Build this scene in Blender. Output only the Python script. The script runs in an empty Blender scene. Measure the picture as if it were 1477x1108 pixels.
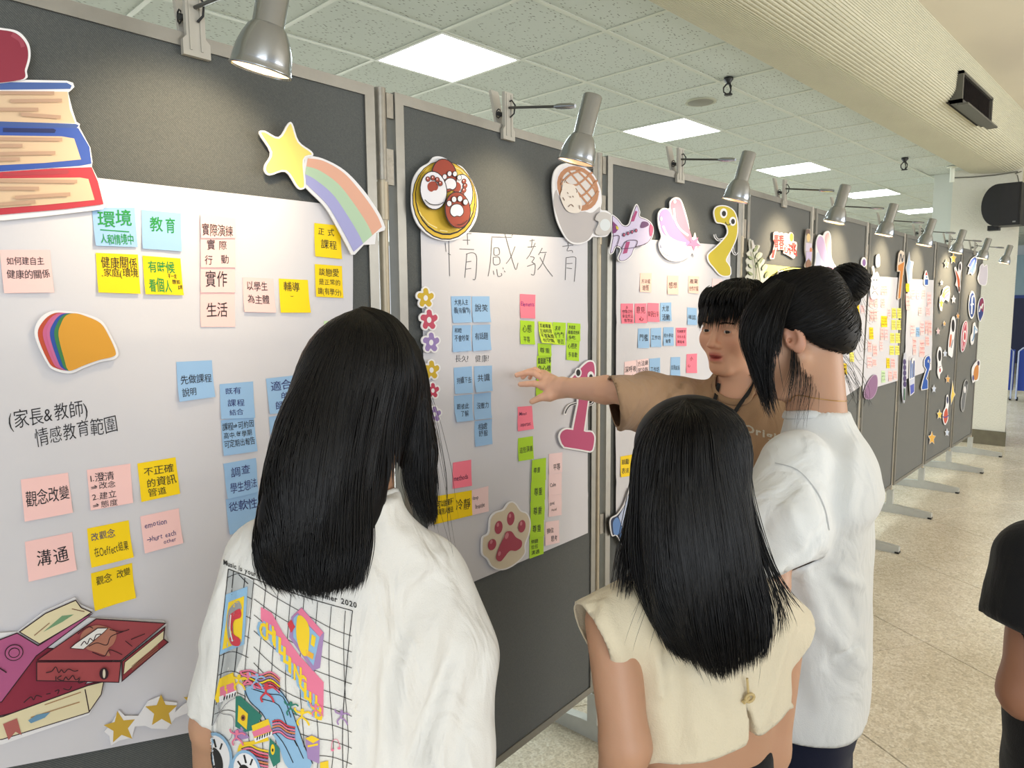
import bpy, bmesh, math, random
import numpy as np
from mathutils import Vector, Matrix, noise
from mathutils.bvhtree import BVHTree
from mathutils.geometry import tessellate_polygon

random.seed(7)
rng = np.random.default_rng(7)
scene = bpy.context.scene
COL = scene.collection
CAMZ = 1.54                       # height of the phone above the floor
F_PX, CX, CY = 1026.39, 738.5, 554.0
YAW, PITCH, ROLL = 0.799643, 0.109348, -0.007087

# ---------------------------------------------------------------- camera
def camera_axes():
    cy, sy, cp, sp = math.cos(YAW), math.sin(YAW), math.cos(PITCH), math.sin(PITCH)
    fw = Vector((sy*cp, cy*cp, -sp)); rt = Vector((cy, -sy, 0)); up = rt.cross(fw)
    c, s = math.cos(ROLL), math.sin(ROLL)
    return fw, rt*c + up*s, up*c - rt*s
FW, RT, UP = camera_axes()
ORIGIN = Vector((0, 0, CAMZ))
cam_data = bpy.data.cameras.new('camera')
cam = bpy.data.objects.new('camera', cam_data); COL.objects.link(cam)
cam.matrix_world = Matrix((( RT.x, UP.x, -FW.x, 0), (RT.y, UP.y, -FW.y, 0), (RT.z, UP.z, -FW.z, CAMZ), (0, 0, 0, 1)))
cam_data.sensor_width = 36.0
cam_data.lens = F_PX/1477*36.0
cam_data.clip_start = 0.02; cam_data.clip_end = 200
scene.camera = cam

# ---------------------------------------------------------------- exposure and general light
scene.view_settings.view_transform = 'Standard'
scene.view_settings.look = 'None'
scene.view_settings.exposure = 0.0
scene.view_settings.gamma = 1.0
scene.view_settings.use_curve_mapping = False
scene.cycles.max_bounces = 6
scene.cycles.caustics_reflective = False
scene.cycles.caustics_refractive = False
scene.cycles.sample_clamp_indirect = 4.0
world = bpy.data.worlds.new('world'); scene.world = world; world.use_nodes = True
world.node_tree.nodes['Background'].inputs[0].default_value = (0.86, 0.93, 1.0, 1)
world.node_tree.nodes['Background'].inputs[1].default_value = 1.0

def area_light(name, loc, target, size, energy, color, size_y=None):
    d = bpy.data.lights.new(name, 'AREA'); d.energy = energy; d.color = color
    d.shape = 'RECTANGLE'; d.size = size; d.size_y = size_y or size
    o = bpy.data.objects.new(name, d); COL.objects.link(o)
    o.location = loc; o.rotation_euler = (Vector(target)-Vector(loc)).to_track_quat('-Z', 'Y').to_euler()
    return o
# daylight from windows behind and right of the photographer, then two added fills
area_light('window_daylight', (-1.6, -3.6, 2.2), (2.6, 1.2, 1.0), 3.2, 110, (0.86, 0.93, 1.0), 2.0)
area_light('hall_fill', (6.5, -4.5, 1.5), (5.0, 1.0, 1.6), 6.0, 250, (1.0, 0.97, 0.92), 2.4)  # added fill, kept low so it brightens the soffit and upper ceiling
area_light('back_fill', (7.0, 13.4, 1.7), (6.0, 2.0, 1.7), 14.0, 650, (0.9, 0.97, 1.0), 2.0)  # added fill behind the boards to brighten the tiled ceiling; no window built

# ---------------------------------------------------------------- helpers
def lin(c):
    return tuple((x/255/12.92 if x/255 <= 0.04045 else ((x/255+0.055)/1.055)**2.4) for x in c[:3])
MATS = {}
def mat(name, rgb=(200, 200, 200), rough=0.6, metal=0.0, bump=0.0, bscale=200.0, vary=0.0, vscale=8.0,
        emit=0.0, spec=0.5, coat=0.0, sheen=0.0, alpha=1.0, sss=0.0):
    if name in MATS: return MATS[name]
    m = bpy.data.materials.new(name); m.use_nodes = True; MATS[name] = m
    nt = m.node_tree; b = nt.nodes['Principled BSDF']; L = lin(rgb)
    b.inputs['Base Color'].default_value = (*L, 1); b.inputs['Roughness'].default_value = rough
    b.inputs['Metallic'].default_value = metal; b.inputs['Specular IOR Level'].default_value = spec
    b.inputs['Coat Weight'].default_value = coat; b.inputs['Sheen Weight'].default_value = sheen
    if sss: 
        b.inputs['Subsurface Weight'].default_value = sss
        b.inputs['Subsurface Scale'].default_value = 0.01
    if emit:
        b.inputs['Emission Color'].default_value = (*L, 1); b.inputs['Emission Strength'].default_value = emit
    if bump or vary:
        tc = nt.nodes.new('ShaderNodeTexCoord')
        if bump:
            n = nt.nodes.new('ShaderNodeTexNoise'); n.inputs['Scale'].default_value = bscale; n.inputs['Detail'].default_value = 4
            bp = nt.nodes.new('ShaderNodeBump'); bp.inputs['Strength'].default_value = bump; bp.inputs['Distance'].default_value = 0.002
            nt.links.new(tc.outputs['Object'], n.inputs['Vector']); nt.links.new(n.outputs[0], bp.inputs['Height'])
            nt.links.new(bp.outputs[0], b.inputs['Normal'])
        if vary:
            n = nt.nodes.new('ShaderNodeTexNoise'); n.inputs['Scale'].default_value = vscale; n.inputs['Detail'].default_value = 6
            mx = nt.nodes.new('ShaderNodeMix'); mx.data_type = 'RGBA'
            mx.inputs[6].default_value = (*[max(0, x*(1-vary)) for x in L], 1); mx.inputs[7].default_value = (*[min(1, x*(1+vary)) for x in L], 1)
            nt.links.new(tc.outputs['Object'], n.inputs['Vector']); nt.links.new(n.outputs[0], mx.inputs[0]); nt.links.new(mx.outputs[2], b.inputs['Base Color'])
    return m

def set_props(o, label=None, cat=None, group=None, kind=None):
    if label: o['label'] = label
    if cat: o['category'] = cat
    if group: o['group'] = group
    if kind: o['kind'] = kind
    return o

class MB:
    """collects shapes and links them as one mesh object"""
    def __init__(s): s.v = []; s.f = []; s.m = []; s.sm = []
    def add(s, vs, fs, mi=0, smooth=False):
        o = len(s.v); s.v += [tuple(v) for v in vs]; s.f += [tuple(i+o for i in f) for f in fs]; s.m += [mi]*len(fs); s.sm += [smooth]*len(fs); return s
    def box(s, lo, hi, M=None, mi=0, taper=None):
        x0, y0, z0 = lo; x1, y1, z1 = hi
        vs = [Vector(p) for p in ((x0,y0,z0),(x1,y0,z0),(x1,y1,z0),(x0,y1,z0),(x0,y0,z1),(x1,y0,z1),(x1,y1,z1),(x0,y1,z1))]
        if M: vs = [M @ v for v in vs]
        return s.add(vs, [(3,2,1,0),(4,5,6,7),(0,1,5,4),(1,2,6,5),(2,3,7,6),(3,0,4,7)], mi)
    def tube(s, pts, r, n=12, mi=0, cap=True, radii=None):
        pts = [Vector(p) for p in pts]; k = len(pts); R = radii or [r]*k
        vs = []; up = Vector((0.123, 0.31, 0.94)).normalized()
        for i, p in enumerate(pts):
            t = (pts[min(i+1, k-1)]-pts[max(i-1, 0)]).normalized()
            a = t.cross(up); a = a.normalized() if a.length > 1e-4 else t.orthogonal().normalized()
            b = t.cross(a); up = a.cross(t).normalized() if False else up
            for j in range(n):
                q = 2*math.pi*j/n; vs.append(p + (a*math.cos(q)+b*math.sin(q))*R[i])
        fs = [(i*n+j, i*n+(j+1)%n, (i+1)*n+(j+1)%n, (i+1)*n+j) for i in range(k-1) for j in range(n)]
        s.add(vs, fs, mi, True)
        if cap: s.add(vs[:n], [tuple(range(n))], mi); s.add(vs[-n:], [tuple(reversed(range(n)))], mi)
        return s
    def lathe(s, prof, M=None, n=28, mi=0, smooth=True):
        vs = []
        for r, z in prof:
            for j in range(n):
                q = 2*math.pi*j/n; v = Vector((r*math.cos(q), r*math.sin(q), z)); vs.append(M @ v if M else v)
        fs = [(i*n+j, i*n+(j+1)%n, (i+1)*n+(j+1)%n, (i+1)*n+j) for i in range(len(prof)-1) for j in range(n)]
        return s.add(vs, fs, mi, smooth)
    def prism(s, poly, z0, z1, T, mi=0, side=None):
        """poly in 2D, T maps (a,b,c) to 3D; c from z0 (back) to z1 (front)"""
        poly = clean_poly(poly); n = len(poly)
        if n < 3: return s
        tri = tessellate_polygon([[Vector((p[0], p[1], 0)) for p in poly]])
        tri = [t for t in tri]
        def area(t): a, b, c = (poly[i] for i in t); return (b[0]-a[0])*(c[1]-a[1])-(b[1]-a[1])*(c[0]-a[0])
        tri = [t if area(t) > 0 else (t[0], t[2], t[1]) for t in tri]
        fr = [T(p[0], p[1], z1) for p in poly]
        s.add(fr, tri, mi)
        if z0 is not None and z0 != z1:
            bk = [T(p[0], p[1], z0) for p in poly]
            A = sum(poly[i][0]*poly[(i+1) % n][1]-poly[(i+1) % n][0]*poly[i][1] for i in range(n))
            q = [(i, (i+1) % n, n+(i+1) % n, n+i) if A < 0 else ((i+1) % n, i, n+i, n+(i+1) % n) for i in range(n)]
            s.add(fr+bk, q, mi if side is None else side); s.add(bk, [tuple(reversed(t)) for t in tri], mi)
        return s
    def mesh(s, name, mats):
        me = bpy.data.meshes.new(name); me.from_pydata(s.v, [], s.f)
        for m in (mats if isinstance(mats, (list, tuple)) else [mats]): me.materials.append(m)
        me.polygons.foreach_set('material_index', s.m); me.polygons.foreach_set('use_smooth', s.sm); me.update()
        return me
    def build(s, name, mats, parent=None, world=True, **kw):
        return link(name, s.mesh(name, mats), parent, world, **kw)

def clean_poly(poly):
    out = []
    for p in poly:
        if not out or abs(p[0]-out[-1][0])+abs(p[1]-out[-1][1]) > 1e-6: out.append(p)
    if len(out) > 1 and abs(out[0][0]-out[-1][0])+abs(out[0][1]-out[-1][1]) < 1e-6: out.pop()
    return out

WM = {}
def wm(o): return WM.get(o.name, Matrix.Identity(4))
def link(name, me, parent=None, world=True, M=None, **kw):
    """mesh in world coordinates unless world=False; a parented mesh goes into its parent's frame"""
    o = bpy.data.objects.new(name, me); COL.objects.link(o)
    if parent is not None:
        o.parent = parent
        if world: me.transform(wm(parent).inverted())
        elif M is not None: o.matrix_local = M
        WM[o.name] = wm(parent) @ (M if (M is not None and not world) else Matrix.Identity(4))
    elif M is not None:
        if world: me.transform(M.inverted())
        o.matrix_world = M; WM[o.name] = M.copy()
    if kw: set_props(o, kw.get('label'), kw.get('category'), kw.get('group'), kw.get('kind'))
    return o
def thing(name, label, cat, M=None, group=None, kind=None):
    o = bpy.data.objects.new(name, None); COL.objects.link(o); o.empty_display_size = 0.1
    if M is None: M = Matrix.Identity(4)
    if isinstance(M, (tuple, list, Vector)): M = Matrix.Translation(Vector(M))
    o.matrix_world = M; WM[o.name] = M.copy()
    return set_props(o, label, cat, group, kind)
def dup(o, M, label=None, group=None, depth=0, parent=None):
    c = o.copy(); COL.objects.link(c)
    if parent is not None: c.parent = parent; c.matrix_local = o.matrix_local
    else:
        c.matrix_world = M; WM[c.name] = M.copy()
        if label: c['label'] = label
        if group: c['group'] = group
    for ch in KIDS.get(o.name, []): 
        k = dup(ch, None, parent=c); KIDS.setdefault(c.name, []).append(k)
    return c
KIDS = {}
def collect_kids():
    KIDS.clear()
    for o in COL.objects:
        if o.parent: KIDS.setdefault(o.parent.name, []).append(o)

def ray(u, v): return FW + RT*((u-CX)/F_PX) - UP*((v-CY)/F_PX)
def P(u, v, d): return ORIGIN + ray(u, v)*d                 # a point d metres deep along the view axis
def project(p):
    q = Vector(p)-ORIGIN; z = q.dot(FW); return CX+F_PX*q.dot(RT)/z, CY-F_PX*q.dot(UP)/z
def basis(o, x, y, z):
    return Matrix(((x[0], y[0], z[0], o[0]), (x[1], y[1], z[1], o[1]), (x[2], y[2], z[2], o[2]), (0, 0, 0, 1)))
# ================================================================ materials of the room
def mat_ceiling_tile():
    m = mat('ceiling_tile_board', (208, 214, 202), 0.9); nt = m.node_tree; b = nt.nodes['Principled BSDF']
    tc = nt.nodes.new('ShaderNodeTexCoord'); mp = nt.nodes.new('ShaderNodeMapping'); mp.inputs['Scale'].default_value = (1.0, 2.6, 1)
    v = nt.nodes.new('ShaderNodeTexVoronoi'); v.inputs['Scale'].default_value = 27; v.inputs['Randomness'].default_value = 1
    n = nt.nodes.new('ShaderNodeTexNoise'); n.inputs['Scale'].default_value = 60
    r = nt.nodes.new('ShaderNodeValToRGB'); r.color_ramp.elements[0].position = 0.13; r.color_ramp.elements[1].position = 0.24
    r.color_ramp.elements[0].color = (*lin((92, 94, 86)), 1); r.color_ramp.elements[1].color = (*lin((201, 209, 204)), 1)
    geo = nt.nodes.new('ShaderNodeNewGeometry')
    nt.links.new(geo.outputs['Position'], mp.inputs[0]); nt.links.new(mp.outputs[0], v.inputs['Vector'])
    nt.links.new(v.outputs['Distance'], r.inputs[0]); nt.links.new(r.outputs[0], b.inputs['Base Color'])
    bp = nt.nodes.new('ShaderNodeBump'); bp.inputs['Strength'].default_value = 0.5; bp.inputs['Distance'].default_value = 0.003
    nt.links.new(r.outputs[0], bp.inputs['Height']); nt.links.new(bp.outputs[0], b.inputs['Normal'])
    return m
def mat_terrazzo():
    m = mat('terrazzo', (205, 190, 160), 0.22, spec=0.5); nt = m.node_tree; b = nt.nodes['Principled BSDF']
    geo = nt.nodes.new('ShaderNodeNewGeometry')
    v = nt.nodes.new('ShaderNodeTexVoronoi'); v.inputs['Scale'].default_value = 75
    n = nt.nodes.new('ShaderNodeTexNoise'); n.inputs['Scale'].default_value = 2.2; n.inputs['Detail'].default_value = 5
    n2 = nt.nodes.new('ShaderNodeTexNoise'); n2.inputs['Scale'].default_value = 120; n2.inputs['Detail'].default_value = 3
    for x in (v, n, n2): nt.links.new(geo.outputs['Position'], x.inputs['Vector'])
    r = nt.nodes.new('ShaderNodeValToRGB'); e = r.color_ramp.elements
    e[0].position = 0.0; e[0].color = (*lin((214, 204, 184)), 1); e[1].position = 1.0; e[1].color = (*lin((252, 246, 232)), 1)
    e2 = r.color_ramp.elements.new(0.5); e2.color = (*lin((238, 228, 208)), 1)
    nt.links.new(v.outputs['Color'], r.inputs[0])
    r2 = nt.nodes.new('ShaderNodeValToRGB'); e = r2.color_ramp.elements
    e[0].position = 0.35; e[0].color = (0.80, 0.78, 0.74, 1); e[1].position = 0.68; e[1].color = (1, 1, 1, 1)
    nt.links.new(n.outputs[0], r2.inputs[0])
    r3 = nt.nodes.new('ShaderNodeValToRGB'); e = r3.color_ramp.elements
    e[0].position = 0.3; e[0].color = (0.78, 0.75, 0.7, 1); e[1].position = 0.62; e[1].color = (1.06, 1.06, 1.06, 1)
    nt.links.new(n2.outputs[0], r3.inputs[0])
    a = nt.nodes.new('ShaderNodeMix'); a.data_type = 'RGBA'; a.blend_type = 'MULTIPLY'; a.inputs[0].default_value = 1
    nt.links.new(r.outputs[0], a.inputs[6]); nt.links.new(r2.outputs[0], a.inputs[7])
    c = nt.nodes.new('ShaderNodeMix'); c.data_type = 'RGBA'; c.blend_type = 'MULTIPLY'; c.inputs[0].default_value = 1
    nt.links.new(a.outputs[2], c.inputs[6]); nt.links.new(r3.outputs[0], c.inputs[7])
    nt.links.new(c.outputs[2], b.inputs['Base Color'])
    return m
def mat_fabric(name, c0, c1, scale=900):
    m = mat(name, c0, 0.95, spec=0.3, sheen=0.35); nt = m.node_tree; b = nt.nodes['Principled BSDF']
    tc = nt.nodes.new('ShaderNodeTexCoord'); w = nt.nodes.new('ShaderNodeTexWave'); w.wave_type = 'BANDS'; w.bands_direction = 'DIAGONAL'
    w.inputs['Scale'].default_value = scale/6; w.inputs['Distortion'].default_value = 1.2; w.inputs['Detail'].default_value = 1
    n = nt.nodes.new('ShaderNodeTexNoise'); n.inputs['Scale'].default_value = scale/2.5; n.inputs['Detail'].default_value = 2
    nt.links.new(tc.outputs['Object'], w.inputs['Vector']); nt.links.new(tc.outputs['Object'], n.inputs['Vector'])
    mm = nt.nodes.new('ShaderNodeMath'); mm.operation = 'MULTIPLY'; nt.links.new(w.outputs['Fac'], mm.inputs[0]); nt.links.new(n.outputs[0], mm.inputs[1])
    mx = nt.nodes.new('ShaderNodeMix'); mx.data_type = 'RGBA'; mx.inputs[6].default_value = (*lin(c0), 1); mx.inputs[7].default_value = (*lin(c1), 1)
    nt.links.new(mm.outputs[0], mx.inputs[0]); nt.links.new(mx.outputs[2], b.inputs['Base Color'])
    bp = nt.nodes.new('ShaderNodeBump'); bp.inputs['Strength'].default_value = 0.3; bp.inputs['Distance'].default_value = 0.0006
    nt.links.new(mm.outputs[0], bp.inputs['Height']); nt.links.new(bp.outputs[0], b.inputs['Normal'])
    return m
def mat_plaster(name, c, strength=0.7, scale=70):
    m = mat(name, c, 0.85); nt = m.node_tree; b = nt.nodes['Principled BSDF']
    geo = nt.nodes.new('ShaderNodeNewGeometry'); n = nt.nodes.new('ShaderNodeTexNoise'); n.inputs['Scale'].default_value = scale; n.inputs['Detail'].default_value = 3
    nt.links.new(geo.outputs['Position'], n.inputs['Vector']); bp = nt.nodes.new('ShaderNodeBump'); bp.inputs['Strength'].default_value = strength; bp.inputs['Distance'].default_value = 0.012
    nt.links.new(n.outputs[0], bp.inputs['Height']); nt.links.new(bp.outputs[0], b.inputs['Normal']); return m

M_tile = mat_ceiling_tile(); M_terr = mat_terrazzo(); M_fab = mat_fabric('grey_board_fabric', (70, 74, 74), (114, 114, 111))
M_alu = mat('brushed_aluminium', (150, 148, 142), 0.42, 0.75, bump=0.2, bscale=60, vary=0.12, vscale=25)
M_alu2 = mat('worn_metal', (150, 145, 135), 0.45, 0.7, bump=0.3, bscale=120, vary=0.25, vscale=40)
M_post = mat('aged_cream_post', (176, 164, 142), 0.45, 0.35, vary=0.15, vscale=30)
M_foot = mat('galvanised_foot', (190, 190, 184), 0.5, 0.35, bump=0.2, bscale=40, vary=0.12, vscale=20)
M_black = mat('black_plastic', (18, 18, 19), 0.45)
M_grid = mat('ceiling_grid_metal', (205, 210, 200), 0.5)
M_glow = mat('ceiling_light_diffuser', (240, 252, 255), 0.4, emit=14.0)
M_cream = mat_plaster('cream_rough_plaster', (222, 219, 206))
M_soffit = mat('cream_ribbed_soffit', (204, 202, 182), 0.7, vary=0.06, vscale=3)
M_upper = mat('beige_upper_ceiling', (224, 218, 202), 0.85, vary=0.04, vscale=2)
M_joint = mat('floor_joint', (120, 106, 84), 0.9)
M_stone = mat('dark_stone_skirting', (104, 98, 80), 0.5, bump=0.5, bscale=30, vary=0.35, vscale=14)

CEIL = CAMZ + 1.424
# ---------------------------------------------------------------- floor: terrazzo slabs with recessed joints
fl = MB().box((-8, -8, -0.12), (26, 16, -0.006)).build('floor', M_joint, kind='structure')
ca, sa = 0.8772, -0.4801
slab = MB(); s_ = 0.3975
slab.add([(-s_,-s_,-0.006),(s_,-s_,-0.006),(s_,s_,-0.006),(-s_,s_,-0.006),(-s_+.001,-s_+.001,0),(s_-.001,-s_+.001,0),(s_-.001,s_-.001,0),(-s_+.001,s_-.001,0)],
         [(4,5,6,7),(0,1,5,4),(1,2,6,5),(2,3,7,6),(3,0,4,7)])
slab_me = slab.mesh('floor_slab', M_terr)
cand = []
for i in range(-12, 40):
    for j in range(-22, 30):
        a = 2.706 + 0.8*(i+0.5); b = 2.41 + 0.8*(j+0.5)          # along the two joint directions
        x = a*ca + b*0.4801; y = a*sa + b*0.8772
        if -7 < x < 25 and -7 < y < 15: cand.append((x, y))
def in_view(x, y, z=0, m=260):
    q = Vector((x, y, z))-ORIGIN
    if q.dot(FW) < 0.2: return False
    u, v = project((x, y, z)); return -m < u < 1477+m and -m < v < 1108+m
seen = sorted([c for c in cand if in_view(*c)], key=lambda c: c[0]**2+c[1]**2)
near, rest = seen[:230], seen[230:]+[c for c in cand if not in_view(*c)]
rz = Matrix.Rotation(math.atan2(sa, ca), 4, 'Z')
for x, y in near: link('floor_tile', slab_me, fl, False, Matrix.Translation((x, y, 0)) @ rz)
far = MB()
for x, y in rest:
    M = Matrix.Translation((x, y, 0)) @ rz
    far.add([M @ Vector(v) for v in slab.v], slab.f)
far.build('distant_floor_tiles', M_terr, fl, kind='stuff')

# ---------------------------------------------------------------- ceiling: 0.606 m lay-in tiles
T = 0.606; GX, GY = 2.540, 2.962
ce = MB().box((-3, 1.95, CEIL+0.02), (24, 14, CEIL+0.06)).build('ceiling', M_grid, kind='structure')
tile = MB(); h = T/2-0.012
tile.add([(-h,-h,0.018),(h,-h,0.018),(h,h,0.018),(-h,h,0.018),(-h,-h,0.004),(h,-h,0.004),(h,h,0.004),(-h,h,0.004)],
         [(7,6,5,4),(4,5,1,0),(5,6,2,1),(6,7,3,2),(7,4,0,3)])
tile_me = tile.mesh('ceiling_tile', M_tile)
rows = range(-1, 18); cols = range(-8, 34)
lights = []
tiles = []
for i in cols:
    for j in rows:                                # j counts away from the soffit
        x0 = GX + T*i; y0 = GY + T*(j-1)
        if y0 < 1.74: continue
        cx, cy = x0+T/2, y0+T/2
        if i % 4 == 0 and j % 4 == 1 and j < 10 and -1 < i < 24: lights.append((cx, cy)); continue
        tiles.append((cx, cy))
vis = sorted([t for t in tiles if in_view(t[0], t[1], CEIL, 60)], key=lambda c: c[0]**2+c[1]**2)
for k, (x, y) in enumerate(vis[:290]):
    tilt = Matrix.Identity(4)
    if k % 37 == 30: tilt = Matrix.Rotation(0.012, 4, 'X')
    link('ceiling_tile', tile_me, ce, False, Matrix.Translation((x, y, CEIL)) @ tilt)
far = MB()
for x, y in vis[290:]+[t for t in tiles if t not in set(vis)]:
    far.add([Vector(v)+Vector((x, y, CEIL)) for v in tile.v], tile.f)
far.build('distant_ceiling_tiles', M_tile, ce, kind='stuff')
bars = MB()
for i in range(-8, 35): bars.box((GX+T*i-0.013, 1.95, CEIL-0.001), (GX+T*i+0.013, 14, CEIL+0.004))
for j in range(-3, 19):
    y = GY+T*j
    if y > 1.96: bars.box((-3, y-0.013, CEIL-0.0012), (24, y+0.013, CEIL+0.0038))
bars.build('ceiling_grid', M_grid, ce, kind='stuff')
M_lframe = mat('light_frame', (225, 228, 224), 0.5)
LG = 'square light panels in the tiled ceiling'
names = {0: 'square lit ceiling panel nearest the camera, above second board', 4: 'lit ceiling panel behind the round speaker grille, above third board',
         8: 'lit ceiling panel above the fourth board', 12: 'small distant lit ceiling panel above the fifth lamp'}
for cx, cy in lights:
    i = round((cx-T/2-GX)/T); j = round((cy-T/2-GY)/T)
    lab = names.get(i) if j == 0 and i in names else 'square lit ceiling panel hidden behind the boards or outside the frame'
    t = thing('ceiling_light', lab, 'light', (cx, cy, CEIL), LG if lab.startswith('square lit ceiling panel hidden') else 'lit panels showing above the boards')
    g = MB().box((cx-.285, cy-.285, CEIL-.002), (cx+.285, cy+.285, CEIL+.012)); g.build('diffuser', M_glow, t)
    fr = MB()
    for a, b, c, d in ((-.3,-.3,.3,-.283),(-.3,.283,.3,.3),(-.3,-.283,-.283,.283),(.283,-.283,.3,.283)): fr.box((cx+a, cy+b, CEIL-.004), (cx+c, cy+d, CEIL+.01))
    fr.build('frame', M_lframe, t)

# ---------------------------------------------------------------- ribbed soffit beam and the plain ceiling on this side
prof = [(1.955, CEIL+0.03), (1.95, CEIL-0.01), (1.93, CEIL-0.035)]
ctrl = []
n_r = 64
for k in range(n_r+1):
    t = k/n_r
    if t < .40: y = 1.93-(t/.40)*.31; z = CEIL-.035-.03*math.sin(t/.40*math.pi/2)
    elif t < .68:
        q = (t-.40)/.28*math.pi/2; y = 1.62-.25*math.sin(q); z = CEIL-.065+.14*(1-math.cos(q))
    else: y = 1.37-.02*(t-.68)/.32; z = CEIL+.075+(t-.68)/.32*.29
    ctrl.append((y, z))
rib = []
for k in range(len(ctrl)-1):
    (ya, za), (yb, zb) = ctrl[k], ctrl[k+1]; d = Vector((yb-ya, zb-za)); nn = Vector((d.y*-1, d.x)).normalized()*.0055
    if nn.x+nn.y > 0: nn = -nn                     # ribs stand out downwards and towards the visitors
    for s, o in ((0.0, 0), (0.16, 1), (0.56, 1), (0.72, 0)): rib.append((ya+d.x*s+nn.x*o, za+d.y*s+nn.y*o))
rib.append(ctrl[-1])
sb = MB(); full = prof+rib
vs = [(x, y, z) for x in (-3.0, 9.12) for y, z in full]; n = len(full)
sb.add(vs, [(k, n+k, n+k+1, k+1) for k in range(n-1)])
sb.build('trim_1', M_soffit, kind='structure', label='cream ribbed soffit beam running under the ceiling')
up = MB().box((-3, -8, CEIL+0.345), (24, 1.38, CEIL+0.5)); up.build('ceiling_upper', M_upper, kind='structure')
# strip beyond the column
MB().box((9.15, 1.36, CEIL-0.06), (24, 1.96, CEIL+0.5)).build('trim_2', M_soffit, kind='structure')
# recessed vent in the beam's side
vt = thing('air_vent', 'dark louvred air vent set in the side of the ribbed beam', 'vent', (6.35, 1.35, CAMZ+1.5))
M_vent = mat('vent_frame_metal', (98, 98, 92), 0.5, 0.4); M_dark = mat('vent_dark', (22, 20, 20), 0.9)
vf = MB(); x0, x1, z0, z1 = 5.88, 6.84, CAMZ+1.395, CAMZ+1.605
for a, b, c, d in ((x0, z0, x1, z0+.02), (x0, z1-.02, x1, z1), (x0, z0, x0+.03, z1), (x1-.03, z0, x1, z1)): vf.box((a, 1.325, b), (c, 1.40, d))
vf.build('frame', M_vent, vt)
MB().box((x0+.02, 1.352, z0+.01), (x1-.02, 1.46, z1-.01)).build('recess', M_dark, vt)
for k in range(22):
    x = x0+.05+k*.041; M = Matrix.Translation((x, 1.345, (z0+z1)/2)) @ Matrix.Rotation(0.6, 4, 'Z')
    MB().box((-.013, -.001, -.085), (.013, .001, .085), M).build('slat', mat('vent_slat', (64, 56, 52), 0.6), vt)
MB().box((x0-.03, 1.28, z0-.03), (x1-.02, 1.35, z0-.018), None).build('hanging_flap', M_vent, vt)

# ---------------------------------------------------------------- column, far walls
cb = MB(); cb.prism([(9.1, 1.46), (9.75, 1.575), (9.75, 2.09), (9.1, 2.09)], 0, CEIL+.02, lambda a, b, c: Vector((a, b, c))); cb.build('wall_column', M_cream, kind='structure', label='square cream plastered column behind the last board')
MB().box((9.2, 2.09, 0), (9.7, 2.30, CEIL+.02)).build('wall_column_side', mat_plaster('ceiling_lit_plaster', (208, 213, 206), .25), kind='structure')  # pale green tint paints in the ceiling light on this face
bc = MB(); bc.prism([(9.075, 1.445), (9.78, 1.57), (9.78, 2.11), (9.075, 2.11)], 0, .155, lambda a, b, c: Vector((a, b, c))); bc.build('baseboard_column', M_stone, kind='structure')
M_far = mat('far_wall_paint', (196, 204, 212), 0.8)
MB().box((22, -8, 0), (22.2, 14, 3.4)).build('wall_far', M_far, kind='structure')
MB().box((-3, 14, 0), (24, 14.2, .9)).build('wall_back', mat('back_wall_paint', (176, 182, 178), 0.8), kind='structure')
MB().box((21.9, -3, 0.0), (22.0, 4.6, 1.69)).build('wall_lower_panel', mat('navy_panel', (28, 34, 72), 0.5), kind='structure')
MB().box((21.9, -3, 1.69), (22.0, 4.6, 2.72)).build('window_1', mat('pale_blue_glazing', (150, 176, 190), 0.3), kind='structure')
MB().box((21.86, -3, 1.64), (21.9, 4.6, 1.72)).build('trim_3', mat('blue_rail', (40, 66, 140), 0.5), kind='structure')
t = thing('ceiling_light', 'distant bright ceiling strip beside the speaker at the right edge', 'light', (13.4, 1.75, CAMZ+1.3))
MB().box((13.0, 1.5, CAMZ+1.24), (13.9, 1.98, CAMZ+1.27)).build('diffuser', M_glow, t)
# blue folding chairs/carts by the far wall
for k, yy in enumerate((2.24, 1.93)):
    lab = ('blue folded table cart beyond the column, left one' if k == 0 else 'blue folded table cart beyond the column, right one at frame edge')
    t = thing('folding_cart', lab, 'cart', (13.6, yy, 0), 'blue carts beyond the column')
    MB().box((13.5, yy-.13, .16), (13.56, yy+.13, .80)).build('panel', mat('blue_board', (26, 58, 150), 0.5), t)
    f = MB(); f.tube([(13.46, yy-.12, .03), (13.46, yy-.12, .78), (13.46, yy-.07, .83), (13.46, yy+.07, .83), (13.46, yy+.12, .78), (13.46, yy+.12, .03)], .012, 8)
    f.build('frame', mat('pale_tube', (170, 180, 205), .4, .5), t)
    for s in (-.11, .11): MB().tube([(13.5, yy+s-.012, .03), (13.5, yy+s+.012, .03)], .03, 12).build('wheel', M_black, t)

# ---------------------------------------------------------------- wall speaker, its cables, ceiling fittings
sx = 8.86
t = thing('wall_speaker', 'large black wall speaker with rounded left side on the cream column', 'speaker', (sx, 1.58, CAMZ+.99))
zc = CAMZ+.985; hh = .21
pr = [(1.40, -hh), (1.405, hh)] + [(1.58+.02-.0, hh)] + [(1.60+.14*math.sin(a), hh*math.cos(a)) for a in [math.pi*k/16 for k in range(1, 16)]] + [(1.6, -hh)]
mb = MB(); mb.prism([(-y, z) for y, z in pr], -.12, .12, lambda a, b, c: (sx-c, -a, zc+b)); mb.build('cabinet', M_black, t)
mb = MB(); mb.prism([(-y, z) for y, z in ((1.42, -hh+.02), (1.42, hh-.02), (1.575, hh-.02), (1.575, -hh+.02))], .12, .128, lambda a, b, c: (sx-c, -a, zc+b)); mb.build('grille', mat('speaker_grille', (28, 28, 31), .7, bump=.6, bscale=400), t)
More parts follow.
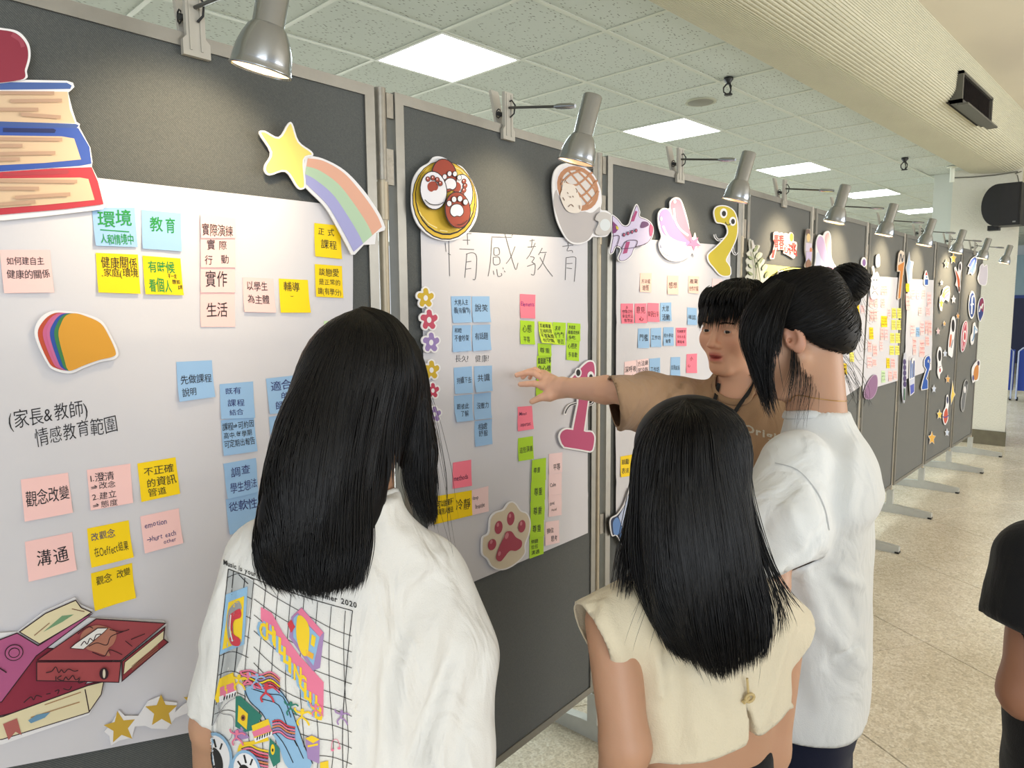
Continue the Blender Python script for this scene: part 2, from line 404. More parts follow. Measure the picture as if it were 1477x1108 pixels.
MB().box((sx-.131, 1.435, zc-.185), (sx-.127, 1.46, zc-.172)).build('badge', mat('silver_badge', (150, 150, 150), .4, .6), t, label='small silver badge')
MB().box((sx+.02, 1.6, zc-hh-.03), (sx+.12, 1.7, zc-hh+.02)).box((sx+.11, 1.5, zc-.06), (sx+.24, 1.66, zc+.06)).build('bracket', M_black, t)
MB().tube([(9.05, 1.47, zc+.2), (9.06, 1.5, zc+.32), (9.06, 1.52, CEIL-.1), (9.08, 1.47, CEIL-.08)], .006, 6).build('cable', mat('grey_cable', (110, 108, 98), .6), t)
MB().tube([(9.08, 2.0, CEIL-.075), (9.08, 1.8, CEIL-.08), (9.08, 1.6, CEIL-.082), (9.08, 1.47, CEIL-.07)], .006, 6).build('ceiling_cable', mat('grey_cable'), None, label='thin grey cable along the top of the column', category='cable') if False else None
cable = MB().tube([(9.07, 2.08, CEIL-.07), (9.07, 1.9, CEIL-.085), (9.07, 1.7, CEIL-.09), (9.07, 1.5, CEIL-.08)], .007, 6).build('cable', mat('grey_cable'))
set_props(cable, 'thin grey cable running along the top of the cream column', 'cable')
pipe = thing('drain_pipe', 'short white pipe stub where the soffit meets the column', 'pipe', (8.59, 1.96, CEIL))
MB().tube([(8.75, 2.02, CEIL-.16), (8.75, 2.02, CEIL+.01)], .022, 12).build('pipe', mat('white_pipe', (225, 228, 215), .4), pipe)
MB().tube([(8.75, 2.02, CEIL-.012), (8.75, 2.02, CEIL-.002)], .055, 14).build('flange', mat('white_pipe'), pipe)
sp = thing('ceiling_speaker', 'round grey speaker grille flush in the ceiling tiles', 'speaker', (4.68, 2.67, CEIL))
MB().lathe([(.0, -.004), (.085, -.004), (.1, -.006), (.108, -.004), (.11, .004)], Matrix.Translation((4.68, 2.67, CEIL)), 32).build('rim', mat('speaker_rim', (176, 178, 160), .6), sp)
MB().lathe([(0, -.0065), (.088, -.0065), (.09, -.004)], Matrix.Translation((4.68, 2.67, CEIL)), 32).build('grille', mat('grey_grille', (138, 138, 128), .8, bump=.8, bscale=500), sp)
def sprinkler(x, y, lab, s=1.0):
    t = thing('sprinkler', lab, 'sprinkler', (x, y, CEIL), 'black ceiling sprinklers')
    MB().lathe([(0, 0), (.028*s, 0), (.03*s, -.012*s), (.014*s, -.03*s), (.014*s, -.04*s), (0, -.04*s)], Matrix.Translation((x, y, CEIL)), 14).build('body', M_black, t)
    for k in range(3):
        a = k*2.094; c, q = math.cos(a), math.sin(a)
        MB().tube([(x+.012*c*s, y+.012*q*s, CEIL-.038*s), (x+.03*c*s, y+.03*q*s, CEIL-.06*s), (x+.028*c*s, y+.028*q*s, CEIL-.085*s), (x+.01*c*s, y+.01*q*s, CEIL-.1*s)], .005*s, 6).build('arm', M_black, t)
    MB().lathe([(0, -.1*s), (.026*s, -.1*s), (.026*s, -.106*s), (0, -.106*s)], Matrix.Translation((x, y, CEIL)), 14).build('deflector', M_black, t)
sprinkler(4.32, 2.27, 'black sprinkler head hanging from the ceiling near the round grille')
sprinkler(7.89, 2.24, 'small distant black sprinkler head hanging near the column', 1.1)
# ================================================================ display boards
ZT, ZB = CAMZ+0.49, CAMZ-1.345
J = [(1.0, 1.37), (1.92, 1.45), (2.90, 1.436), (3.76, 1.482), (4.71, 1.52), (5.64, 1.57), (6.57, 1.60), (7.50, 1.61), (8.43, 1.63)]
J = [Vector((x, y, 0)) for x, y in J]
JL = [Vector((0.06, 1.32, 0))] + J                      # board k runs from JL[k] to JL[k+1]
BD = []
for k in range(9):
    a, b = JL[k], JL[k+1]; x = (b-a).normalized(); nrm = Vector((x.y, -x.x, 0))   # nrm faces the visitors
    w = (b-a).length
    BD.append((a, x, nrm, w))
def on_board(k, u, v, lift=0.0):
    """the pixel's point on board k as (s along, z up)"""
    a, x, n, w = BD[k]; d = ray(u, v); t = ((a-ORIGIN).dot(n))/d.dot(n); p = ORIGIN+d*t
    return ((p-a).dot(x), p.z)
def bpt(k, s, z, lift=0.0):
    a, x, n, w = BD[k]; return a + x*s + n*lift + Vector((0, 0, z))
ordinal = ['first', 'second', 'third', 'fourth', 'fifth', 'sixth', 'seventh', 'eighth', 'ninth']
def board_label(k):
    return ['nearest grey fabric display board at the left, with the apple and book cut-outs',
            'grey fabric display board behind the pointing hand, with the plate of paws',
            'grey fabric display board with airplane and yellow number two, behind the man',
            'grey fabric display board with the leaf sprig and red lettering',
            'grey fabric display board with balloons, behind the hair bun',
            'grey fabric display board with the orange pencil and purple brush shape',
            'grey fabric display board with blue number two and pencil cup',
            'grey fabric display board with astronauts and stars, no paper sheet',
            'last grey fabric display board by the column, with round app logos'][k]
for k in range(9):
    a, x, n, w = BD[k]; M = basis(a+x*(w/2), x, -n, Vector((0, 0, 1)))     # local x along, y to the back, z up
    b = thing('display_board', board_label(k), 'display board', M, 'grey fabric display boards in a row')
    s0, s1 = (0.032 if k else -0.0), w-0.028
    s0 = 0.032
    loc = lambda s, d, z: (s-w/2, d, z)
    fw_ = 0.026
    MB().box(loc(s0+.01, .004, ZB+.01), loc(s1-.01, .026, ZT-.01), M).build('fabric_panel', M_fab, b)
    MB().box(loc(s0, -.001, ZT-.024), loc(s1, .031, ZT), M).build('top_rail', M_alu, b)
    MB().box(loc(s0, -.001, ZB), loc(s1, .031, ZB+.024), M).build('bottom_rail', M_alu, b)
    MB().box(loc(s0, -.0015, ZB+.024), loc(s0+fw_, .031, ZT-.024), M).build('side_rail', M_alu, b)
    MB().box(loc(s1-fw_, -.0015, ZB+.024), loc(s1, .031, ZT-.024), M).build('side_rail', M_alu, b)
# posts with hinges and feet at every joint
M_knob = M_black
def make_post(i):
    p = J[i] if i >= 0 else JL[0]
    if i < 0: xd = BD[0][1]
    elif i < 8: xd = (BD[i][1]+BD[i+1][1]).normalized()
    else: xd = BD[8][1]
    n = Vector((xd.y, -xd.x, 0)); M = basis(p, xd, -n, Vector((0, 0, 1)))
    where = 'at the near end of the row, outside the left edge' if i < 0 else ['between the first and second boards', 'between the second and third boards, beside the pointing arm', 'under the third lamp, right of the yellow number two',
             'left of the balloon board', 'right of the hair bun', 'left of the blue number two board', 'between the number two board and astronaut board',
             'between the astronaut board and the last board', 'at the far end of the row, by the column'][i]
    t = thing('board_stand', 'metal post and foot '+where, 'stand', M, 'metal stands joining the boards')
    q = lambda x, y, z: M @ Vector((x, y, z))
    MB().tube([q(0, .014, .07), q(0, .014, ZT-.06)], .0115, 16).build('post', M_post, t)
    MB().tube([q(0, .014, ZT-.2), q(0, .014, ZT+.004)], .0135, 16).build('upper_sleeve', M_alu2, t)
    MB().tube([q(0, .014, ZT-.29), q(0, .014, ZT-.205)], .0145, 16).build('collar', M_post, t)
    MB().box((-.0, .002, ZT-.21), (.026, .012, ZT-.13), M).build('hinge', M_alu2, t)
    MB().box((.01, .003, ZT-.06), (.03, .014, ZT-.005), M).build('hinge', M_alu2, t)
    MB().box((.008, .003, 0.75), (.03, .012, 0.82), M).build('hinge', M_alu2, t)
    # foot: bar across, taller in the middle
    L = .275
    pts = [(-L, 0), (L, 0), (L, .042), (.05, .062), (-.05, .062), (-L, .042)]
    mb = MB(); mb.prism([(a, b) for a, b in pts], -.019, .019, lambda a, b, c: M @ Vector((-c, a+.012, b))); mb.build('foot_bar', M_foot, t)
    MB().box((-.02, -.008, .055), (.02, .034, .17), M).build('socket', M_foot, t)
    MB().tube([q(.02, .013, .12), q(.045, .013, .12)], .012, 12).build('knob', M_knob, t)
    mb = MB()
    for s in (-L+.01, L-.01): mb.box((-.022, s+.012-.012, 0), (.022, s+.012+.012, .012), M)
    mb.build('end_cap', M_black, t)
    return t
for i in range(-1, 9): make_post(i)

# ================================================================ clamp lamps
M_chrome = mat('gunmetal_chrome', (168, 172, 178), 0.2, 0.92)
M_inner = mat('white_enamel_inside', (250, 236, 214), 0.6)
M_bulb = mat('warm_bulb', (255, 226, 180), 0.4, emit=14.0)
M_bulb_dim = mat('dim_warm_bulb', (255, 214, 180), 0.4, emit=2.2)
M_clamp = mat('grey_clamp_plastic', (176, 172, 162), 0.5, vary=.08, vscale=20)
lamp_px = [(388, 60), (841, 195), (1069, 262), (1210, 301), (1281, 322), (1338, 340), (1383, 350), (1420, 362), (1452, 368)]
lamp_lab = ['brightly lit chrome clamp lamp nearest the camera, cut by the top edge', 'chrome clamp lamp above the latte cup cut-out', 'chrome clamp lamp in front of the third post, above the man',
            'chrome clamp lamp above the balloon board, left of the hair bun top', 'chrome clamp lamp above the orange pencil', 'fourth chrome clamp lamp from the right end of the row',
            'third chrome clamp lamp from the right end of the row', 'second chrome clamp lamp from the right end of the row', 'rightmost chrome clamp lamp, seen against the column']
arm_l = [.25, .25, .25, .25, .25, .25, .26, .26, .26]
def make_lamp(k):
    a, x, n, w = BD[k]; u, v = lamp_px[k]
    # where along the board: the lamp hangs arm_l in front of the board's plane
    d = ray(u, v); pl = a + n*arm_l[k]; t = (pl-ORIGIN).dot(n)/d.dot(n); s = (ORIGIN+d*t-a).dot(x)
    s = max(.12, min(w-.1, s))
    zc = ZT
    M = basis(a+x*s+Vector((0, 0, zc)), x, -n, Vector((0, 0, 1)))     # origin on the front edge of the top rail
    t = thing('clamp_lamp', lamp_lab[k], 'lamp', M, 'chrome clamp lamps on the board tops')
    # clamp: front jaw, rear jaw, spring
    c = MB(); f = [(-.022, .075), (.012, .08), (.012, .0), (.024, -.012), (.024, -.038), (-.024, -.038), (-.024, -.012), (-.014, .0)]
    c.prism([(a_, b_) for a_, b_ in [(-.025, -.04), (.025, -.04), (.025, -.014), (.017, -.006), (.017, .085), (-.018, .085), (-.018, -.006), (-.025, -.014)]], -.004, .006, lambda p, q, r: M @ Vector((p, -r-.004, q)))
    c.box((-.013, -.012, -.03), (-.009, -.008, .08), M); c.box((.007, -.012, -.03), (.011, -.008, .08), M)
    c.build('front_jaw', M_clamp, t)
    c = MB(); R = M @ Matrix.Translation((0, .03, .03)) @ Matrix.Rotation(-.22, 4, 'X')
    c.box((-.016, -.004, -.06), (.016, .004, .07), R); c.build('rear_jaw', M_clamp, t)
    c = MB(); q = lambda p: M @ Vector(p)
    c.tube([q((-.02, .012, .03)), q((.02, .012, .03))], .006, 10)
    c.tube([q((-.019, .012+.008*math.cos(i*.8), .03+.012*math.sin(i*.8))) for i in range(9)], .0015, 6); c.build('spring', M_black, t)
    L = arm_l[k]-.035
    tilt = .24
    pa, pb = Vector((0, -.01, .045)), Vector((.0, -arm_l[k]+.024, .012 if k else .026))
    MB().tube([M @ pa, M @ (pa+(pb-pa)*.72)], .0036, 10).build('arm', mat('dark_steel_rod', (96, 96, 92), .35, .8), t)
    MB().tube([M @ (pa+(pb-pa)*.7), M @ (pa+(pb-pa)*.74), M @ (pa+(pb-pa)*.8), M @ (pa+(pb-pa)*.93), M @ pb], .006, 12, radii=[.004, .0065, .0075, .0075, .005]).build('joint', M_chrome, t)
    MB().tube([M @ Vector((.002, -.012, .02)), M @ Vector((.009, -.02, .03)), M @ Vector((.011, -.022, .052)), M @ Vector((.004, -.016, .064)), M @ Vector((0, .0, .06))], .0022, 8).build('cord', M_black, t)
    # head: tube and bell, tipped so that the light falls on the board
    H = M @ Matrix.Translation((0, -arm_l[k], -.045 if k == 0 else -.062)) @ Matrix.Rotation(tilt, 4, 'X') @ Matrix.Rotation(.1, 4, 'Y')
    MB().lathe([(0, .098), (.021, .098), (.0245, .094), (.0245, -.002), (.026, -.004)], H, 32).build('socket_tube', M_chrome, t)
    MB().lathe([(.0245, 0), (.03, -.006), (.037, -.02), (.043, -.038), (.0465, -.058), (.047, -.066), (.0485, -.068), (.0485, -.071), (.046, -.071), (.0455, -.06), (.042, -.04), (.034, -.018), (.022, -.004)], H, 40).build('bell_shade', M_chrome, t)
    MB().lathe([(.0448, -.068), (.0442, -.058), (.041, -.04), (.033, -.018), (.02, -.006), (0, -.006)], H, 40).build('reflector', M_inner, t)
    MB().lathe([(0, -.062), (.014, -.059), (.0235, -.048), (.025, -.036), (.02, -.02), (.012, -.01), (.012, -.006)], H, 24).build('bulb', M_bulb if k != 1 and k != 2 else M_bulb_dim, t)
    d_ = bpy.data.lights.new('lamp_glow', 'SPOT'); d_.color = (1.0, .80, .52); d_.energy = [6.2, 4.4, 4.8, 12, 11, 11, 12, 18, 18][k]
    d_.spot_size = math.radians(104); d_.spot_blend = .65; d_.shadow_soft_size = .03
    lo = bpy.data.objects.new('lamp_glow', d_); COL.objects.link(lo); lo.parent = t
    lo.matrix_local = M.inverted() @ (H @ Matrix.Translation((0, 0, -.078)) @ Matrix.Rotation(.85, 4, 'X'))
    return t
for k in range(9): make_lamp(k)
# ================================================================ flat shapes, given in photograph pixels and laid onto the boards
def sp(pts, n=6, closed=True):
    """smooth Catmull-Rom curve through points"""
    k = len(pts); out = []
    for i in range(k if closed else k-1):
        p0 = pts[(i-1) % k] if closed or i > 0 else pts[0]; p1 = pts[i]; p2 = pts[(i+1) % k]
        p3 = pts[(i+2) % k] if closed or i+2 < k else pts[-1]
        for j in range(n):
            t = j/n; t2 = t*t; t3 = t2*t
            out.append(tuple(.5*((2*p1[q])+(-p0[q]+p2[q])*t+(2*p0[q]-5*p1[q]+4*p2[q]-p3[q])*t2+(-p0[q]+3*p1[q]-3*p2[q]+p3[q])*t3) for q in range(2)))
    if not closed: out.append(tuple(pts[-1][:2]))
    return out
def ell(cx, cy, rx, ry=None, rot=0, n=24):
    ry = ry or rx; c, s = math.cos(rot), math.sin(rot)
    return [(cx+rx*math.cos(a)*c-ry*math.sin(a)*s, cy+rx*math.cos(a)*s+ry*math.sin(a)*c) for a in [2*math.pi*i/n for i in range(n)]]
def star(cx, cy, r, r2=None, rot=-math.pi/2, n=5, sx=1.0):
    r2 = r2 or r*.5
    return [(cx+sx*(r if i % 2 == 0 else r2)*math.cos(rot+math.pi*i/n), cy+(r if i % 2 == 0 else r2)*math.sin(rot+math.pi*i/n)) for i in range(2*n)]
def stroke(pts, w, smooth=True, n=5):
    if smooth and len(pts) > 2: pts = sp(pts, n, False)
    L, R = [], []
    for i, p in enumerate(pts):
        a = pts[max(i-1, 0)]; b = pts[min(i+1, len(pts)-1)]
        dx, dy = b[0]-a[0], b[1]-a[1]; l = math.hypot(dx, dy) or 1; nx, ny = -dy/l*w/2, dx/l*w/2
        L.append((p[0]+nx, p[1]+ny)); R.append((p[0]-nx, p[1]-ny))
    return L+R[::-1]
def grow(poly, d):
    poly = clean_poly(poly); n = len(poly)
    A = sum(poly[i][0]*poly[(i+1) % n][1]-poly[(i+1) % n][0]*poly[i][1] for i in range(n)); s = 1 if A > 0 else -1
    out = []
    for i in range(n):
        a, b, c = poly[i-1], poly[i], poly[(i+1) % n]
        e1 = Vector((b[0]-a[0], b[1]-a[1])); e2 = Vector((c[0]-b[0], c[1]-b[1]))
        if e1.length < 1e-6 or e2.length < 1e-6: out.append(b); continue
        n1 = Vector((e1.y, -e1.x)).normalized()*s; n2 = Vector((e2.y, -e2.x)).normalized()*s
        m = n1+n2
        if m.length < .2: out.append((b[0]+n1.x*d, b[1]+n1.y*d)); continue
        m = m.normalized(); k = d/max(.45, m.dot(n1)); out.append((b[0]+m.x*k, b[1]+m.y*k))
    return out
NAMED = dict(white=(236, 234, 236), black=(24, 22, 24), ink=(22, 20, 26), blueink=(38, 44, 110), greenink=(22, 140, 60), redink=(190, 40, 50))
def pm(c, rough=.7):
    if isinstance(c, str): c = NAMED[c]
    return mat('print_%d_%d_%d' % tuple(int(x) for x in c), c, rough)
LIFT = {}
def T_board(k, lift):
    a, x, n, w = BD[k]
    def T(u, v, c):
        s, z = on_board(k, u, v); return bpt(k, s, z, lift+c)
    return T
def centre_M(k, poly, lift):
    u = sum(p[0] for p in poly)/len(poly); v = sum(p[1] for p in poly)/len(poly); a, x, n, w = BD[k]
    s, z = on_board(k, u, v); return basis(bpt(k, s, z, lift), x, -n, Vector((0, 0, 1)))
STEP = .00035
def cutout(k, name, label, cat, outline, layers, lift=.004, thick=.003, group=None, parent=None, border='white', gap=0.0):
    """a flat card shape: backing with its own thickness, printed layers on its face"""
    T = T_board(k, lift+gap); M = centre_M(k, outline, lift)
    mb = MB(); mb.prism(outline, 0, thick, T)
    o = mb.build(name, pm(border), None, True, M=M, label=label, category=cat, group=group)
    if layers:
        mb = MB(); ms = []; z = thick
        for poly, col in layers:
            z += STEP if k < 5 else STEP*2; m = pm(col)
            if m not in ms: ms.append(m)
            mb.prism(poly, None, z, T, ms.index(m))
        mb.build('print', ms, o)
    return o

# ---- lettering
GL = {}
def glyph(ch, thin):
    key = (ch, thin)
    if key in GL: return GL[key]
    cu = bpy.data.curves.new('g', 'FONT'); cu.body = ch; cu.size = 1; cu.resolution_u = 2; cu.offset = thin
    ob = bpy.data.objects.new('g', cu); me = ob.to_mesh()
    vs = [(v.co.x, v.co.y) for v in me.vertices]; fs = [tuple(p.vertices) for p in me.polygons]
    ob.to_mesh_clear(); bpy.data.objects.remove(ob); bpy.data.curves.remove(cu)
    if vs:
        x0 = min(v[0] for v in vs); x1 = max(v[0] for v in vs)
    else: x0, x1 = 0, .3
    wide = ord(ch) > 0x2E80
    adv = 1.0 if wide else (x1-x0)+.1
    vs = [((x-x0 if not wide else x), y) for x, y in vs]
    GL[key] = (vs, fs, adv); return GL[key]
def text_shape(s, thin=.002, jit=.05, seed=0, track=0.0):
    """whole line as (verts, faces) in a unit box"""
    r = random.Random(hash_s(s)+seed); V, Fc = [], []; x = 0
    for ch in s:
        if ch == ' ': x += .4; continue
        vs, fs, adv = glyph(ch, thin); o = len(V)
        a = r.uniform(-jit, jit)*1.3; c, q = math.cos(a), math.sin(a); sc = 1+r.uniform(-jit, jit)*1.6; dy = r.uniform(-jit, jit)
        for vx, vy in vs:
            px, py = (vx-adv/2)*sc, (vy-.38)*sc
            V.append((x+adv/2+px*c-py*q, .38+dy+px*q+py*c))
        Fc += [tuple(i+o for i in f) for f in fs]; x += adv+track
    return V, Fc, x
def hash_s(s): return sum((i+1)*ord(c) for i, c in enumerate(s)) % 100003
def text_into(mb, s, rect, fmap, mi=0, thin=.002, jit=.05, seed=0):
    """lays the line into rect (a0,b0,a1,b1) of the unit square; fmap takes (a,b) to 3D; b runs downwards"""
    V, Fc, W = text_shape(s, thin, jit, seed); a0, b0, a1, b1 = rect
    vs = [fmap(a0+(a1-a0)*x/max(W, .1), b1-(b1-b0)*(y+.08)/1.0) for x, y in V]
    mb.add(vs, Fc, mi)

PAPER = {}
def sheet_lift(k, s, z):
    return PAPER[k](s, z) if k in PAPER else 0.0
def paper_sheet(k, quad, label, color=(212, 210, 215), nx=46, ny=60, group='paper sheets pinned on the boards', amp=.0019, base=.0025, name='paper_sheet'):
    """large sheet with soft creases; quad = TL,TR,BR,BL pixels"""
    c = [on_board(k, *p) for p in quad]
    def h(s, z):
        p = Vector((s*3+k*5, z*3, k)); v = noise.noise(p)*1.0+abs(noise.noise(p*2.7))*-.9+noise.noise(Vector((s*1.1, z*6, k+3)))*.7
        cr = 0
        for cz in (.92, 1.22, 1.48): cr += math.exp(-((z-cz-.012*math.sin(s*5))/.012)**2)*.8
        return base+amp*(1.2+v+cr)
    PAPER[k] = h
    mb = MB(); vs = []
    for j in range(ny+1):
        b = j/ny
        for i in range(nx+1):
            a = i/nx
            s = (c[0][0]*(1-a)+c[1][0]*a)*(1-b)+(c[3][0]*(1-a)+c[2][0]*a)*b; z = (c[0][1]*(1-a)+c[1][1]*a)*(1-b)+(c[3][1]*(1-a)+c[2][1]*a)*b
            vs.append(bpt(k, s, z, h(s, z)))
    fs = [(j*(nx+1)+i, (j+1)*(nx+1)+i, (j+1)*(nx+1)+i+1, j*(nx+1)+i+1) for j in range(ny) for i in range(nx)]
    mb.add(vs, fs, 0, True)
    return mb.build(name, mat('sheet_%d_%d_%d' % color, color, .75, bump=.75, bscale=11), None, True, M=centre_M(k, quad, 0), label=label, category='paper', group=group)

NC = dict(blue=(152, 190, 228), yellow=(252, 214, 8), pink=(250, 204, 200), hotpink=(255, 128, 150), green=(176, 218, 40), mint=(200, 226, 178), peach=(255, 208, 192),
          lemon=(246, 236, 110), palepink=(246, 214, 214), lime=(206, 232, 60), orange=(250, 180, 60))
WORD = dict(blue='blue', yellow='yellow', pink='pale pink', hotpink='bright pink', green='lime green', mint='pale mint', peach='peach', lemon='lemon yellow', palepink='very pale pink', lime='bright lime', orange='orange')
def note(k, quad, color, lines, label, lift=.0012, ink='ink', group=None, curl=.006, nsub=5, thin=.002, scrib=0):
    """sticky note: gummed at the top, bottom edge standing off; lines = [(text, a0,b0,a1,b1[,ink]) or text]"""
    c = [on_board(k, *p) for p in quad]
    def f(a, b, e=0.0):
        s = (c[0][0]*(1-a)+c[1][0]*a)*(1-b)+(c[3][0]*(1-a)+c[2][0]*a)*b; z = (c[0][1]*(1-a)+c[1][1]*a)*(1-b)+(c[3][1]*(1-a)+c[2][1]*a)*b
        return bpt(k, s, z, lift+sheet_lift(k, s, z)+e+curl*max(0, b-.25)**2*(1+.25*math.sin(a*3+len(label))))
    mb = MB(); vs = [f(a, b/nsub) for b in range(nsub+1) for a in (0, .5, 1)]
    mb.add(vs, [(j*3+i, j*3+3+i, j*3+4+i, j*3+1+i) for j in range(nsub) for i in (0, 1)], 0, True)
    M = centre_M(k, quad, lift)
    o = mb.build('sticky_note', mat('note_'+color, NC[color], .75), None, True, M=M, label=label, category='note', group=group or 'sticky notes')
    e = .0006 if k < 3 else .0012
    if lines:
        mb = MB(); ms = []; n = len(lines)
        for i, L in enumerate(lines):
            if isinstance(L, str):
                hh = min(.3, .84/n); w = min(.9, .26*len(L)+.12) if n < 4 else .88
                L = (L, .08, .08+i*(hh+.05), .08+w if w < .84 else .94, .08+i*(hh+.05)+hh)
            col = L[5] if len(L) > 5 else ink; m = pm(col)
            if m not in ms: ms.append(m)
            if L[0] == '_': mb.add([f(L[1], L[2], e), f(L[3], L[4], e), f(L[3], L[4]+.03, e), f(L[1], L[2]+.03, e)], [(3, 2, 1, 0)], ms.index(m)); continue
            text_into(mb, L[0], L[1:5], lambda a, b: f(a, b, e), ms.index(m), thin=thin, seed=i)
        mb.build('writing', ms, o)
    elif scrib:
        r = random.Random(len(label)*7+int(quad[0][0]*13+quad[0][1])); mb = MB()
        for i in range(scrib):
            b0 = .12+i*.8/scrib; x = .1
            while x < .86:
                w = .7/4.5; 
                for q in range(3):
                    xa = x+r.uniform(0, w*.7); ya = b0+r.uniform(0, .5/scrib); xb = xa+r.uniform(-.02, w*.4); yb = ya+r.uniform(.02, .3/scrib)
                    mb.add([f(xa, ya, e), f(xa+.022, ya, e), f(xb+.022, yb, e), f(xb, yb, e)], [(0, 3, 2, 1)])
                mb.add([f(x, b0+.2/scrib, e), f(x+w*.75, b0+.17/scrib, e), f(x+w*.75, b0+.17/scrib+.02, e), f(x, b0+.2/scrib+.02, e)], [(0, 3, 2, 1)])
                x += w*1.15
        mb.build('writing', pm(ink), o)
    return o
def handwriting(k, name, label, polys_px, color, lift=.0062, w=None):
    """pen strokes straight on the sheet"""
    a, x, n, wd = BD[k]; mb = MB()
    for poly in polys_px:
        mb.prism(poly, None, 0, lambda u, v, c: (lambda sz: bpt(k, sz[0], sz[1], sheet_lift(k, *sz)+.0006))(on_board(k, u, v)))
    return mb
# ================================================================ first board
k = 0
paper_sheet(0, [(-30, 238), (508, 299), (506, 1010), (-140, 1135)], 'large white paper sheet covering the nearest board, full of spaced-out notes')
G1 = 'sticky notes on the first sheet'
def n1(q, c, lines, lab, **kw): return note(0, q, c, lines, lab, group=G1, **kw)
n1([(131, 300), (192, 300), (196, 357), (135, 355)], 'blue', [('環境', .1, .04, .92, .48, 'greenink'), ('_', .14, .56, .82, .6, 'greenink'), ('人和情境中', .12, .66, .92, .94, 'greenink')], 'blue note with green writing and a green line, under the stacked book cut-out', thin=.012)
n1([(202, 303), (259, 308), (259.5, 363), (203, 359)], 'blue', [('教', .2, .12, .52, .5, 'greenink'), ('育', .58, .12, .86, .56, 'greenink')], 'blue note with two large green characters, right of the other green-written one', thin=.012)
n1([(136, 365), (197, 367.5), (200, 424), (139.5, 422)], 'yellow', [('健康關係', .1, .06, .98, .38), ('ˎ家庭(環境', .1, .36, .98, .58)], 'yellow note below the blue one with the green line')
n1([(203.5, 369), (258.5, 373), (262.5, 426), (207, 424.5)], 'yellow', [('有時候', .12, .1, .82, .42, 'greenink'), ('看個人', .1, .55, .7, .93, 'greenink'), ('不一定', .62, .42, .86, .55), ('想如', .72, .57, .94, .7), ('此境', .86, .72, .98, .84)], 'yellow note with thick green writing, below the blue two-character one', thin=.014)
n1([(-2, 361), (70, 361), (75.5, 422), (4, 423)], 'pink', [('如何建自主', .1, .14, .86, .34), ('健康的關係', .08, .44, .96, .66)], 'pale pink note at the left picture edge below the book cut-out')
for i, (ya, yb, t) in enumerate([(308, 368, ('實際演練', .02, .2, .94, .5)), (366, 386, None), (385, 422, ('實作', .12, .1, .78, .8)), (420, 471.5, ('生活', .16, .28, .78, .7))]):
    fx = lambda y: 285.5+(y-308)*.013
    fr = lambda y: 336+(y-308)*.006+(0 if y > 330 else 0)
    q = [(fx(ya), ya+(0 if i else 0)), (fr(ya), ya+(8 if i == 0 else 0)), (fr(yb), yb), (fx(yb), yb)]
    labs = ['topmost pink note of the tall pink column, four dark characters', 'narrow visible pink strip second in the tall pink column', 'third pink note down the tall pink column', 'lowest pink note of the tall pink column']
    if i == 1: q = [(286.3, 343), (336, 343), (336.4, 386), (286.6, 386)]; t = None; L = [('實', .16, .04, .42, .42), ('際', .5, .08, .76, .42), ('行', .1, .55, .34, .9), ('動', .56, .55, .82, .88)]
    else: L = [t]
    if i == 0: q = [(285.5, 308), (336, 316), (336.2, 344), (286.2, 344)]; L = [('實際演練', .02, .34, .92, .9)]
    n1(q, 'pink', L, labs[i], lift=.0012+.0012*(3-i), curl=.002)
n1([(348, 400), (392, 402), (395, 451), (349.5, 450)], 'pink', [('以學生', .1, .08, .8, .38), ('為主體', .12, .48, .82, .74)], 'pale pink note left of the plain yellow one with the blot')
n1([(400, 402), (442, 404), (445, 451), (402, 451)], 'yellow', [('輔導', .14, .06, .7, .36), ('ˬ', .34, .34, .5, .5)], 'yellow note with a small blot, right of a pale pink note')
n1([(451, 322), (489, 326), (490.5, 374), (451.5, 370)], 'yellow', [('正 式', .12, .1, .74, .34), ('課程', .22, .44, .84, .74)], 'yellow note tucked under the rainbow tail')
n1([(452, 381), (491.5, 384), (492.5, 430), (453, 428)], 'yellow', [('談戀愛', .12, .08, .88, .34), ('是正常的', .12, .42, .92, .62), ('課(有學分)', .06, .7, .94, .93)], 'yellow note with three lines, below the one under the rainbow tail')
n1([(465.5, 463), (503, 463), (503, 500), (465, 500)], 'mint', [('性別比', .1, .08, .75, .36)], 'pale mint note half hidden by the left woman\'s hair')
n1([(252.5, 522), (304, 519.5), (307, 572), (255, 579)], 'blue', [('先做課程', .08, .34, .96, .58), ('說明', .1, .66, .5, .88)], 'single blue note right of the rainbow-layered cut-out', curl=.01)
n1([(315, 554), (363, 550), (364.5, 602), (316, 604)], 'blue', [('既有', .14, .1, .62, .3, 'blueink'), ('課程', .2, .44, .72, .66, 'blueink'), ('結合', .24, .72, .66, .9, 'blueink')], 'upper note of the stacked blue pair in the left column')
n1([(316.5, 606), (364, 600), (368, 650), (320, 657)], 'blue', [('課程⇒可約因', .02, .08, .98, .3), ('高中.每學期', .04, .34, .9, .54), ('可定期出報告', .04, .56, .96, .78)], 'blue note with three dense lines, second in the left column of blues')
n1([(320, 668.5), (367, 660), (370, 709), (325.5, 719)], 'blue', [('調查', .18, .12, .8, .42, 'blueink'), ('學生想法', .12, .56, .98, .86, 'blueink')], 'third blue note down the left column of blues')
n1([(324, 720), (370, 709.5), (373, 760), (328, 770)], 'blue', [('從軟性', .06, .1, .96, .4, 'blueink')], 'lowest blue note in the left column, cut by the woman\'s shoulder')
n1([(381.5, 546), (425, 541), (430, 592), (386, 597)], 'blue', [('適合', .12, .08, .8, .36, 'blueink'), ('的', .42, .42, .7, .6, 'blueink'), ('師資', .2, .66, .8, .9, 'blueink')], 'top blue note of the right column beside the left woman\'s hair')
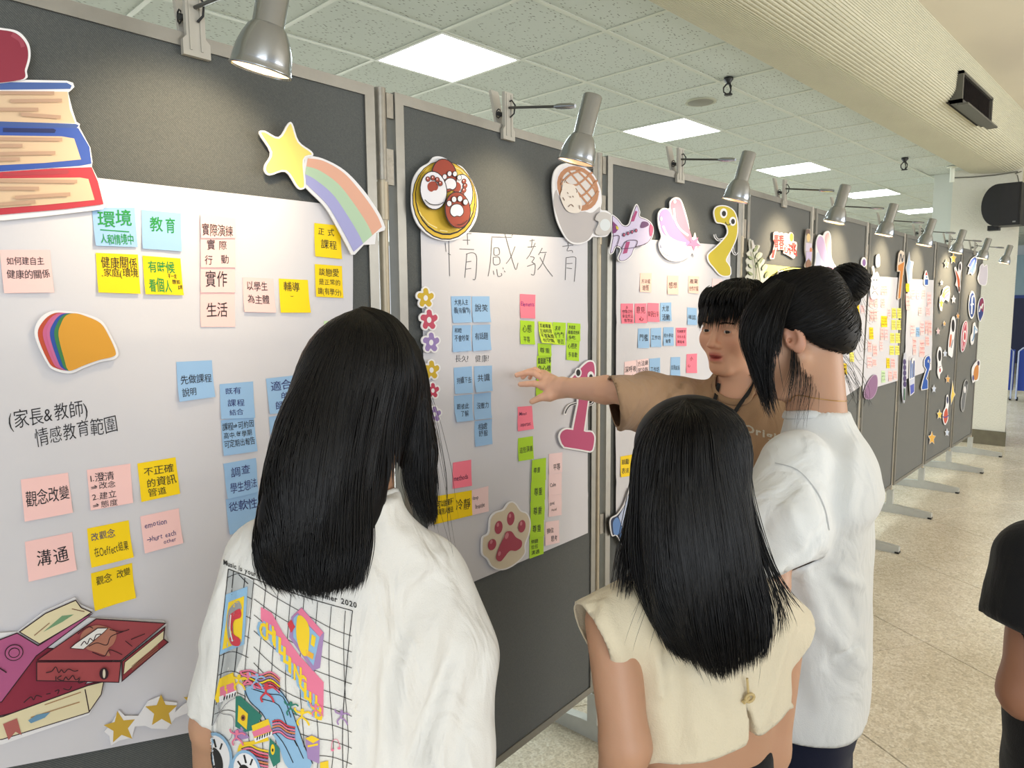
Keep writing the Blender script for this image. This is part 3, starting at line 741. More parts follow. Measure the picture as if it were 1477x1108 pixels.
n1([(385.5, 601), (430, 596), (433, 645), (390, 650)], 'blue', [('師資', .16, .1, .9, .42), ('生教', .2, .55, .9, .85)], 'middle blue note of the right column beside the left woman\'s hair')
n1([(388, 656), (433, 650), (436, 702), (391, 708)], 'blue', [('Need', .1, .08, .62, .32), ('Teacher', .06, .42, .9, .66)], 'lowest blue note of the right column, with English writing')
n1([(28, 691), (96, 681), (102, 738), (33, 751)], 'pink', [('觀念改變', .06, .28, .98, .66)], 'pale pink note below the two big handwritten lines')
n1([(123, 677), (186, 668), (188.5, 724), (128, 735)], 'pink', [('1.澄清', .06, .1, .6, .32), ('⇒改念', .06, .34, .62, .52), ('2.建立', .06, .58, .62, .78), ('⇒態度', .06, .8, .64, .98)], 'pale pink note with a numbered list of four lines')
n1([(196, 668), (251, 659), (256.5, 711), (201, 723)], 'yellow', [('不正確', .12, .12, .92, .36), ('的資訊', .16, .42, .94, .68), ('管道', .18, .7, .66, .92)], 'yellow note right of the pale pink numbered list')
n1([(200, 744), (256, 732.5), (261, 782), (206, 797)], 'pink', [('emotion', .08, .14, .66, .36, 'blueink'), ('→hurt each', .1, .54, .86, .74, 'blueink'), ('other', .5, .74, .84, .9, 'blueink')], 'pale pink note with English writing below the three-line yellow one')
n1([(34, 780.5), (102, 766.5), (107.5, 820.5), (39, 837.5)], 'pink', [('溝通', .18, .26, .88, .72)], 'pale pink note with two large characters above the book illustration')
n1([(123.5, 761.5), (183.5, 749.5), (188.5, 801.5), (128, 816.5)], 'yellow', [('改觀念', .06, .12, .64, .36, 'blueink'), ('在○effect結果', .1, .5, .92, .78)], 'yellow note above another yellow one, with a small circle in its text', curl=.012)
n1([(129, 826), (188.5, 811), (192, 860), (133.5, 879)], 'yellow', [('觀念', .1, .1, .48, .36), ('改變', .6, .08, .94, .32)], 'lowest yellow note with a folded corner, just above the book illustration', curl=.012)

def pen_text(k, name, label, items, color='ink'):
    mb = MB()
    for s, quad, thin in items:
        c = quad
        def fm(a, b):
            u = (c[0][0]*(1-a)+c[1][0]*a)*(1-b)+(c[3][0]*(1-a)+c[2][0]*a)*b; v = (c[0][1]*(1-a)+c[1][1]*a)*(1-b)+(c[3][1]*(1-a)+c[2][1]*a)*b
            sz = on_board(k, u, v); return bpt(k, sz[0], sz[1], sheet_lift(k, *sz)+.0007)
        text_into(mb, s, (0, 0, 1, 1), fm, 0, thin)
    return mb.build(name, pm(color), None, True, M=centre_M(k, items[0][1], 0), label=label, category='writing', group='pen writing straight on the sheets')
pen_text(0, 'handwriting', 'two big black handwritten lines straight on the nearest sheet', [('(家長&教師)', [(9, 590), (125, 574), (127, 600), (12, 617)], -.004), ('情感教育範圍', [(47, 617), (166, 595), (169, 620), (50, 644)], -.004)])

# --- cut-outs of the first board
BK = (216, 188, 156); SH = (186, 152, 128)
cutout(0, 'book_stack_cutout', 'stacked books cut-out, blue and red covers, at the left edge', 'paper cut-out',
       [(-60, 116), (92, 119), (101, 122), (103, 128), (98, 133), (94, 136), (100, 160), (106, 178), (111, 181), (110, 185), (126, 215), (129, 235), (128, 242), (138, 262), (148, 297), (144, 303), (60, 313), (2, 319), (-60, 320)],
       [([(-58, 121), (92, 122), (99, 126), (97, 131), (-58, 133)], (70, 98, 160)),
        ([(-58, 134), (93, 135), (96, 160), (104, 180), (-58, 177)], BK),
        ([(-58, 176), (104, 181), (109, 183), (106, 187), (-58, 184)], (62, 88, 150)), ([(-58, 184), (108, 187), (124, 214), (127, 238), (110, 241), (-58, 253)], (50, 84, 168)),
        ([(-58, 197), (84, 199), (102, 202), (112, 232), (60, 237), (-58, 243)], BK), ([(0, 187), (72, 188), (76, 190), (74, 194), (0, 193)], (30, 44, 96)),
        ([(-58, 254), (70, 245), (127, 243), (136, 264), (144, 296), (90, 303), (-58, 316)], (186, 52, 66)), ([(0, 252), (92, 247), (95, 250), (92, 253), (0, 256)], (170, 60, 70)),
        ([(-58, 260), (110, 258), (122, 260), (131, 290), (60, 297), (-58, 306)], BK)] +
       [(stroke([(a, y), (b, y+d)], 5, False), SH) for a, b, y, d in [(-20, 73, 137, .5), (10, 84, 149, -1), (-20, 50, 161, 0), (25, 82, 168, 4), (-20, 84, 203, 1), (-20, 27, 213, 0), (-20, 74, 225, -2), (-20, 23, 233, -1), (-20, 105, 263, 1), (-20, 50, 274, 0), (16, 95, 287, -5), (-20, 45, 298, -5)]], lift=.011, group='printed cut-outs')
cutout(0, 'apple_cutout', 'dark red apple cut-out sitting on the stacked books at the left edge', 'paper cut-out', sp([(-50, 60), (-25, 44), (0, 45), (22, 50), (36, 66), (39, 85), (34, 105), (27, 119), (-50, 120)]),
       [(sp([(-46, 62), (-25, 48), (0, 48), (19, 53), (32, 67), (35.5, 84), (31, 103), (24, 119), (-46, 119)]), (140, 42, 62)), (stroke([(12, 54), (24, 62), (28, 72)], 6), (158, 66, 84))], lift=.0145, group='printed cut-outs')
st = sp([(366, 195), (374, 191), (394, 200), (407, 181), (414, 181), (423, 206), (441, 220), (443, 227), (431, 233), (433, 268), (428, 275), (420, 272), (404, 250), (382, 255), (374, 250), (374, 240), (382, 222)], 4)
bow = lambda pts: sp(pts, 6, False)
outer = bow([(440, 228), (470, 238), (500, 260), (525, 290), (544, 322), (549, 330)]); inner = bow([(520, 358), (516, 356), (503, 369)][:1]+[(505, 368)])
tail_out = bow([(434, 226), (458, 230), (490, 247), (518, 276), (540, 308), (549, 329)])+[(548, 333), (536, 337), (534, 353), (518, 354), (505, 368), (500, 368)]+bow([(497, 362), (480, 330), (462, 300), (440, 278), (428, 266)])
def band(f0, f1, col):
    o = [(437, 230), (460, 234), (489, 251), (515, 280), (536, 310), (544, 328)]; i = [(431, 264), (442, 274), (465, 297), (484, 328), (497, 352), (503, 364)]
    A = bow([(a[0]*(1-f0)+b[0]*f0, a[1]*(1-f0)+b[1]*f0) for a, b in zip(o, i)]); B = bow([(a[0]*(1-f1)+b[0]*f1, a[1]*(1-f1)+b[1]*f1) for a, b in zip(o, i)])
    return (A+B[::-1], col)
def star_in(poly, d): return grow(poly, -d)
c1 = cutout(0, 'shooting_star_cutout', 'yellow star cut-out with a pastel rainbow tail, on the first board', 'paper cut-out', tail_out,
       [band(.0, .34, (226, 172, 148)), band(.34, .67, (180, 206, 176)), band(.67, 1, (166, 166, 214))], lift=.014, group='printed cut-outs')
T = T_board(0, .0175)
mb = MB(); mb.prism(st, 0, .003, T); s2 = mb.build('star', pm('white'), c1)
mb = MB(); mb.prism(star_in(st, 2.6), None, .0034, T); mb.build('print', pm((236, 220, 118)), s2)
# plain layered stand-in in the same colours as the sticker in the photograph
g0 = sp([(47, 485), (52, 462), (70, 449), (95, 449), (120, 453), (143, 463), (155, 482), (166, 506), (162, 517), (140, 522), (118, 530), (98, 538), (76, 534), (64, 523)])
lay = []
for q, col in [(0, (186, 74, 46)), (7, (196, 96, 140)), (12.5, (196, 104, 150)), (17, (38, 78, 160)), (23, (58, 122, 70)), (29, (212, 152, 48))]:
    lay.append((sp([(51+q, 484), (58+q*.9, 464+q*.06), (74+q*.6, 452+q*.1), (95+q*.3, 452), (119, 456), (140, 466), (152, 484), (162, 507), (158, 514), (138, 519), (118, 526), (98, 534), (78+q*.5, 531), (66+q*.8, 521)]), col))
cutout(0, 'rainbow_cutout', 'orange rounded cut-out with rainbow layers behind, on the first sheet', 'paper cut-out', g0, lay, lift=.0095, group='printed cut-outs')
# book illustration, lower left
CR = (228, 216, 178); OUT = (48, 20, 30)
bk = [(-40, 912), (22, 908), (60, 879), (104, 859), (112, 869), (130, 877), (118, 888), (232, 893), (236, 898), (232, 906), (237, 921), (228, 934), (170, 980), (146, 980), (140, 1000), (124, 1027), (0, 1069), (-40, 1075)]
B = []
def ol(poly, col, w=2.0):
    B.append((poly, OUT)); B.append((grow(poly, -w*.75), col))
ol([(-38, 1003), (60, 930), (170, 940), (120, 982), (145, 978), (120, 1000), (0, 1028), (-38, 1034)], (140, 40, 62))
ol([(-38, 1034), (0, 1028), (122, 984), (146, 978), (142, 998), (124, 1024), (0, 1062), (-38, 1068)], CR)
B.append((stroke([(118, 990), (124, 1022)], 1.6, False), OUT)); B.append((stroke([(60, 1012), (112, 994)], 1.4, False), (170, 130, 90))); B.append((stroke([(40, 1030), (110, 1008)], 1.4, False), (170, 130, 90)))
B.append(([(0, 1039), (20, 1031), (27, 1055), (18, 1050), (8, 1062)], (176, 98, 92))); B.append(([(36, 1034), (48, 1026), (68, 1022), (60, 1030), (40, 1038)], (104, 148, 180)))
ol([(-38, 930), (20, 908), (50, 926), (112, 888), (130, 880), (118, 890), (48, 942), (-2, 1008), (-38, 1010)], (176, 88, 134))
ol([(22, 907), (60, 880), (104, 861), (112, 872), (128, 879), (112, 890), (52, 925)], CR)
B.append(([(57, 907), (84, 884), (101, 882), (84, 893)], (116, 156, 118))); B.append((stroke([(98, 874), (116, 878)], 1.2, False), (120, 80, 60))); B.append((stroke([(44, 912), (66, 894)], 1.2, False), (150, 110, 80)))
for a in (9, 5.6): B.append((ell(15, 936, a*1.5, a*1.3, -.3), OUT)); B.append((ell(15, 936, a*1.5-1.3, a*1.3-1.3, -.3), (176, 88, 134)))
B.append((stroke([(-10, 955), (4, 964)], 2, False), OUT))
ol([(46, 947), (132, 887), (233, 894), (168, 948)], (158, 70, 76))
ol([(46, 948), (168, 948), (165, 979), (46, 976)], (166, 74, 78))
ol([(168, 948), (231, 898), (229, 916), (236, 921), (168, 978)], (140, 50, 58)); ol([(172, 949), (229, 903), (228, 917), (170, 968)], CR, 1.2)
for y in (0, 5, 10): B.append((stroke([(182, 955+y*.5), (220, 924+y*.6)], .9, False), (150, 110, 80)))
B.append((sp([(108, 920), (112, 905), (130, 896), (150, 900), (160, 908), (156, 922), (148, 930), (150, 940), (130, 934), (118, 930)]), (176, 116, 96)))
for s_ in ([(120, 926), (132, 921), (146, 924), (152, 912), (170, 905)], [(125, 934), (142, 940), (150, 931), (168, 938)], [(150, 902), (166, 905), (178, 902)], [(104, 908), (118, 898), (126, 900)], [(172, 918), (182, 926)], [(180, 916), (200, 908)]): B.append((stroke(s_, 1.2), OUT))
ol([(92, 928), (100, 921), (132, 899), (148, 899), (140, 907), (112, 930)], (232, 230, 226), 1.4)
B.append((stroke([(108, 924), (113, 918), (117, 922), (121, 914), (126, 917), (130, 909), (137, 908)], 1.3), OUT))
B.append((ell(141, 964, 6.6, 8.4), OUT)); B.append((ell(141, 964, 2.0, 6.4), (220, 210, 190)))
for s_ in ([(58, 962), (66, 960), (72, 954), (76, 962), (80, 958), (84, 962), (90, 957), (98, 960), (104, 959)], [(72, 967), (72, 974)], [(80, 966), (74, 970), (82, 973), (86, 968), (90, 972), (96, 966), (100, 972), (106, 969), (110, 962), (104, 976), (114, 974)], [(26, 1004), (36, 996), (40, 1000), (44, 994), (52, 996)], [(58, 992), (64, 991)], [(70, 988), (76, 986), (74, 992)], [(82, 984), (90, 986), (94, 981)]): B.append((stroke(s_, 1.5), OUT))
cutout(0, 'book_illustration_cutout', 'illustrated pile of pink and red books with signed spine, lower left', 'paper cut-out', bk, B, lift=.0105, group='printed cut-outs')
# star border along the sheet's foot
sb_ = [(147, 1052), (160, 1036), (168, 1021), (176, 1029), (196, 1029), (210, 1008), (226, 1001), (232, 1008), (251, 1010), (248, 1024), (262, 1012), (290, 996), (290, 1024), (268, 1024), (248, 1032), (236, 1048), (214, 1047), (205, 1043), (190, 1044), (186, 1060), (168, 1064), (156, 1071), (154, 1058)]
c1 = cutout(0, 'star_border', 'white scalloped border strip with gold stars under the nearest sheet', 'decoration', sb_, [(star(169, 1045, 24, 11, -1.75), (206, 168, 62)), (star(228, 1022, 24, 11, -1.6), (206, 168, 62)), (star(280, 1010, 22, 10, -1.5), (206, 168, 62))], lift=.0105, group='printed cut-outs')
# ================================================================ second board
paper_sheet(1, [(605, 331), (845.5, 345), (846.7, 768.5), (618, 866)], 'white paper sheet with the big pencilled title, behind the pointing hand')
G2 = 'sticky notes on the second sheet'
def n2(q, c, lines, lab, **kw): kw.setdefault('curl', .005); return note(1, q, c, lines, lab, group=G2, **kw)
n2([(649, 427.5), (677.3, 427), (677.7, 465), (651, 466)], 'blue', [('大男人主', .14, .1, .86, .34), ('義(有偏執)', .1, .4, .96, .64)], 'top left blue note of the blue block')
n2([(678.8, 427.5), (704, 427.5), (704.8, 464.6), (679.7, 465)], 'blue', [('說笑', .14, .28, .9, .6)], 'top right blue note of the blue block')
n2([(651, 469.3), (677.3, 468.9), (677.7, 506), (651, 508)], 'blue', [('和睦', .1, .08, .5, .28), ('不會吵架', .1, .34, .9, .6)], 'second-row left blue note of the blue block')
n2([(679.3, 468.9), (704.8, 468.2), (706, 504.6), (680, 506.6)], 'blue', [('有話題', .14, .28, .86, .56)], 'second-row right blue note of the blue block')
n2([(652.8, 530.4), (678.8, 528.2), (679.5, 566.4), (653.3, 568)], 'blue', [('持續下去', .12, .36, .94, .62)], 'third-row left blue note, below the handwritten questions')
n2([(682, 528.2), (707.6, 527.2), (707, 563.6), (682, 565.7)], 'blue', [('共識', .14, .28, .88, .6)], 'third-row right blue note, below the handwritten questions', curl=.01)
n2([(652.8, 571), (679.3, 568.5), (678.8, 605.8), (653.3, 608.4)], 'blue', [('跟彼此', .12, .3, .8, .54), ('了解', .3, .58, .76, .82)], 'fourth-row left blue note with a lifted corner', curl=.012)
n2([(681.4, 568.5), (706.3, 565.7), (706, 602.6), (681.4, 605.4)], 'blue', [('沒壓力', .14, .34, .86, .6)], 'fourth-row right blue note of the blue block')
n2([(682, 607.5), (707, 603.8), (707, 640), (682.7, 644)], 'blue', [('相處', .2, .1, .72, .36), ('舒服', .22, .38, .76, .64)], 'lowest blue note alone under the right blue column')
n2([(747.5, 424), (770, 425.3), (769, 459.6), (747.5, 458.5)], 'hotpink', [('Elements', .06, .26, .94, .52, (120, 40, 130))], 'bright pink note with English word at the top of the green group')
n2([(747.5, 462), (768.3, 463.5), (768.3, 497), (747.5, 496.4)], 'green', [('心態', .14, .14, .8, .5), ('平等', .2, .62, .66, .92)], 'lime green note under the upper bright pink note')
n2([(773, 495), (793, 496.5), (792.6, 513), (773, 513)], 'green', [('尊重', .1, .3, .9, .8)], 'narrow lime green note shaded under a folded-up one')
n2([(772, 513), (792.8, 512.6), (792, 560), (771, 560)], 'green', [('當面說下事', .04, .04, .98, .24), ('自·心·情', .06, .28, .96, .48), ('互相信任', .1, .54, .92, .72)], 'lime green note with heavy writing above the pointing fingers', thin=.015)
n2([(771, 556), (782, 556), (781.5, 572), (770.5, 572)], 'green', [], 'lowest scrap of lime green note behind the hand')
n2([(773, 463.5), (792.6, 465), (797.5, 496), (775, 494.5)], 'lime', [('互相尊重', .06, .08, .86, .28), ('互相包容', .06, .32, .9, .52), ('不要亂想', .06, .54, .92, .74), ('有空間', .1, .76, .8, .94)], 'bright lime note curling off the sheet, first of the upper row', curl=.02, lift=.003, thin=.008)
n2([(794.7, 464.6), (813.6, 465.6), (813, 498), (793.6, 496.8)], 'green', [('求是', .14, .14, .6, .36), ('給對對', .04, .42, .9, .68), ('等否', .36, .72, .86, .94)], 'lime green note in the middle of the upper row')
n2([(816, 465.6), (834.8, 467), (834, 492), (815.2, 491)], 'green', [('多走走', .08, .1, .6, .34), ('看看這些城', .06, .4, .96, .62), ('多吃', .08, .7, .6, .92)], 'upper lime green note of the pair at the right of the row', thin=.01)
n2([(815.2, 490), (834, 491.5), (832, 521), (814, 519)], 'green', [('心裡更', .1, .14, .8, .42), ('多喜歡', .14, .56, .86, .84)], 'lower lime green note of the pair, above the pink number one')
n2([(744.2, 586.7), (765, 585.2), (767, 618.4), (743.8, 622)], 'hotpink', [('Most', .1, .18, .6, .38, (90, 30, 70)), ('important', .18, .6, .84, .84, (90, 30, 70))], 'bright pink note with two English words below the hand')
n2([(744.9, 632), (766.6, 628.8), (767.2, 661.7), (744.7, 665)], 'green', [('這些演義', .08, .38, .96, .66)], 'lone lime green note under the lower bright pink one')
edges = [663.3, 695, 723.5, 752.7, 776, 805.4]
txt = [('尊重', .1, .34, .6, .62), ('尊重', .2, .3, .8, .75), ('尊重', .16, .26, .8, .7), ('尊重', .16, .2, .8, .7), None]
for i in range(5):
    y0, y1 = edges[i], edges[i+1]; xl = lambda y: 764-(y-663)*.021; xr = lambda y: 784.3-(y-660)*.019
    n2([(xl(y0), y0), (xr(y0), y0-3.5), (xr(y1), y1-(3.5 if i < 4 else 7.4)), (xl(y1), y1)], 'green', [txt[i]] if txt[i] else [('傾聽', .1, .08, .6, .3), ('信任', .1, .36, .6, .58), ('溝通', .1, .64, .7, .88)],
       ['topmost', 'second', 'middle', 'fourth', 'lowest'][i]+' lime green note in the long green column beside the cat paw', lift=.0012+.0009*(4-i), curl=.002)
ep = [654.6, 684, 715, 745.5]
for i, t in enumerate([[('平等', .3, .5, .84, .86)], [('Calm', .1, .36, .56, .62)], [('good', .08, .22, .42, .46), ('mood', .2, .56, .6, .76)]]):
    y0, y1 = ep[i], ep[i+1]; xl = lambda y: 789.3; xr = lambda y: 808.9-(y-652)*.012
    n2([(xl(y0), y0), (xr(y0), y0-2.5), (xr(y1), y1-3), (xl(y1), y1)], 'palepink', t, ['upper', 'middle', 'lower'][i]+' very pale pink note in the pale column right of the green one', curl=.002)
n2([(785, 752.7), (804.5, 750), (804, 782), (783.5, 786.7)], 'palepink', [('換位', .1, .26, .6, .5), ('思考', .4, .62, .86, .88)], 'very pale pink note alone under the pale column')
n2([(650.7, 667), (677.3, 662.8), (677.3, 700), (649.6, 704.4)], 'hotpink', [('methods', .06, .46, .82, .74, (70, 20, 60))], 'bright pink note with English word above the yellow pair')
n2([(622, 716), (652, 711), (652, 749), (622, 756)], 'yellow', [('可以說是種', .2, .16, .98, .42), ('是看別人想法', .12, .46, .96, .7)], 'left yellow note of the pair, beside the woman\'s hair', thin=.012)
n2([(651.5, 711), (678, 706.6), (677.7, 742.5), (651.5, 749)], 'yellow', [('冷靜', .1, .24, .92, .7)], 'right yellow note of the pair with two large characters', lift=.002)
n2([(678, 706.6), (702.6, 700.7), (702.2, 737), (678, 742.5)], 'palepink', [('deep', .04, .2, .4, .42), ('breathe', .2, .54, .76, .8)], 'pale pink note with English words right of the yellow pair')
pen_text(1, 'handwriting', 'two small handwritten questions between the rows of blue notes', [('長久?', [(655, 511.5), (675, 511), (675, 522), (655, 522.5)], -.008), ('健康?', [(683.5, 511), (704.5, 510), (704.5, 522), (683.5, 522.5)], -.008)])
# the big pencilled title, drawn stroke by stroke
def z7(pts): return [(570+x/4.433, 200+y/4.433) for x, y in pts]
TS = [[(312, 665), (318, 725)], [(335, 655), (342, 880)], [(330, 735), (348, 745)],
      [(432, 608), (478, 608)], [(424, 650), (470, 650)], [(452, 600), (455, 680)], [(402, 706), (495, 710)], [(450, 735), (438, 890)], [(445, 740), (480, 730), (508, 745), (512, 800), (505, 895), (488, 900)], [(446, 790), (478, 785)], [(444, 835), (478, 830)],
      [(605, 630), (735, 632)], [(608, 635), (600, 780), (585, 880)], [(690, 610), (715, 700), (745, 800), (762, 838), (774, 795)], [(745, 608), (733, 625)], [(755, 690), (728, 760), (700, 800)], [(622, 700), (652, 702), (655, 740), (624, 744), (622, 700)], [(618, 760), (655, 760), (658, 800), (622, 805), (618, 760)],
      [(618, 845), (622, 870)], [(640, 835), (648, 880), (672, 875), (668, 860)], [(680, 825), (682, 835)], [(688, 845), (694, 855)],
      [(848, 655), (880, 650)], [(836, 695), (888, 690)], [(866, 642), (860, 700)], [(885, 668), (850, 740), (828, 770)], [(850, 755), (878, 762), (862, 790)], [(862, 790), (884, 810), (878, 870), (858, 868)], [(832, 818), (884, 800)],
      [(930, 700), (905, 745)], [(915, 730), (958, 728)], [(950, 735), (930, 800), (900, 840)], [(915, 760), (950, 820), (998, 882)],
      [(1060, 690), (1130, 682)], [(1094, 668), (1098, 685)], [(1100, 690), (1090, 718), (1120, 716), (1126, 730)], [(1084, 762), (1080, 905)], [(1084, 762), (1140, 758), (1146, 790), (1138, 915)], [(1088, 800), (1125, 798)], [(1088, 828), (1122, 832)]]
ttl = thing('pencil_title', 'large thin pencilled four-character title at the head of the second sheet', 'writing', centre_M(1, [(720, 370)], 0), 'pen writing straight on the sheets')
for i0, i1 in ((0, 11), (11, 22), (22, 32), (32, 40)):
    mb = handwriting(1, '', '', [stroke(z7(s), 1.0, True, 4) for s in TS[i0:i1]], None); mb.build('character', pm((92, 92, 96)), ttl, kind='stuff')

# --- cut-outs of the second board
q7 = lambda pts: [(570+x/4.433, 200+y/4.433) for x, y in pts]
def e7(x, y, rx, ry, rot=0, n=24): return [(570+a/4.433, 200+b/4.433) for a, b in ell(x, y, rx, ry, rot, n)]
def s7(pts, w, n=5): return stroke(q7(pts), w/4.433, True, n)
YL, RD, WH, BK2 = (214, 176, 54), (158, 66, 48), (232, 230, 236), (34, 30, 34)
pl = q7(sp([(75, 380), (85, 270), (130, 195), (185, 160), (215, 125), (255, 119), (300, 135), (330, 160), (400, 185), (455, 260), (490, 340), (503, 430), (490, 520), (440, 600), (370, 645), (290, 655), (200, 630), (120, 560), (82, 470)], 5))
L = [(e7(287, 398, 207, 254, -.14), BK2), (e7(287, 396, 202, 248, -.14), YL), (e7(289, 386, 192, 236, -.14), BK2), (e7(289, 381, 187, 230, -.14), (220, 184, 62)), (e7(290, 375, 172, 205, -.14), (226, 196, 84)), (e7(285, 398, 165, 190, -.14), YL)]
for pts in ([(140, 500), (180, 545), (235, 575)], [(120, 470), (135, 500)], [(455, 470), (435, 520), (400, 550)], [(250, 590), (300, 598)], [(330, 185), (380, 205), (415, 240)]): L.append((s7(pts, 7), (240, 222, 150)))
def mochi(x, y, rx, ry, rot, fill, pad, crease=True):
    L.append((e7(x, y, rx+6, ry+6, rot), BK2)); L.append((e7(x, y, rx, ry, rot), fill))
def pad(x, y, s, rot, col, toes, out=None):
    c, q = math.cos(rot), math.sin(rot)
    tr = lambda pts: [(x+(a*c-b*q)*s, y+(a*q+b*c)*s) for a, b in pts]
    heart = tr(sp([(0, 40), (-22, 44), (-42, 22), (-38, -12), (-16, -32), (16, -32), (38, -12), (42, 22), (22, 44)], 4))
    if out: L.append((q7(grow(heart, 5)), out))
    L.append((q7(heart), col))
    for tx, ty in toes:
        p = tr([(tx, ty)])[0]
        L.append((e7(p[0], p[1], 17*s+2, 20*s+2, rot, 14), out or BK2)); L.append((e7(p[0], p[1], 15*s, 18*s, rot, 14), col)); L.append((e7(p[0]-4*s, p[1]-5*s, 5*s, 6*s, rot, 8), (240, 220, 220)))
TO = [(-50, -42), (-18, -68), (20, -70), (54, -46)]
mochi(400, 345, 56, 108, -.1, WH, None); pad(352, 310, .8, .4, RD, [(42, -60), (62, -30), (66, 8), (60, 44)])
mochi(268, 245, 76, 104, -.15, RD, None); pad(306, 292, .85, .1, WH, TO, BK2)
mochi(188, 340, 82, 118, -.12, WH, None); pad(180, 310, .8, -.3, RD, [(-20, -60), (18, -58), (46, -34), (58, 0)])
L.append((s7([(122, 400), (160, 428), (210, 432), (245, 415)], 5), BK2))
mochi(333, 465, 78, 112, -.12, RD, None); pad(325, 462, .95, -.05, WH, TO, BK2)
L.append((s7([(320, 558), (355, 556), (385, 530)], 5), BK2))
cutout(1, 'paw_cake_plate_cutout', 'round yellow plate cut-out with four paw-marked cakes', 'paper cut-out', pl, L, lift=.0125, group='printed cut-outs')
cup = q7(sp([(978, 340), (982, 240), (1010, 185), (1060, 162), (1120, 163), (1190, 190), (1250, 250), (1285, 320), (1296, 400), (1290, 455), (1330, 465), (1362, 500), (1358, 570), (1330, 625), (1270, 632), (1240, 630), (1210, 655), (1150, 678), (1090, 665), (1040, 600), (1000, 500)], 5))
LT = (184, 132, 98)
L2 = [(q7(sp([(985, 400), (1010, 330), (1100, 420), (1220, 478), (1284, 440), (1262, 540), (1215, 640), (1150, 668), (1090, 655), (1045, 595), (1008, 500)], 5)), (186, 180, 180)), (e7(1140, 318, 132, 162, -.62), (230, 226, 232)), (e7(1140, 322, 124, 152, -.62), LT), (e7(1140, 322, 100, 124, -.62), (214, 208, 206))]
for a in ([(1070, 200), (1180, 330), (1240, 400)], [(1120, 195), (1225, 300), (1262, 370)], [(1030, 260), (1130, 340), (1215, 440)], [(1230, 220), (1130, 300), (1060, 290)], [(1262, 270), (1180, 360), (1120, 380)], [(1270, 340), (1200, 420), (1160, 440)], [(1180, 200), (1080, 240), (1030, 300)]): L2.append((s7(a, 12, 3), LT))
L2 += [(q7(sp([(1032, 330), (1038, 285), (1052, 268), (1064, 290), (1100, 298), (1128, 318), (1135, 350), (1160, 420), (1150, 470), (1110, 480), (1060, 460), (1022, 380)], 5)), (228, 218, 208))]
for a in ([(1046, 288), (1052, 270), (1060, 288)], [(1118, 322), (1128, 334), (1126, 350)], [(1064, 348), (1072, 356)], [(1098, 370), (1104, 380)], [(1035, 380), (1046, 400)], [(1070, 440), (1088, 425), (1104, 440)], [(1140, 430), (1145, 455)], [(1078, 372), (1084, 382)]): L2.append((s7(a, 4, 3), (110, 74, 54)))
L2.append((q7(sp([(1240, 600), (1262, 540), (1240, 520), (1262, 480), (1310, 476), (1350, 505), (1350, 570), (1325, 615), (1270, 622)], 5)), (196, 192, 190))); L2.append((e7(1304, 555, 34, 38), (214, 220, 224)))
cutout(1, 'latte_cup_cutout', 'pale coffee cup cut-out with cat latte art under the second lamp', 'paper cut-out', cup, L2, lift=.0125, group='printed cut-outs')
FC = [(608, 430, 11.5, (206, 172, 48)), (613, 461.5, 12, (196, 78, 102)), (616, 494, 11.5, (150, 128, 184)), (616.5, 533.5, 11, (206, 172, 48)), (618.5, 563, 8.8, (190, 66, 92)), (621, 597, 9, (154, 128, 186))]
flab = ['top yellow flower cut-out in the string of six', 'upper pink flower cut-out in the flower string', 'upper purple flower cut-out in the flower string', 'lower yellow flower cut-out beside the dark hair', 'lower pink flower cut-out, hanging from a pin', 'lowest purple flower cut-out, half behind the dark hair']
for (x, y, r, c), lab in zip(FC, flab):
    pet = []
    for i in range(5):
        a0 = -math.pi/2+i*2*math.pi/5
        for dt, rr in ((-.52, .62), (-.3, .95), (0, 1.06), (.3, .95)): pet.append((x+r*rr*math.cos(a0+dt), y+r*1.18*rr*math.sin(a0+dt)))
    pet = sp(pet, 3)
    cutout(1, 'flower_cutout', lab, 'paper cut-out', grow(pet, 2.2), [(pet, c), (ell(x, y, r*.27, r*.36), 'white')], lift=.011, group='flower cut-outs down the edge of the second sheet')
z8 = lambda pts: [(590+x/4.616, 400+y/4.616) for x, y in pts]
PKc = (188, 76, 118)
one = sp([(1045, 668), (1090, 625), (1120, 590), (1160, 556), (1195, 552), (1216, 575), (1222, 640), (1208, 700)], 5, False)+[(1180, 800), (1150, 1015)]+sp([(1155, 1017), (1195, 1020), (1216, 1050), (1218, 1090), (1205, 1150), (1180, 1165)], 4, False)+[(1100, 1150), (1005, 1135)]+sp([(985, 1110), (970, 1060), (985, 1020), (1020, 1000), (1060, 1003)], 4, False)+[(1092, 840), (1100, 720), (1050, 690)]
one = z8(one)
L3 = [(grow(one, -2.2), PKc)]
L3 += [([(590+a/4.616, 400+b/4.616) for a, b in ell(1101, 634, 23, 32)], 'white'), ([(590+a/4.616, 400+b/4.616) for a, b in ell(1101, 634, 14, 22)], 'black'), ([(590+a/4.616, 400+b/4.616) for a, b in ell(1183, 655, 22, 30)], 'white'), ([(590+a/4.616, 400+b/4.616) for a, b in ell(1184, 662, 12, 18)], 'black')]
o1 = cutout(1, 'number_one_cutout', 'pink number one cut-out with eyes, behind the man\'s forearm', 'paper cut-out', one, L3, lift=.011, group='printed cut-outs')
mb = MB(); T = T_board(1, .0108); mb.prism(z8(stroke([(1100, 835), (1050, 850), (1025, 880), (1016, 912)], 16)), 0, .002, T, 0); mb.prism(z8(stroke([(1100, 835), (1052, 850), (1028, 878), (1017, 905)], 7)), None, .0025, T, 1)
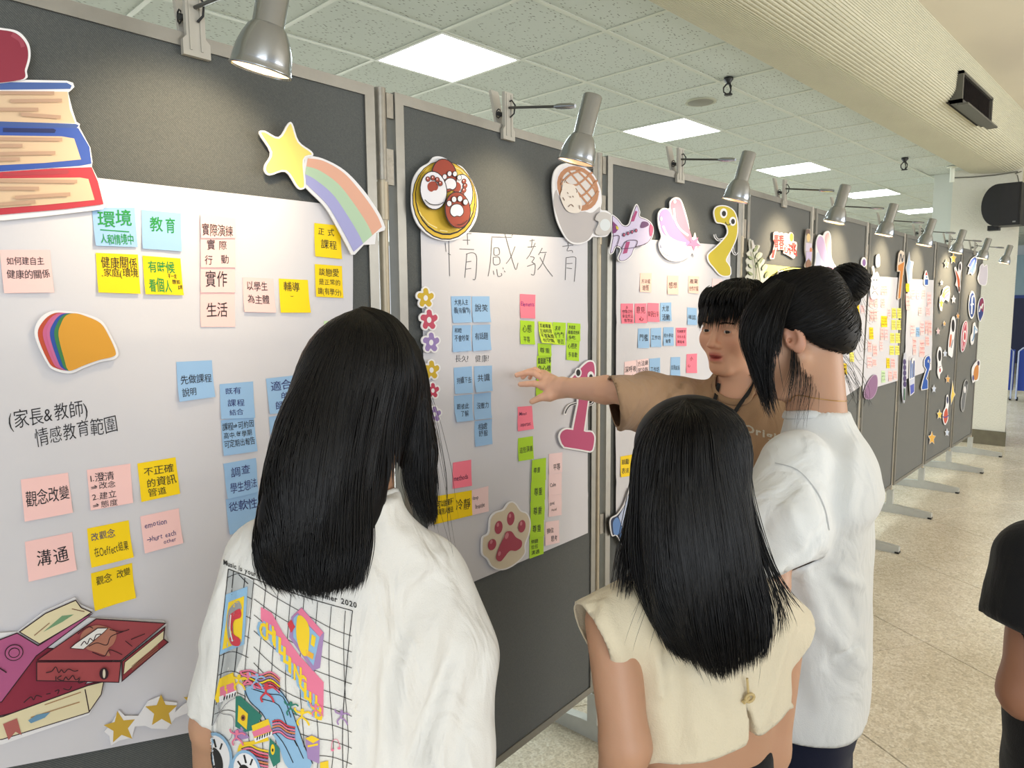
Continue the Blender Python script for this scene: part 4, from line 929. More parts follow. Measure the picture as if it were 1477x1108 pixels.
mb.build('arm', [pm('white'), pm('black')], o1); mb = MB(); mb.prism(z8(stroke([(1170, 850), (1195, 842), (1215, 820)], 14)), 0, .002, T, 0); mb.prism(z8(stroke([(1170, 850), (1195, 842), (1212, 824)], 6)), None, .0025, T, 1); mb.build('arm', [pm('white'), pm('black')], o1)
z9 = lambda pts: [(590+x/4.616, 600+y/4.616) for x, y in pts]
def e9(x, y, rx, ry, rot=0): return z9(ell(x, y, rx, ry, rot))
paw = z9(sp([(455, 870), (462, 800), (500, 770), (510, 680), (545, 635), (600, 615), (630, 575), (660, 562), (690, 580), (720, 622), (760, 640), (784, 690), (780, 770), (752, 850), (750, 910), (700, 970), (630, 1012), (570, 1020), (520, 995), (495, 950), (462, 920)], 5))
L4 = [(grow(paw, -2.0), (218, 204, 180))]
for x, y, rx, ry, r_ in ((650, 677, 25, 46, .1), (568, 736, 26, 44, .15), (722, 728, 24, 42, .15), (522, 849, 27, 38, .3)): L4 += [(e9(x, y, rx, ry, r_), (172, 70, 90)), (e9(x-6, y-18, 8, 14, r_), (206, 128, 140))]
L4 += [(z9(sp([(548, 925), (575, 850), (600, 800), (615, 765), (650, 762), (680, 800), (718, 825), (715, 865), (680, 890), (640, 890), (605, 930), (580, 958), (555, 952)], 5)), (172, 70, 90)), (e9(618, 790, 12, 22, .3), (206, 128, 140)), (e9(568, 908, 9, 16, .3), (206, 128, 140))]
cutout(1, 'cat_paw_cutout', 'beige cat paw cut-out with rose pads, at the foot of the second sheet', 'paper cut-out', paw, L4, lift=.0115, group='printed cut-outs')
# ================================================================ third board
paper_sheet(2, [(887, 342), (1052, 354.5), (1047, 668), (887, 740)], 'white paper sheet behind the man, with rows of pink and blue notes')
G3 = 'sticky notes on the third sheet'
def n3(q, c, lines, lab, **kw): kw.setdefault('curl', .004); return note(2, q, c, lines, lab, group=G3, nsub=3, **kw)
n3([(921.3, 394), (938, 394), (937, 422), (920.3, 421)], 'peach', [('方法或', .12, .3, .88, .54), ('途徑', .2, .6, .78, .9)], 'leftmost peach note in the top row of the third sheet')
n3([(961, 397.6), (977, 398), (976.4, 425), (960.7, 424.4)], 'peach', [('感想', .1, .3, .9, .66)], 'second peach note in the top row of the third sheet')
n3([(991.5, 398.4), (1006.7, 399), (1005.4, 423.7), (991, 422.4)], 'peach', [('產業', .1, .14, .9, .42), ('合作方案', .04, .55, .96, .86)], 'third peach note in the top row of the third sheet')
n3([(1025.6, 401.7), (1039.5, 403), (1038, 428), (1024, 426)], 'palepink', [('簡介', .1, .4, .7, .7)], 'pale note above the man\'s hair in the top row')
n3([(893.5, 438), (911.4, 438), (911.4, 466.6), (893.5, 466.6)], 'hotpink', [('多', .36, .1, .6, .28), ('想像這些', .08, .3, .95, .5), ('都是想法', .08, .52, .95, .72), ('有想法', .2, .74, .9, .94)], 'leftmost bright pink note with four lines on the third sheet', thin=.0)
n3([(913.7, 438), (930.4, 437.6), (930.9, 466), (913, 466)], 'hotpink', [('意見', .1, .12, .88, .5), ('心', .3, .62, .7, .9)], 'second bright pink note with large characters on the third sheet')
n3([(932, 437), (948.6, 437.6), (948.6, 464.6), (931.4, 464)], 'hotpink', [('實例分享', .02, .4, .98, .72)], 'third bright pink note, left of the first blue one')
n3([(951, 436.8), (966.8, 436.3), (966.3, 463.3), (950, 463.3)], 'blue', [('大眾', .14, .14, .8, .5), ('活動', .14, .58, .84, .94)], 'blue note at the end of the bright pink row')
n3([(989.8, 443.4), (1003.4, 444.6), (1003, 469), (989, 468.4)], 'blue', [('確認', .06, .4, .86, .68)], 'blue note left of the man\'s fringe')
n3([(918.3, 474), (934.5, 473.6), (934, 502), (917.2, 502)], 'blue', [('門檻', .1, .26, .9, .66)], 'left blue note of the second row on the third sheet')
n3([(936.7, 473.6), (952, 472.8), (951.6, 500.5), (936, 500.5)], 'blue', [('工作坊', .06, .36, .94, .62)], 'middle blue note of the second row on the third sheet')
n3([(955, 472), (970, 472), (969.7, 498.6), (954.3, 498.6)], 'blue', [('校外參訪', .04, .32, .96, .56), ('機會', .2, .62, .7, .86)], 'right blue note of the second row on the third sheet')
n3([(973.3, 472.8), (988.7, 472.8), (987.6, 499), (973.3, 499)], 'hotpink', [('短期實習', .1, .1, .9, .28), ('可多多去', .1, .4, .9, .58), ('做看看', .1, .68, .8, .86)], 'bright pink note in front of the man\'s face')
n3([(898.8, 522), (916.4, 519), (916, 548), (898, 550)], 'palepink', [('深呼吸', .02, .22, .98, .56), ('停止', .2, .66, .8, .94)], 'very pale note with large characters above the brown sleeve')
n3([(917, 519), (933.2, 517), (933, 546), (917, 548)], 'palepink', [('方法練', .02, .06, .98, .34), ('習冷靜', .04, .4, .96, .68)], 'very pale note next to another, above the brown sleeve')
n3([(934.8, 517.5), (950.2, 516), (950, 545), (935, 546)], 'blue', [('工作坊', .06, .4, .9, .7)], 'blue note just above the brown sleeve, left one')
n3([(965.7, 515.4), (979.5, 514.8), (979, 543), (965, 543)], 'blue', [('自我成長', .04, .4, .96, .66)], 'blue note just above the brown sleeve, right one')
n3([(988.7, 510.8), (1003.6, 510), (1003, 538), (988, 538)], 'hotpink', [('小', .3, .12, .6, .36), ('心', .1, .5, .36, .7)], 'bright pink note below the man\'s chin level')
n3([(893.3, 658.4), (907, 656), (906.5, 686), (892.8, 688)], 'yellow', [('鼓勵', .1, .14, .9, .42), ('表達', .1, .56, .9, .84)], 'left yellow note below the brown sleeve')
n3([(907, 656), (921.8, 653.5), (921, 684), (906.5, 686)], 'yellow', [('話題', .1, .06, .9, .44), ('談談', .1, .5, .9, .9)], 'right yellow note below the brown sleeve, at the hair edge')
w3 = lambda pts: [(850+x/3.957, 200+y/3.957) for x, y in pts]
def ew(x, y, rx, ry, rot=0): return w3(ell(x, y, rx, ry, rot))
def sw(pts, w, n=5): return w3(stroke(pts, w, True, n))
LAV = (206, 196, 224); MAG = (170, 70, 120); DK = (72, 48, 76)
pln = sp([(100, 437), (135, 460), (165, 495), (195, 490), (215, 430), (235, 382), (248, 382), (262, 420), (262, 446), (300, 462), (330, 490), (340, 530), (325, 580), (290, 612), (235, 628), (215, 670), (180, 700), (145, 704), (133, 680), (150, 635), (125, 622), (108, 655), (88, 662), (86, 640), (100, 560), (96, 480)], 5)
L = [(w3(grow(pln, -5)), DK), (w3(grow(pln, -8)), LAV), (w3([(205, 478), (232, 415), (245, 420), (225, 475)]), MAG), (w3([(160, 660), (180, 592), (202, 590), (185, 655)]), MAG), (w3(sp([(260, 510), (270, 478), (300, 480), (308, 498), (280, 512)], 4)), (104, 66, 110)), (w3(sp([(318, 490), (334, 510), (330, 545), (316, 560), (312, 520)], 4)), (196, 90, 130)),
     (w3([(102, 475), (128, 500), (134, 520), (118, 540), (100, 545)]), (120, 52, 110)), (w3([(118, 500), (134, 508), (134, 524), (122, 520)]), (206, 190, 60)), (sw([(150, 635), (180, 588), (240, 586), (230, 625)], 4), DK), (sw([(100, 560), (138, 560), (122, 622)], 4), DK), (sw([(150, 632), (240, 622), (300, 596)], 3), DK)]
for i in range(4): L += [(ew(164+i*22, 552-i*8, 8, 11), DK), (ew(164+i*22, 552-i*8, 4, 7), (200, 90, 120))]
cutout(2, 'airplane_cutout', 'lavender airplane cut-out with pink windows, overlapping the post', 'paper cut-out', w3(pln), L, lift=.018, group='printed cut-outs')
wand = sp([(372, 460), (378, 420), (405, 398), (438, 400), (442, 360), (470, 338), (500, 345), (520, 385), (545, 470), (560, 555), (578, 562), (586, 538), (594, 570), (614, 606), (598, 620), (582, 672), (570, 655), (545, 680), (490, 702), (430, 692), (390, 650), (378, 600), (392, 560), (378, 510)], 5)
L = [(w3(sp([(384, 600), (400, 565), (450, 560), (560, 620), (540, 668), (490, 690), (430, 680), (396, 645)], 5)), (204, 208, 234)), (w3(sp([(380, 460), (388, 420), (412, 406), (440, 420), (480, 500), (560, 590), (540, 612), (450, 570), (400, 540)], 5)), (164, 140, 196)), (w3(sp([(446, 400), (450, 362), (472, 348), (498, 356), (515, 400), (545, 500), (568, 580), (540, 580), (480, 500)], 5)), (190, 132, 156)),
     (sw([(400, 500), (430, 560), (480, 590), (530, 600)], 12), 'white'), (sw([(462, 400), (470, 470), (500, 520), (545, 555)], 12), 'white'), (sw([(400, 650), (450, 670), (510, 665)], 10), (240, 232, 220)), (w3(star(575, 600, 44, 18, .3)), (222, 130, 170)), (ew(466, 362, 8, 10), 'white'), (ew(388, 460, 6, 12), 'white'), (ew(392, 615, 6, 10), 'white')]
cutout(2, 'shell_wand_cutout', 'pastel shell-shaped balloon cut-out with pink star, left of the yellow two', 'paper cut-out', w3(wand), L, lift=.011, group='printed cut-outs')
two = sp([(690, 430), (700, 395), (735, 382), (780, 390), (815, 420), (832, 480), (828, 560), (800, 630), (768, 690), (778, 712), (792, 740), (790, 780), (760, 790), (725, 780), (690, 740), (665, 710), (655, 680), (662, 655), (700, 620), (740, 580), (768, 540), (760, 500), (735, 488), (705, 480)], 5)
L = [(w3(grow(two, -6)), (200, 180, 44)), (ew(748, 428, 21, 28), 'white'), (ew(749, 430, 12, 16), 'black'), (ew(799, 474, 20, 26), 'white'), (ew(800, 475, 11, 15), 'black'), (sw([(757, 478), (764, 492), (778, 494), (786, 486)], 4), 'black')]
o2 = cutout(2, 'number_two_cutout', 'yellow number two cut-out with eyes and thin arms, above the man', 'paper cut-out', w3(two), L, lift=.011, group='printed cut-outs')
T = T_board(2, .0105)
for a in ([(755, 572), (722, 580), (705, 565), (700, 548)], [(800, 610), (808, 650), (820, 660), (828, 648)]): mb = MB(); mb.prism(sw(a, 13), 0, .002, T, 0); mb.prism(sw(a, 5), None, .0026, T, 1); mb.build('arm', [pm('white'), pm('black')], o2)
y3 = lambda pts: [(840+x/4.61, 620+y/4.61) for x, y in pts]
blu = sp([(160, 620), (170, 580), (210, 555), (255, 490), (285, 400), (298, 380), (312, 395), (325, 455), (360, 560), (350, 700), (260, 760), (240, 760), (205, 700), (175, 700)], 4)
L = [(y3(grow(blu, -7)), (40, 52, 84)), (y3(sp([(180, 625), (190, 592), (215, 580), (240, 650), (225, 685), (190, 690)], 4)), (96, 136, 196)), (y3([(218, 572), (262, 495), (290, 412), (300, 400), (320, 470), (265, 640), (245, 650)]), (186, 198, 226)), (y3([(222, 692), (262, 662), (300, 700), (260, 750), (240, 745)]), (96, 136, 196))]
cutout(2, 'blue_rocket_cutout', 'blue and pale blue cut-out with dark outlines, left of the black hair', 'paper cut-out', y3(blu), L, lift=.011, group='printed cut-outs')
# ================================================================ the boards further off
def sc(fn, ox, oy, s): return lambda pts: [(ox+x/s, oy+y/s) for x, y in pts]
def auto_notes(k, rows, where, group):
    """rows = list of (row words, [(quad or (x0,y0,x1,y1), colour)...])"""
    cnt = ['leftmost', 'second', 'third', 'fourth', 'fifth', 'sixth']
    for rw, items in rows:
        for i, (r, c) in enumerate(items):
            x0, y0, x1, y1 = r; sk = (x1-x0)*.06
            q = [(x0, y0), (x1, y0+sk), (x1, y1), (x0, y1)]
            lab = f'{WORD[c]} note, {cnt[i]+" in the " if len(items) > 1 else "alone in the "}{rw} of {where}'
            note(k, q, c, None, lab, group=group, nsub=2, curl=.004, scrib=3, ink='redink' if c in ('pink', 'peach', 'palepink') else 'ink')
# ---- fourth board: yellow sheet, leaves, red lettering
yp = paper_sheet(3, [(1090, 380), (1172, 389), (1172, 560), (1086, 580)], 'yellow poster sheet behind the woman with the bun', color=(240, 232, 132), nx=20, ny=30, name='poster_sheet')
u4 = lambda pts: [(1060+x/9.847, 330+y/9.847) for x, y in pts]
LG, LG2 = (150, 158, 118), (196, 200, 170)
def leaf(cx, cy, l, w, a):
    c, s = math.cos(a), math.sin(a); P0 = sp([(0, 0), (l*.3, -w), (l*.75, -w*.8), (l, 0), (l*.7, w*.7), (l*.25, w*.8)], 4)
    return [(cx+x*c-y*s, cy+x*s+y*c) for x, y in P0]
lf = []
for x, y, a in ((215, 330, -1.0), (240, 420, -.95), (280, 500, -.95), (330, 590, -1.0), (370, 700, -1.1), (250, 560, -1.2)): lf.append(leaf(x, y, 105, 22, a))
for x, y, a in ((195, 440, -2.5), (195, 560, -2.4), (190, 660, -2.5), (185, 760, -2.4), (215, 820, -2.3)): lf.append(leaf(x, y, 80, 20, a))
ol4 = u4(sp([(165, 150), (190, 160), (220, 230), (300, 235), (310, 260), (280, 330), (340, 345), (345, 380), (320, 430), (380, 440), (375, 480), (360, 520), (415, 515), (415, 560), (370, 640), (420, 660), (430, 740), (380, 800), (200, 870), (110, 820), (105, 690), (140, 640), (112, 570), (130, 520), (112, 450), (140, 400), (120, 350), (160, 310), (155, 220)], 4))
L = [(u4(grow(l, 3)), (92, 102, 74)) for l in lf]+[(u4(l), LG2 if i % 2 else LG) for i, l in enumerate(lf)]+[(u4(stroke([(190, 840), (230, 600), (180, 330)], 12)), (110, 120, 84)), (u4(stroke([(300, 830), (270, 600), (240, 420)], 12)), (110, 120, 84)), (u4([(168, 170), (185, 165), (215, 270), (175, 300)]), (206, 200, 196))]
cutout(3, 'leaf_sprig_cutout', 'grey-green leaf sprig cut-out beside the third post', 'paper cut-out', ol4, L, lift=.011, group='printed cut-outs', border=(206, 204, 190))
ro = u4([(522, 60), (545, 45), (580, 45), (590, 62), (620, 62), (640, 55), (672, 78), (690, 62), (720, 70), (742, 76), (760, 52), (790, 60), (808, 90), (806, 180), (850, 190), (858, 230), (848, 330), (828, 410), (805, 428), (735, 385), (690, 362), (662, 350), (665, 300), (600, 298), (560, 300), (530, 430), (475, 434), (470, 400), (512, 330), (540, 190), (520, 160)])
def glyph_px(ch, x0, y0, x1, y1, thin=.03):
    vs, fs, adv = glyph(ch, thin); return [(x0+(x1-x0)*x, y1-(y1-y0)*(y+.08)) for x, y in vs], fs
rl = cutout(3, 'red_lettering_cutout', 'red lettering cut-out with two small coloured blobs, on the fourth board', 'paper cut-out', ro, [], lift=.006, group='printed cut-outs', border=(244, 214, 206))
mb = MB(); T = T_board(3, .0098)
for ch, r in (('青', (522, 62, 598, 300)), ('春', (592, 66, 672, 290)), ('心', (662, 210, 735, 350)), ('逃', (725, 190, 852, 405))):
    vs, fs = glyph_px(ch, *r); mb.add([T(*p, 0) for p in u4(vs)], fs, 0)
mb.prism(u4([(512, 300), (545, 300), (522, 415), (486, 418)]), None, 0, T, 0)
mb.prism(u4(ell(702, 130, 22, 55)), None, 0, T, 1); mb.prism(u4(ell(775, 125, 26, 60)), None, 0, T, 2)
mb.prism(u4(stroke([(690, 160), (700, 100), (712, 160)], 7)), None, .0006, T, 3)
mb.build('print', [pm((196, 46, 48)), pm((112, 140, 206)), pm((226, 156, 58)), pm('white')], rl)
fg = u4(sp([(975, 20), (1000, 8), (1030, 20), (1040, 120), (1055, 240), (1060, 380), (1035, 480), (1050, 530), (1010, 585), (970, 580), (950, 520), (970, 450), (950, 300), (960, 120)], 4))
cutout(3, 'figure_cutout', 'narrow brown and lilac figure cut-out left of the fourth post', 'paper cut-out', fg, [(u4(sp([(975, 20), (1005, 12), (1025, 30), (1022, 90), (990, 110), (968, 80)], 4)), (112, 92, 84)), (u4(ell(1003, 130, 26, 60)), (226, 196, 140)), (u4([(965, 200), (1050, 210), (1050, 330), (960, 320)]), (206, 196, 214)), (u4(ell(1035, 310, 18, 40)), (206, 130, 96)), (u4([(965, 330), (1050, 330), (1040, 470), (1000, 420), (965, 470)]), (196, 182, 214)), (u4(sp([(960, 500), (1000, 440), (1040, 500), (1010, 575), (975, 570)], 4)), (140, 104, 84))], lift=.011, group='printed cut-outs', border=(178, 170, 160))
cutout(3, 'blue_card', 'small white and blue card on the yellow poster, above the hair', 'paper cut-out', [(1118, 390), (1126, 390.5), (1126, 398), (1117, 398)], [([(1119, 394), (1125.5, 394), (1125.5, 397.5), (1118.5, 397.5)], (120, 160, 210))], lift=.011, group='printed cut-outs')
# ---- fifth board
paper_sheet(4, [(1181, 394), (1250.5, 398), (1242, 556), (1177, 600)], 'white sheet covered with notes, behind the hair bun', nx=16, ny=24)
bal = sp([(1172.5, 372), (1173, 350), (1177, 339), (1183, 340), (1186, 335), (1192, 334), (1195, 345), (1195.5, 370), (1200, 382), (1203, 392), (1196, 404), (1186, 402), (1176, 396), (1171, 386)], 4)
cutout(4, 'shell_balloon_cutout', 'pastel shell-shaped balloon cut-out left of the hair bun', 'paper cut-out', bal, [(sp([(1173, 374), (1176, 364), (1186, 385), (1192, 398), (1180, 395), (1173, 386)], 4), (206, 210, 232)), (sp([(1174, 350), (1178, 341), (1184, 346), (1189, 370), (1194, 388), (1186, 382), (1176, 362)], 4), (206, 178, 214)), (sp([(1186, 342), (1191, 336), (1194, 348), (1194, 372), (1194, 384), (1188, 360)], 4), (236, 186, 186)), (star(1196, 390, 7, 3.2), (226, 150, 190))], lift=.011, group='printed cut-outs')
lt = [(1197, 384), (1200, 381), (1203, 386), (1206, 383), (1209, 385), (1213, 384), (1216, 388), (1216, 396), (1204, 400), (1197, 396)]
cutout(4, 'letter_cutout', 'small cut-out row of pink and orange letters left of the hair bun', 'paper cut-out', lt, [(ell(1200, 390, 1.4, 5), (150, 70, 120)), (ell(1205, 391, 1.6, 5), (226, 130, 70)), (ell(1210, 391, 1.3, 5), (200, 90, 110)), (ell(1213.6, 391, 1.2, 4.5), (150, 80, 150))], lift=.011, group='printed cut-outs')
cutout(4, 'purple_bud_cutout', 'small purple cut-out above the hair bun', 'paper cut-out', sp([(1240, 376), (1243, 371), (1247, 374), (1248, 382), (1243, 386), (1240, 383)], 4), [(ell(1244, 379, 2.4, 5), (150, 110, 170))], lift=.006, group='printed cut-outs')
auto_notes(4, [('top row', [((1204, 404, 1211, 416), 'palepink'), ((1214, 403, 1221, 415), 'palepink')]),
               ('middle row by the hair', [((1226, 447, 1231, 463), 'blue'), ((1231.5, 438, 1238, 456), 'yellow'), ((1240, 440, 1245, 452), 'palepink')]),
               ('lower row beside the neck', [((1213.5, 524, 1220, 540), 'yellow'), ((1224, 508, 1230, 522), 'lemon')])], 'the fifth sheet', 'sticky notes on the fifth sheet')
# ---- sixth board
paper_sheet(5, [(1253, 398.5), (1295.5, 400.5), (1294, 549), (1243, 565)], 'white sheet with pale pink and yellow notes right of the hair bun', nx=16, ny=24)
v6 = lambda pts: [(1190+x/5.5375, 400+y/5.5375) for x, y in pts]
R6 = lambda x0, y0, x1, y1: (1190+x0/5.5375, 400+y0/5.5375, 1190+x1/5.5375, 400+y1/5.5375)
auto_notes(5, [('top row', [(R6(440, 60, 462, 140), 'pink'), (R6(464, 60, 488, 140), 'pink')]),
               ('wide second row', [(R6(345, 155, 378, 235), 'pink'), (R6(384, 160, 412, 235), 'pink'), (R6(440, 165, 468, 240), 'pink')]),
               ('third row', [(R6(350, 262, 378, 350), 'pink'), (R6(382, 262, 408, 350), 'pink'), (R6(490, 245, 512, 330), 'palepink'), (R6(524, 246, 558, 328), 'lemon'), (R6(566, 246, 600, 328), 'lemon')]),
               ('fourth row', [(R6(440, 308, 488, 398), 'yellow'), (R6(522, 340, 556, 420), 'lemon'), (R6(562, 340, 597, 420), 'lemon')]),
               ('fifth row', [(R6(345, 400, 377, 495), 'yellow'), (R6(434, 402, 460, 500), 'pink'), (R6(466, 402, 492, 500), 'palepink'), (R6(512, 445, 548, 525), 'lemon'), (R6(556, 445, 592, 525), 'lemon')]),
               ('sixth row', [(R6(334, 510, 362, 596), 'pink'), (R6(372, 535, 406, 630), 'pink'), (R6(428, 505, 452, 590), 'palepink'), (R6(508, 545, 542, 620), 'lemon'), (R6(552, 545, 586, 620), 'lemon')]),
               ('seventh row', [(R6(328, 625, 364, 725), 'palepink'), (R6(370, 655, 400, 708), 'pink'), (R6(484, 645, 510, 726), 'yellow'), (R6(520, 645, 552, 728), 'pink')]),
               ('lowest row', [(R6(444, 745, 474, 840), 'mint'), (R6(500, 745, 528, 830), 'pink'), (R6(536, 745, 566, 815), 'pink')])], 'the sixth sheet', 'sticky notes on the sixth sheet')
pb = sp([(1245, 575), (1243, 566), (1248, 552), (1255, 542), (1261, 541), (1263, 550), (1261, 565), (1254, 575)], 4)
cutout(5, 'purple_brush_cutout', 'fuzzy mauve oval cut-out at the lower left of the sixth sheet', 'paper cut-out', pb, [(grow(pb, -1), (142, 104, 140))], lift=.011, group='printed cut-outs', border=(176, 150, 176))
rb = sp([(1252, 425), (1252, 405), (1256, 396), (1254, 386), (1257, 384), (1259, 394), (1262, 392), (1265, 400), (1263, 412), (1266, 422), (1262, 430), (1255, 432)], 4)
cutout(5, 'white_rabbit_cutout', 'white sketched rabbit cut-out right beside the hair bun', 'paper cut-out', rb, [(stroke([(1255, 412), (1258, 418), (1262, 414)], .8), (120, 120, 124)), (ell(1257, 404, .7, 1), 'black'), (ell(1261, 404, .7, 1), 'black'), (stroke([(1254, 424), (1258, 420), (1263, 426)], .8), (140, 140, 150))], lift=.011, group='printed cut-outs')
cutout(5, 'purple_flower_cutout', 'small purple flower cut-out above the sixth sheet', 'paper cut-out', sp([(1261, 378), (1262, 369), (1266, 367), (1267, 374), (1266.5, 384), (1262, 385)], 4), [(ell(1264.3, 376, 1.7, 6.5), (186, 130, 200))], lift=.006, group='printed cut-outs')
pc = [(1291, 384), (1293, 366), (1296, 361), (1301, 364), (1302, 380), (1299, 400), (1296, 430), (1292, 433), (1291, 430), (1295, 392), (1291, 392)]
cutout(5, 'pencil_cutout', 'long orange pencil cut-out with a white tip, under the fifth lamp', 'paper cut-out', pc, [([(1292, 383), (1301, 378), (1298, 402), (1295, 430), (1292.4, 431), (1295.6, 391), (1292, 390)], (206, 132, 60)), (stroke([(1294, 378), (1296, 366), (1298, 378), (1300, 368)], 1), (80, 84, 96))], lift=.011, group='printed cut-outs', border=(222, 206, 190))
# ---- seventh board
paper_sheet(6, [(1309, 402.5), (1346, 404), (1342.6, 533.6), (1303, 548)], 'white sheet with short columns of red writing, sixth lamp above', nx=14, ny=24)
auto_notes(6, [('top row', [(R6(680, 92, 712, 172), 'palepink'), (R6(722, 94, 746, 172), 'palepink'), (R6(764, 94, 792, 170), 'palepink'), (R6(808, 120, 842, 236), 'palepink')]),
               ('second row', [(R6(640, 130, 672, 260), 'pink'), (R6(738, 232, 764, 306), 'palepink'), (R6(796, 235, 832, 310), 'palepink')]),
               ('third row', [(R6(676, 370, 708, 470), 'palepink'), (R6(720, 400, 746, 474), 'blue'), (R6(752, 350, 782, 462), 'palepink'), (R6(792, 345, 812, 450), 'pink'), (R6(815, 345, 845, 462), 'pink')]),
               ('fourth row', [(R6(694, 480, 720, 620), 'pink'), (R6(746, 500, 786, 636), 'pink'), (R6(794, 470, 824, 548), 'pink')])], 'the seventh sheet', 'sticky notes on the seventh sheet')
note(6, [(1305.3, 409), (1310.5, 409.4), (1310, 421), (1305, 421)], 'yellow', None, 'yellow note at the upper left corner of the seventh sheet', group='sticky notes on the seventh sheet', nsub=2, scrib=2)
bs = [(1303.5, 386), (1306, 376), (1308.5, 363), (1310, 376), (1314.8, 378), (1313, 388), (1312, 407), (1306, 409), (1305, 396)]
cutout(6, 'blue_star_cutout', 'pale blue star cut-out at the seventh sheet\'s upper left', 'paper cut-out', bs, [(grow(bs, -.8), (164, 186, 216))], lift=.011, group='printed cut-outs')
rk = sp([(1330, 408), (1330.5, 398), (1333, 390), (1335.5, 397), (1337, 405), (1336, 412), (1331, 412)], 4)
cutout(6, 'rocket_cutout', 'tiny red, white and blue rocket cut-out on the seventh sheet', 'paper cut-out', rk, [([(1331.4, 397), (1333, 391.5), (1334.8, 397)], (196, 50, 50)), ([(1331, 403), (1335.6, 403), (1335.4, 411), (1331, 411)], (44, 90, 170)), (ell(1333.2, 400, 1, 1.4), (90, 140, 200))], lift=.011, group='printed cut-outs')
lav = sp([(1298, 560), (1299, 530), (1301, 511), (1304, 512), (1304.5, 540), (1303.5, 560), (1302, 580), (1299.5, 578)], 4)
cutout(6, 'lavender_cutout', 'dark purple lavender sprig cut-out left of the pencil cup', 'paper cut-out', lav, [(ell(1301.6, 522+8*i, 2.2, 4), (76, 62, 110)) for i in range(5)]+[(stroke([(1301, 560), (1300.6, 577)], 1.6), (70, 110, 84))], lift=.011, group='printed cut-outs', border=(190, 192, 204))
cup_ = [(1308.5, 548), (1309, 535), (1309.8, 514), (1311.5, 530), (1313, 517), (1316, 516), (1316.6, 540), (1316, 566), (1310, 571)]
cutout(6, 'pencil_cup_cutout', 'blue pencil cup cut-out at the foot of the seventh sheet', 'paper cut-out', cup_, [([(1309.6, 556), (1315.6, 553), (1315.4, 565), (1310.4, 569.5)], (76, 90, 180)), ([(1309.4, 548), (1315.8, 545), (1315.6, 553), (1309.6, 556)], (200, 204, 222)), (stroke([(1310, 546), (1310.6, 520)], 1.3), (90, 120, 180)), (stroke([(1312.4, 545), (1312.6, 524)], 1.3), (110, 140, 196)), (stroke([(1314.6, 544), (1315, 520)], 1.2), (70, 96, 160))], lift=.011, group='printed cut-outs')
t2 = [(1325.8, 559), (1328, 549), (1333, 533), (1330, 528), (1330, 520), (1333, 514), (1338, 512), (1340, 518), (1339, 530), (1334, 546), (1336, 549), (1336, 561), (1326.5, 563)]
cutout(6, 'blue_number_two_cutout', 'blue number two cut-out at the seventh sheet\'s lower right', 'paper cut-out', t2, [(grow(t2, -.9), (34, 84, 170)), (ell(1336, 521, 1.1, 2), 'white'), (ell(1336, 521, .5, 1), 'black'), (ell(1338.4, 524, 1, 1.8), 'white'), (ell(1338.4, 524, .5, .9), 'black')], lift=.011, group='printed cut-outs')
# ---- eighth board: astronauts and stars
G8 = 'printed cut-outs on the eighth board'
def tiny_star(k, x, y, r, col, lab, sx=.55):
    cutout(k, 'star_cutout', lab, 'paper cut-out', star(x, y, r+.6, (r+.6)*.5, sx=sx), [(star(x, y, r, r*.46, sx=sx), col)], lift=.006, group=G8)
YS, BS = (232, 200, 90), (196, 206, 226)
for x, y, r, c, lab in ((1373.5, 373, 8, YS, 'larger yellow star high on the eighth board'), (1363.5, 381, 6.5, YS, 'smaller yellow star high on the eighth board'), (1356.5, 408, 4, (200, 192, 200), 'faint grey star above the rainbow star'), (1374, 432, 6, 'white', 'white star right of the rainbow star'),
                        (1380, 456, 4.5, (226, 160, 80), 'orange star above the larger astronaut'), (1360.5, 467, 3.6, (226, 160, 80), 'tiny orange star left of the larger astronaut'), (1351.5, 478, 5, (222, 180, 186), 'pinkish star above the smaller astronaut'), (1361.5, 510, 5.5, BS, 'pale blue star between the two astronauts'),
                        (1365.5, 547, 6, (228, 170, 90), 'orange star below the two astronauts'), (1345.5, 561, 5.5, BS, 'pale blue star at the left edge of the eighth board'), (1353.5, 598, 7, YS, 'yellow star left of the red rocket'), (1364.5, 624, 5.5, BS, 'lowest pale blue star of the eighth board'), (1342.5, 632, 10, (224, 170, 70), 'big orange star lowest on the eighth board')):
    tiny_star(7, x, y, r, c, lab)
ys = [(1372.5, 549), (1374.5, 565), (1376.5, 569), (1373.6, 574), (1370.2, 584), (1369.6, 571), (1370.6, 566)]
cutout(7, 'long_star_cutout', 'long four-pointed yellow star cut-out by the eighth post', 'paper cut-out', ys, [(grow(ys, -.6), YS)], lift=.006, group=G8)
rs = [(1353, 441), (1354, 428), (1357, 425), (1359, 416), (1364, 412.5), (1368, 414), (1368.6, 424), (1367, 436), (1362, 432), (1358.5, 437), (1357, 449), (1354.5, 448)]
cutout(7, 'rainbow_star_cutout', 'yellow star cut-out with a rising rainbow tail on the eighth board', 'paper cut-out', rs, [(star(1356, 438, 8, 3.4, sx=.4), (230, 206, 80)), (stroke([(1357.6, 428), (1361, 419), (1367, 415)], 2.2), (232, 160, 110)), (stroke([(1359, 429.5), (1362, 423), (1367.4, 419)], 2), (226, 206, 120)), (stroke([(1360, 431), (1363, 427), (1367.2, 424)], 2), (150, 140, 200))], lift=.006, group=G8)
fx = sp([(1375, 388), (1377, 385), (1380, 392), (1382, 380), (1385, 378), (1386, 386), (1384, 396), (1383.6, 408), (1384, 416), (1382, 423), (1379, 414), (1376.5, 411), (1378, 402)], 4)
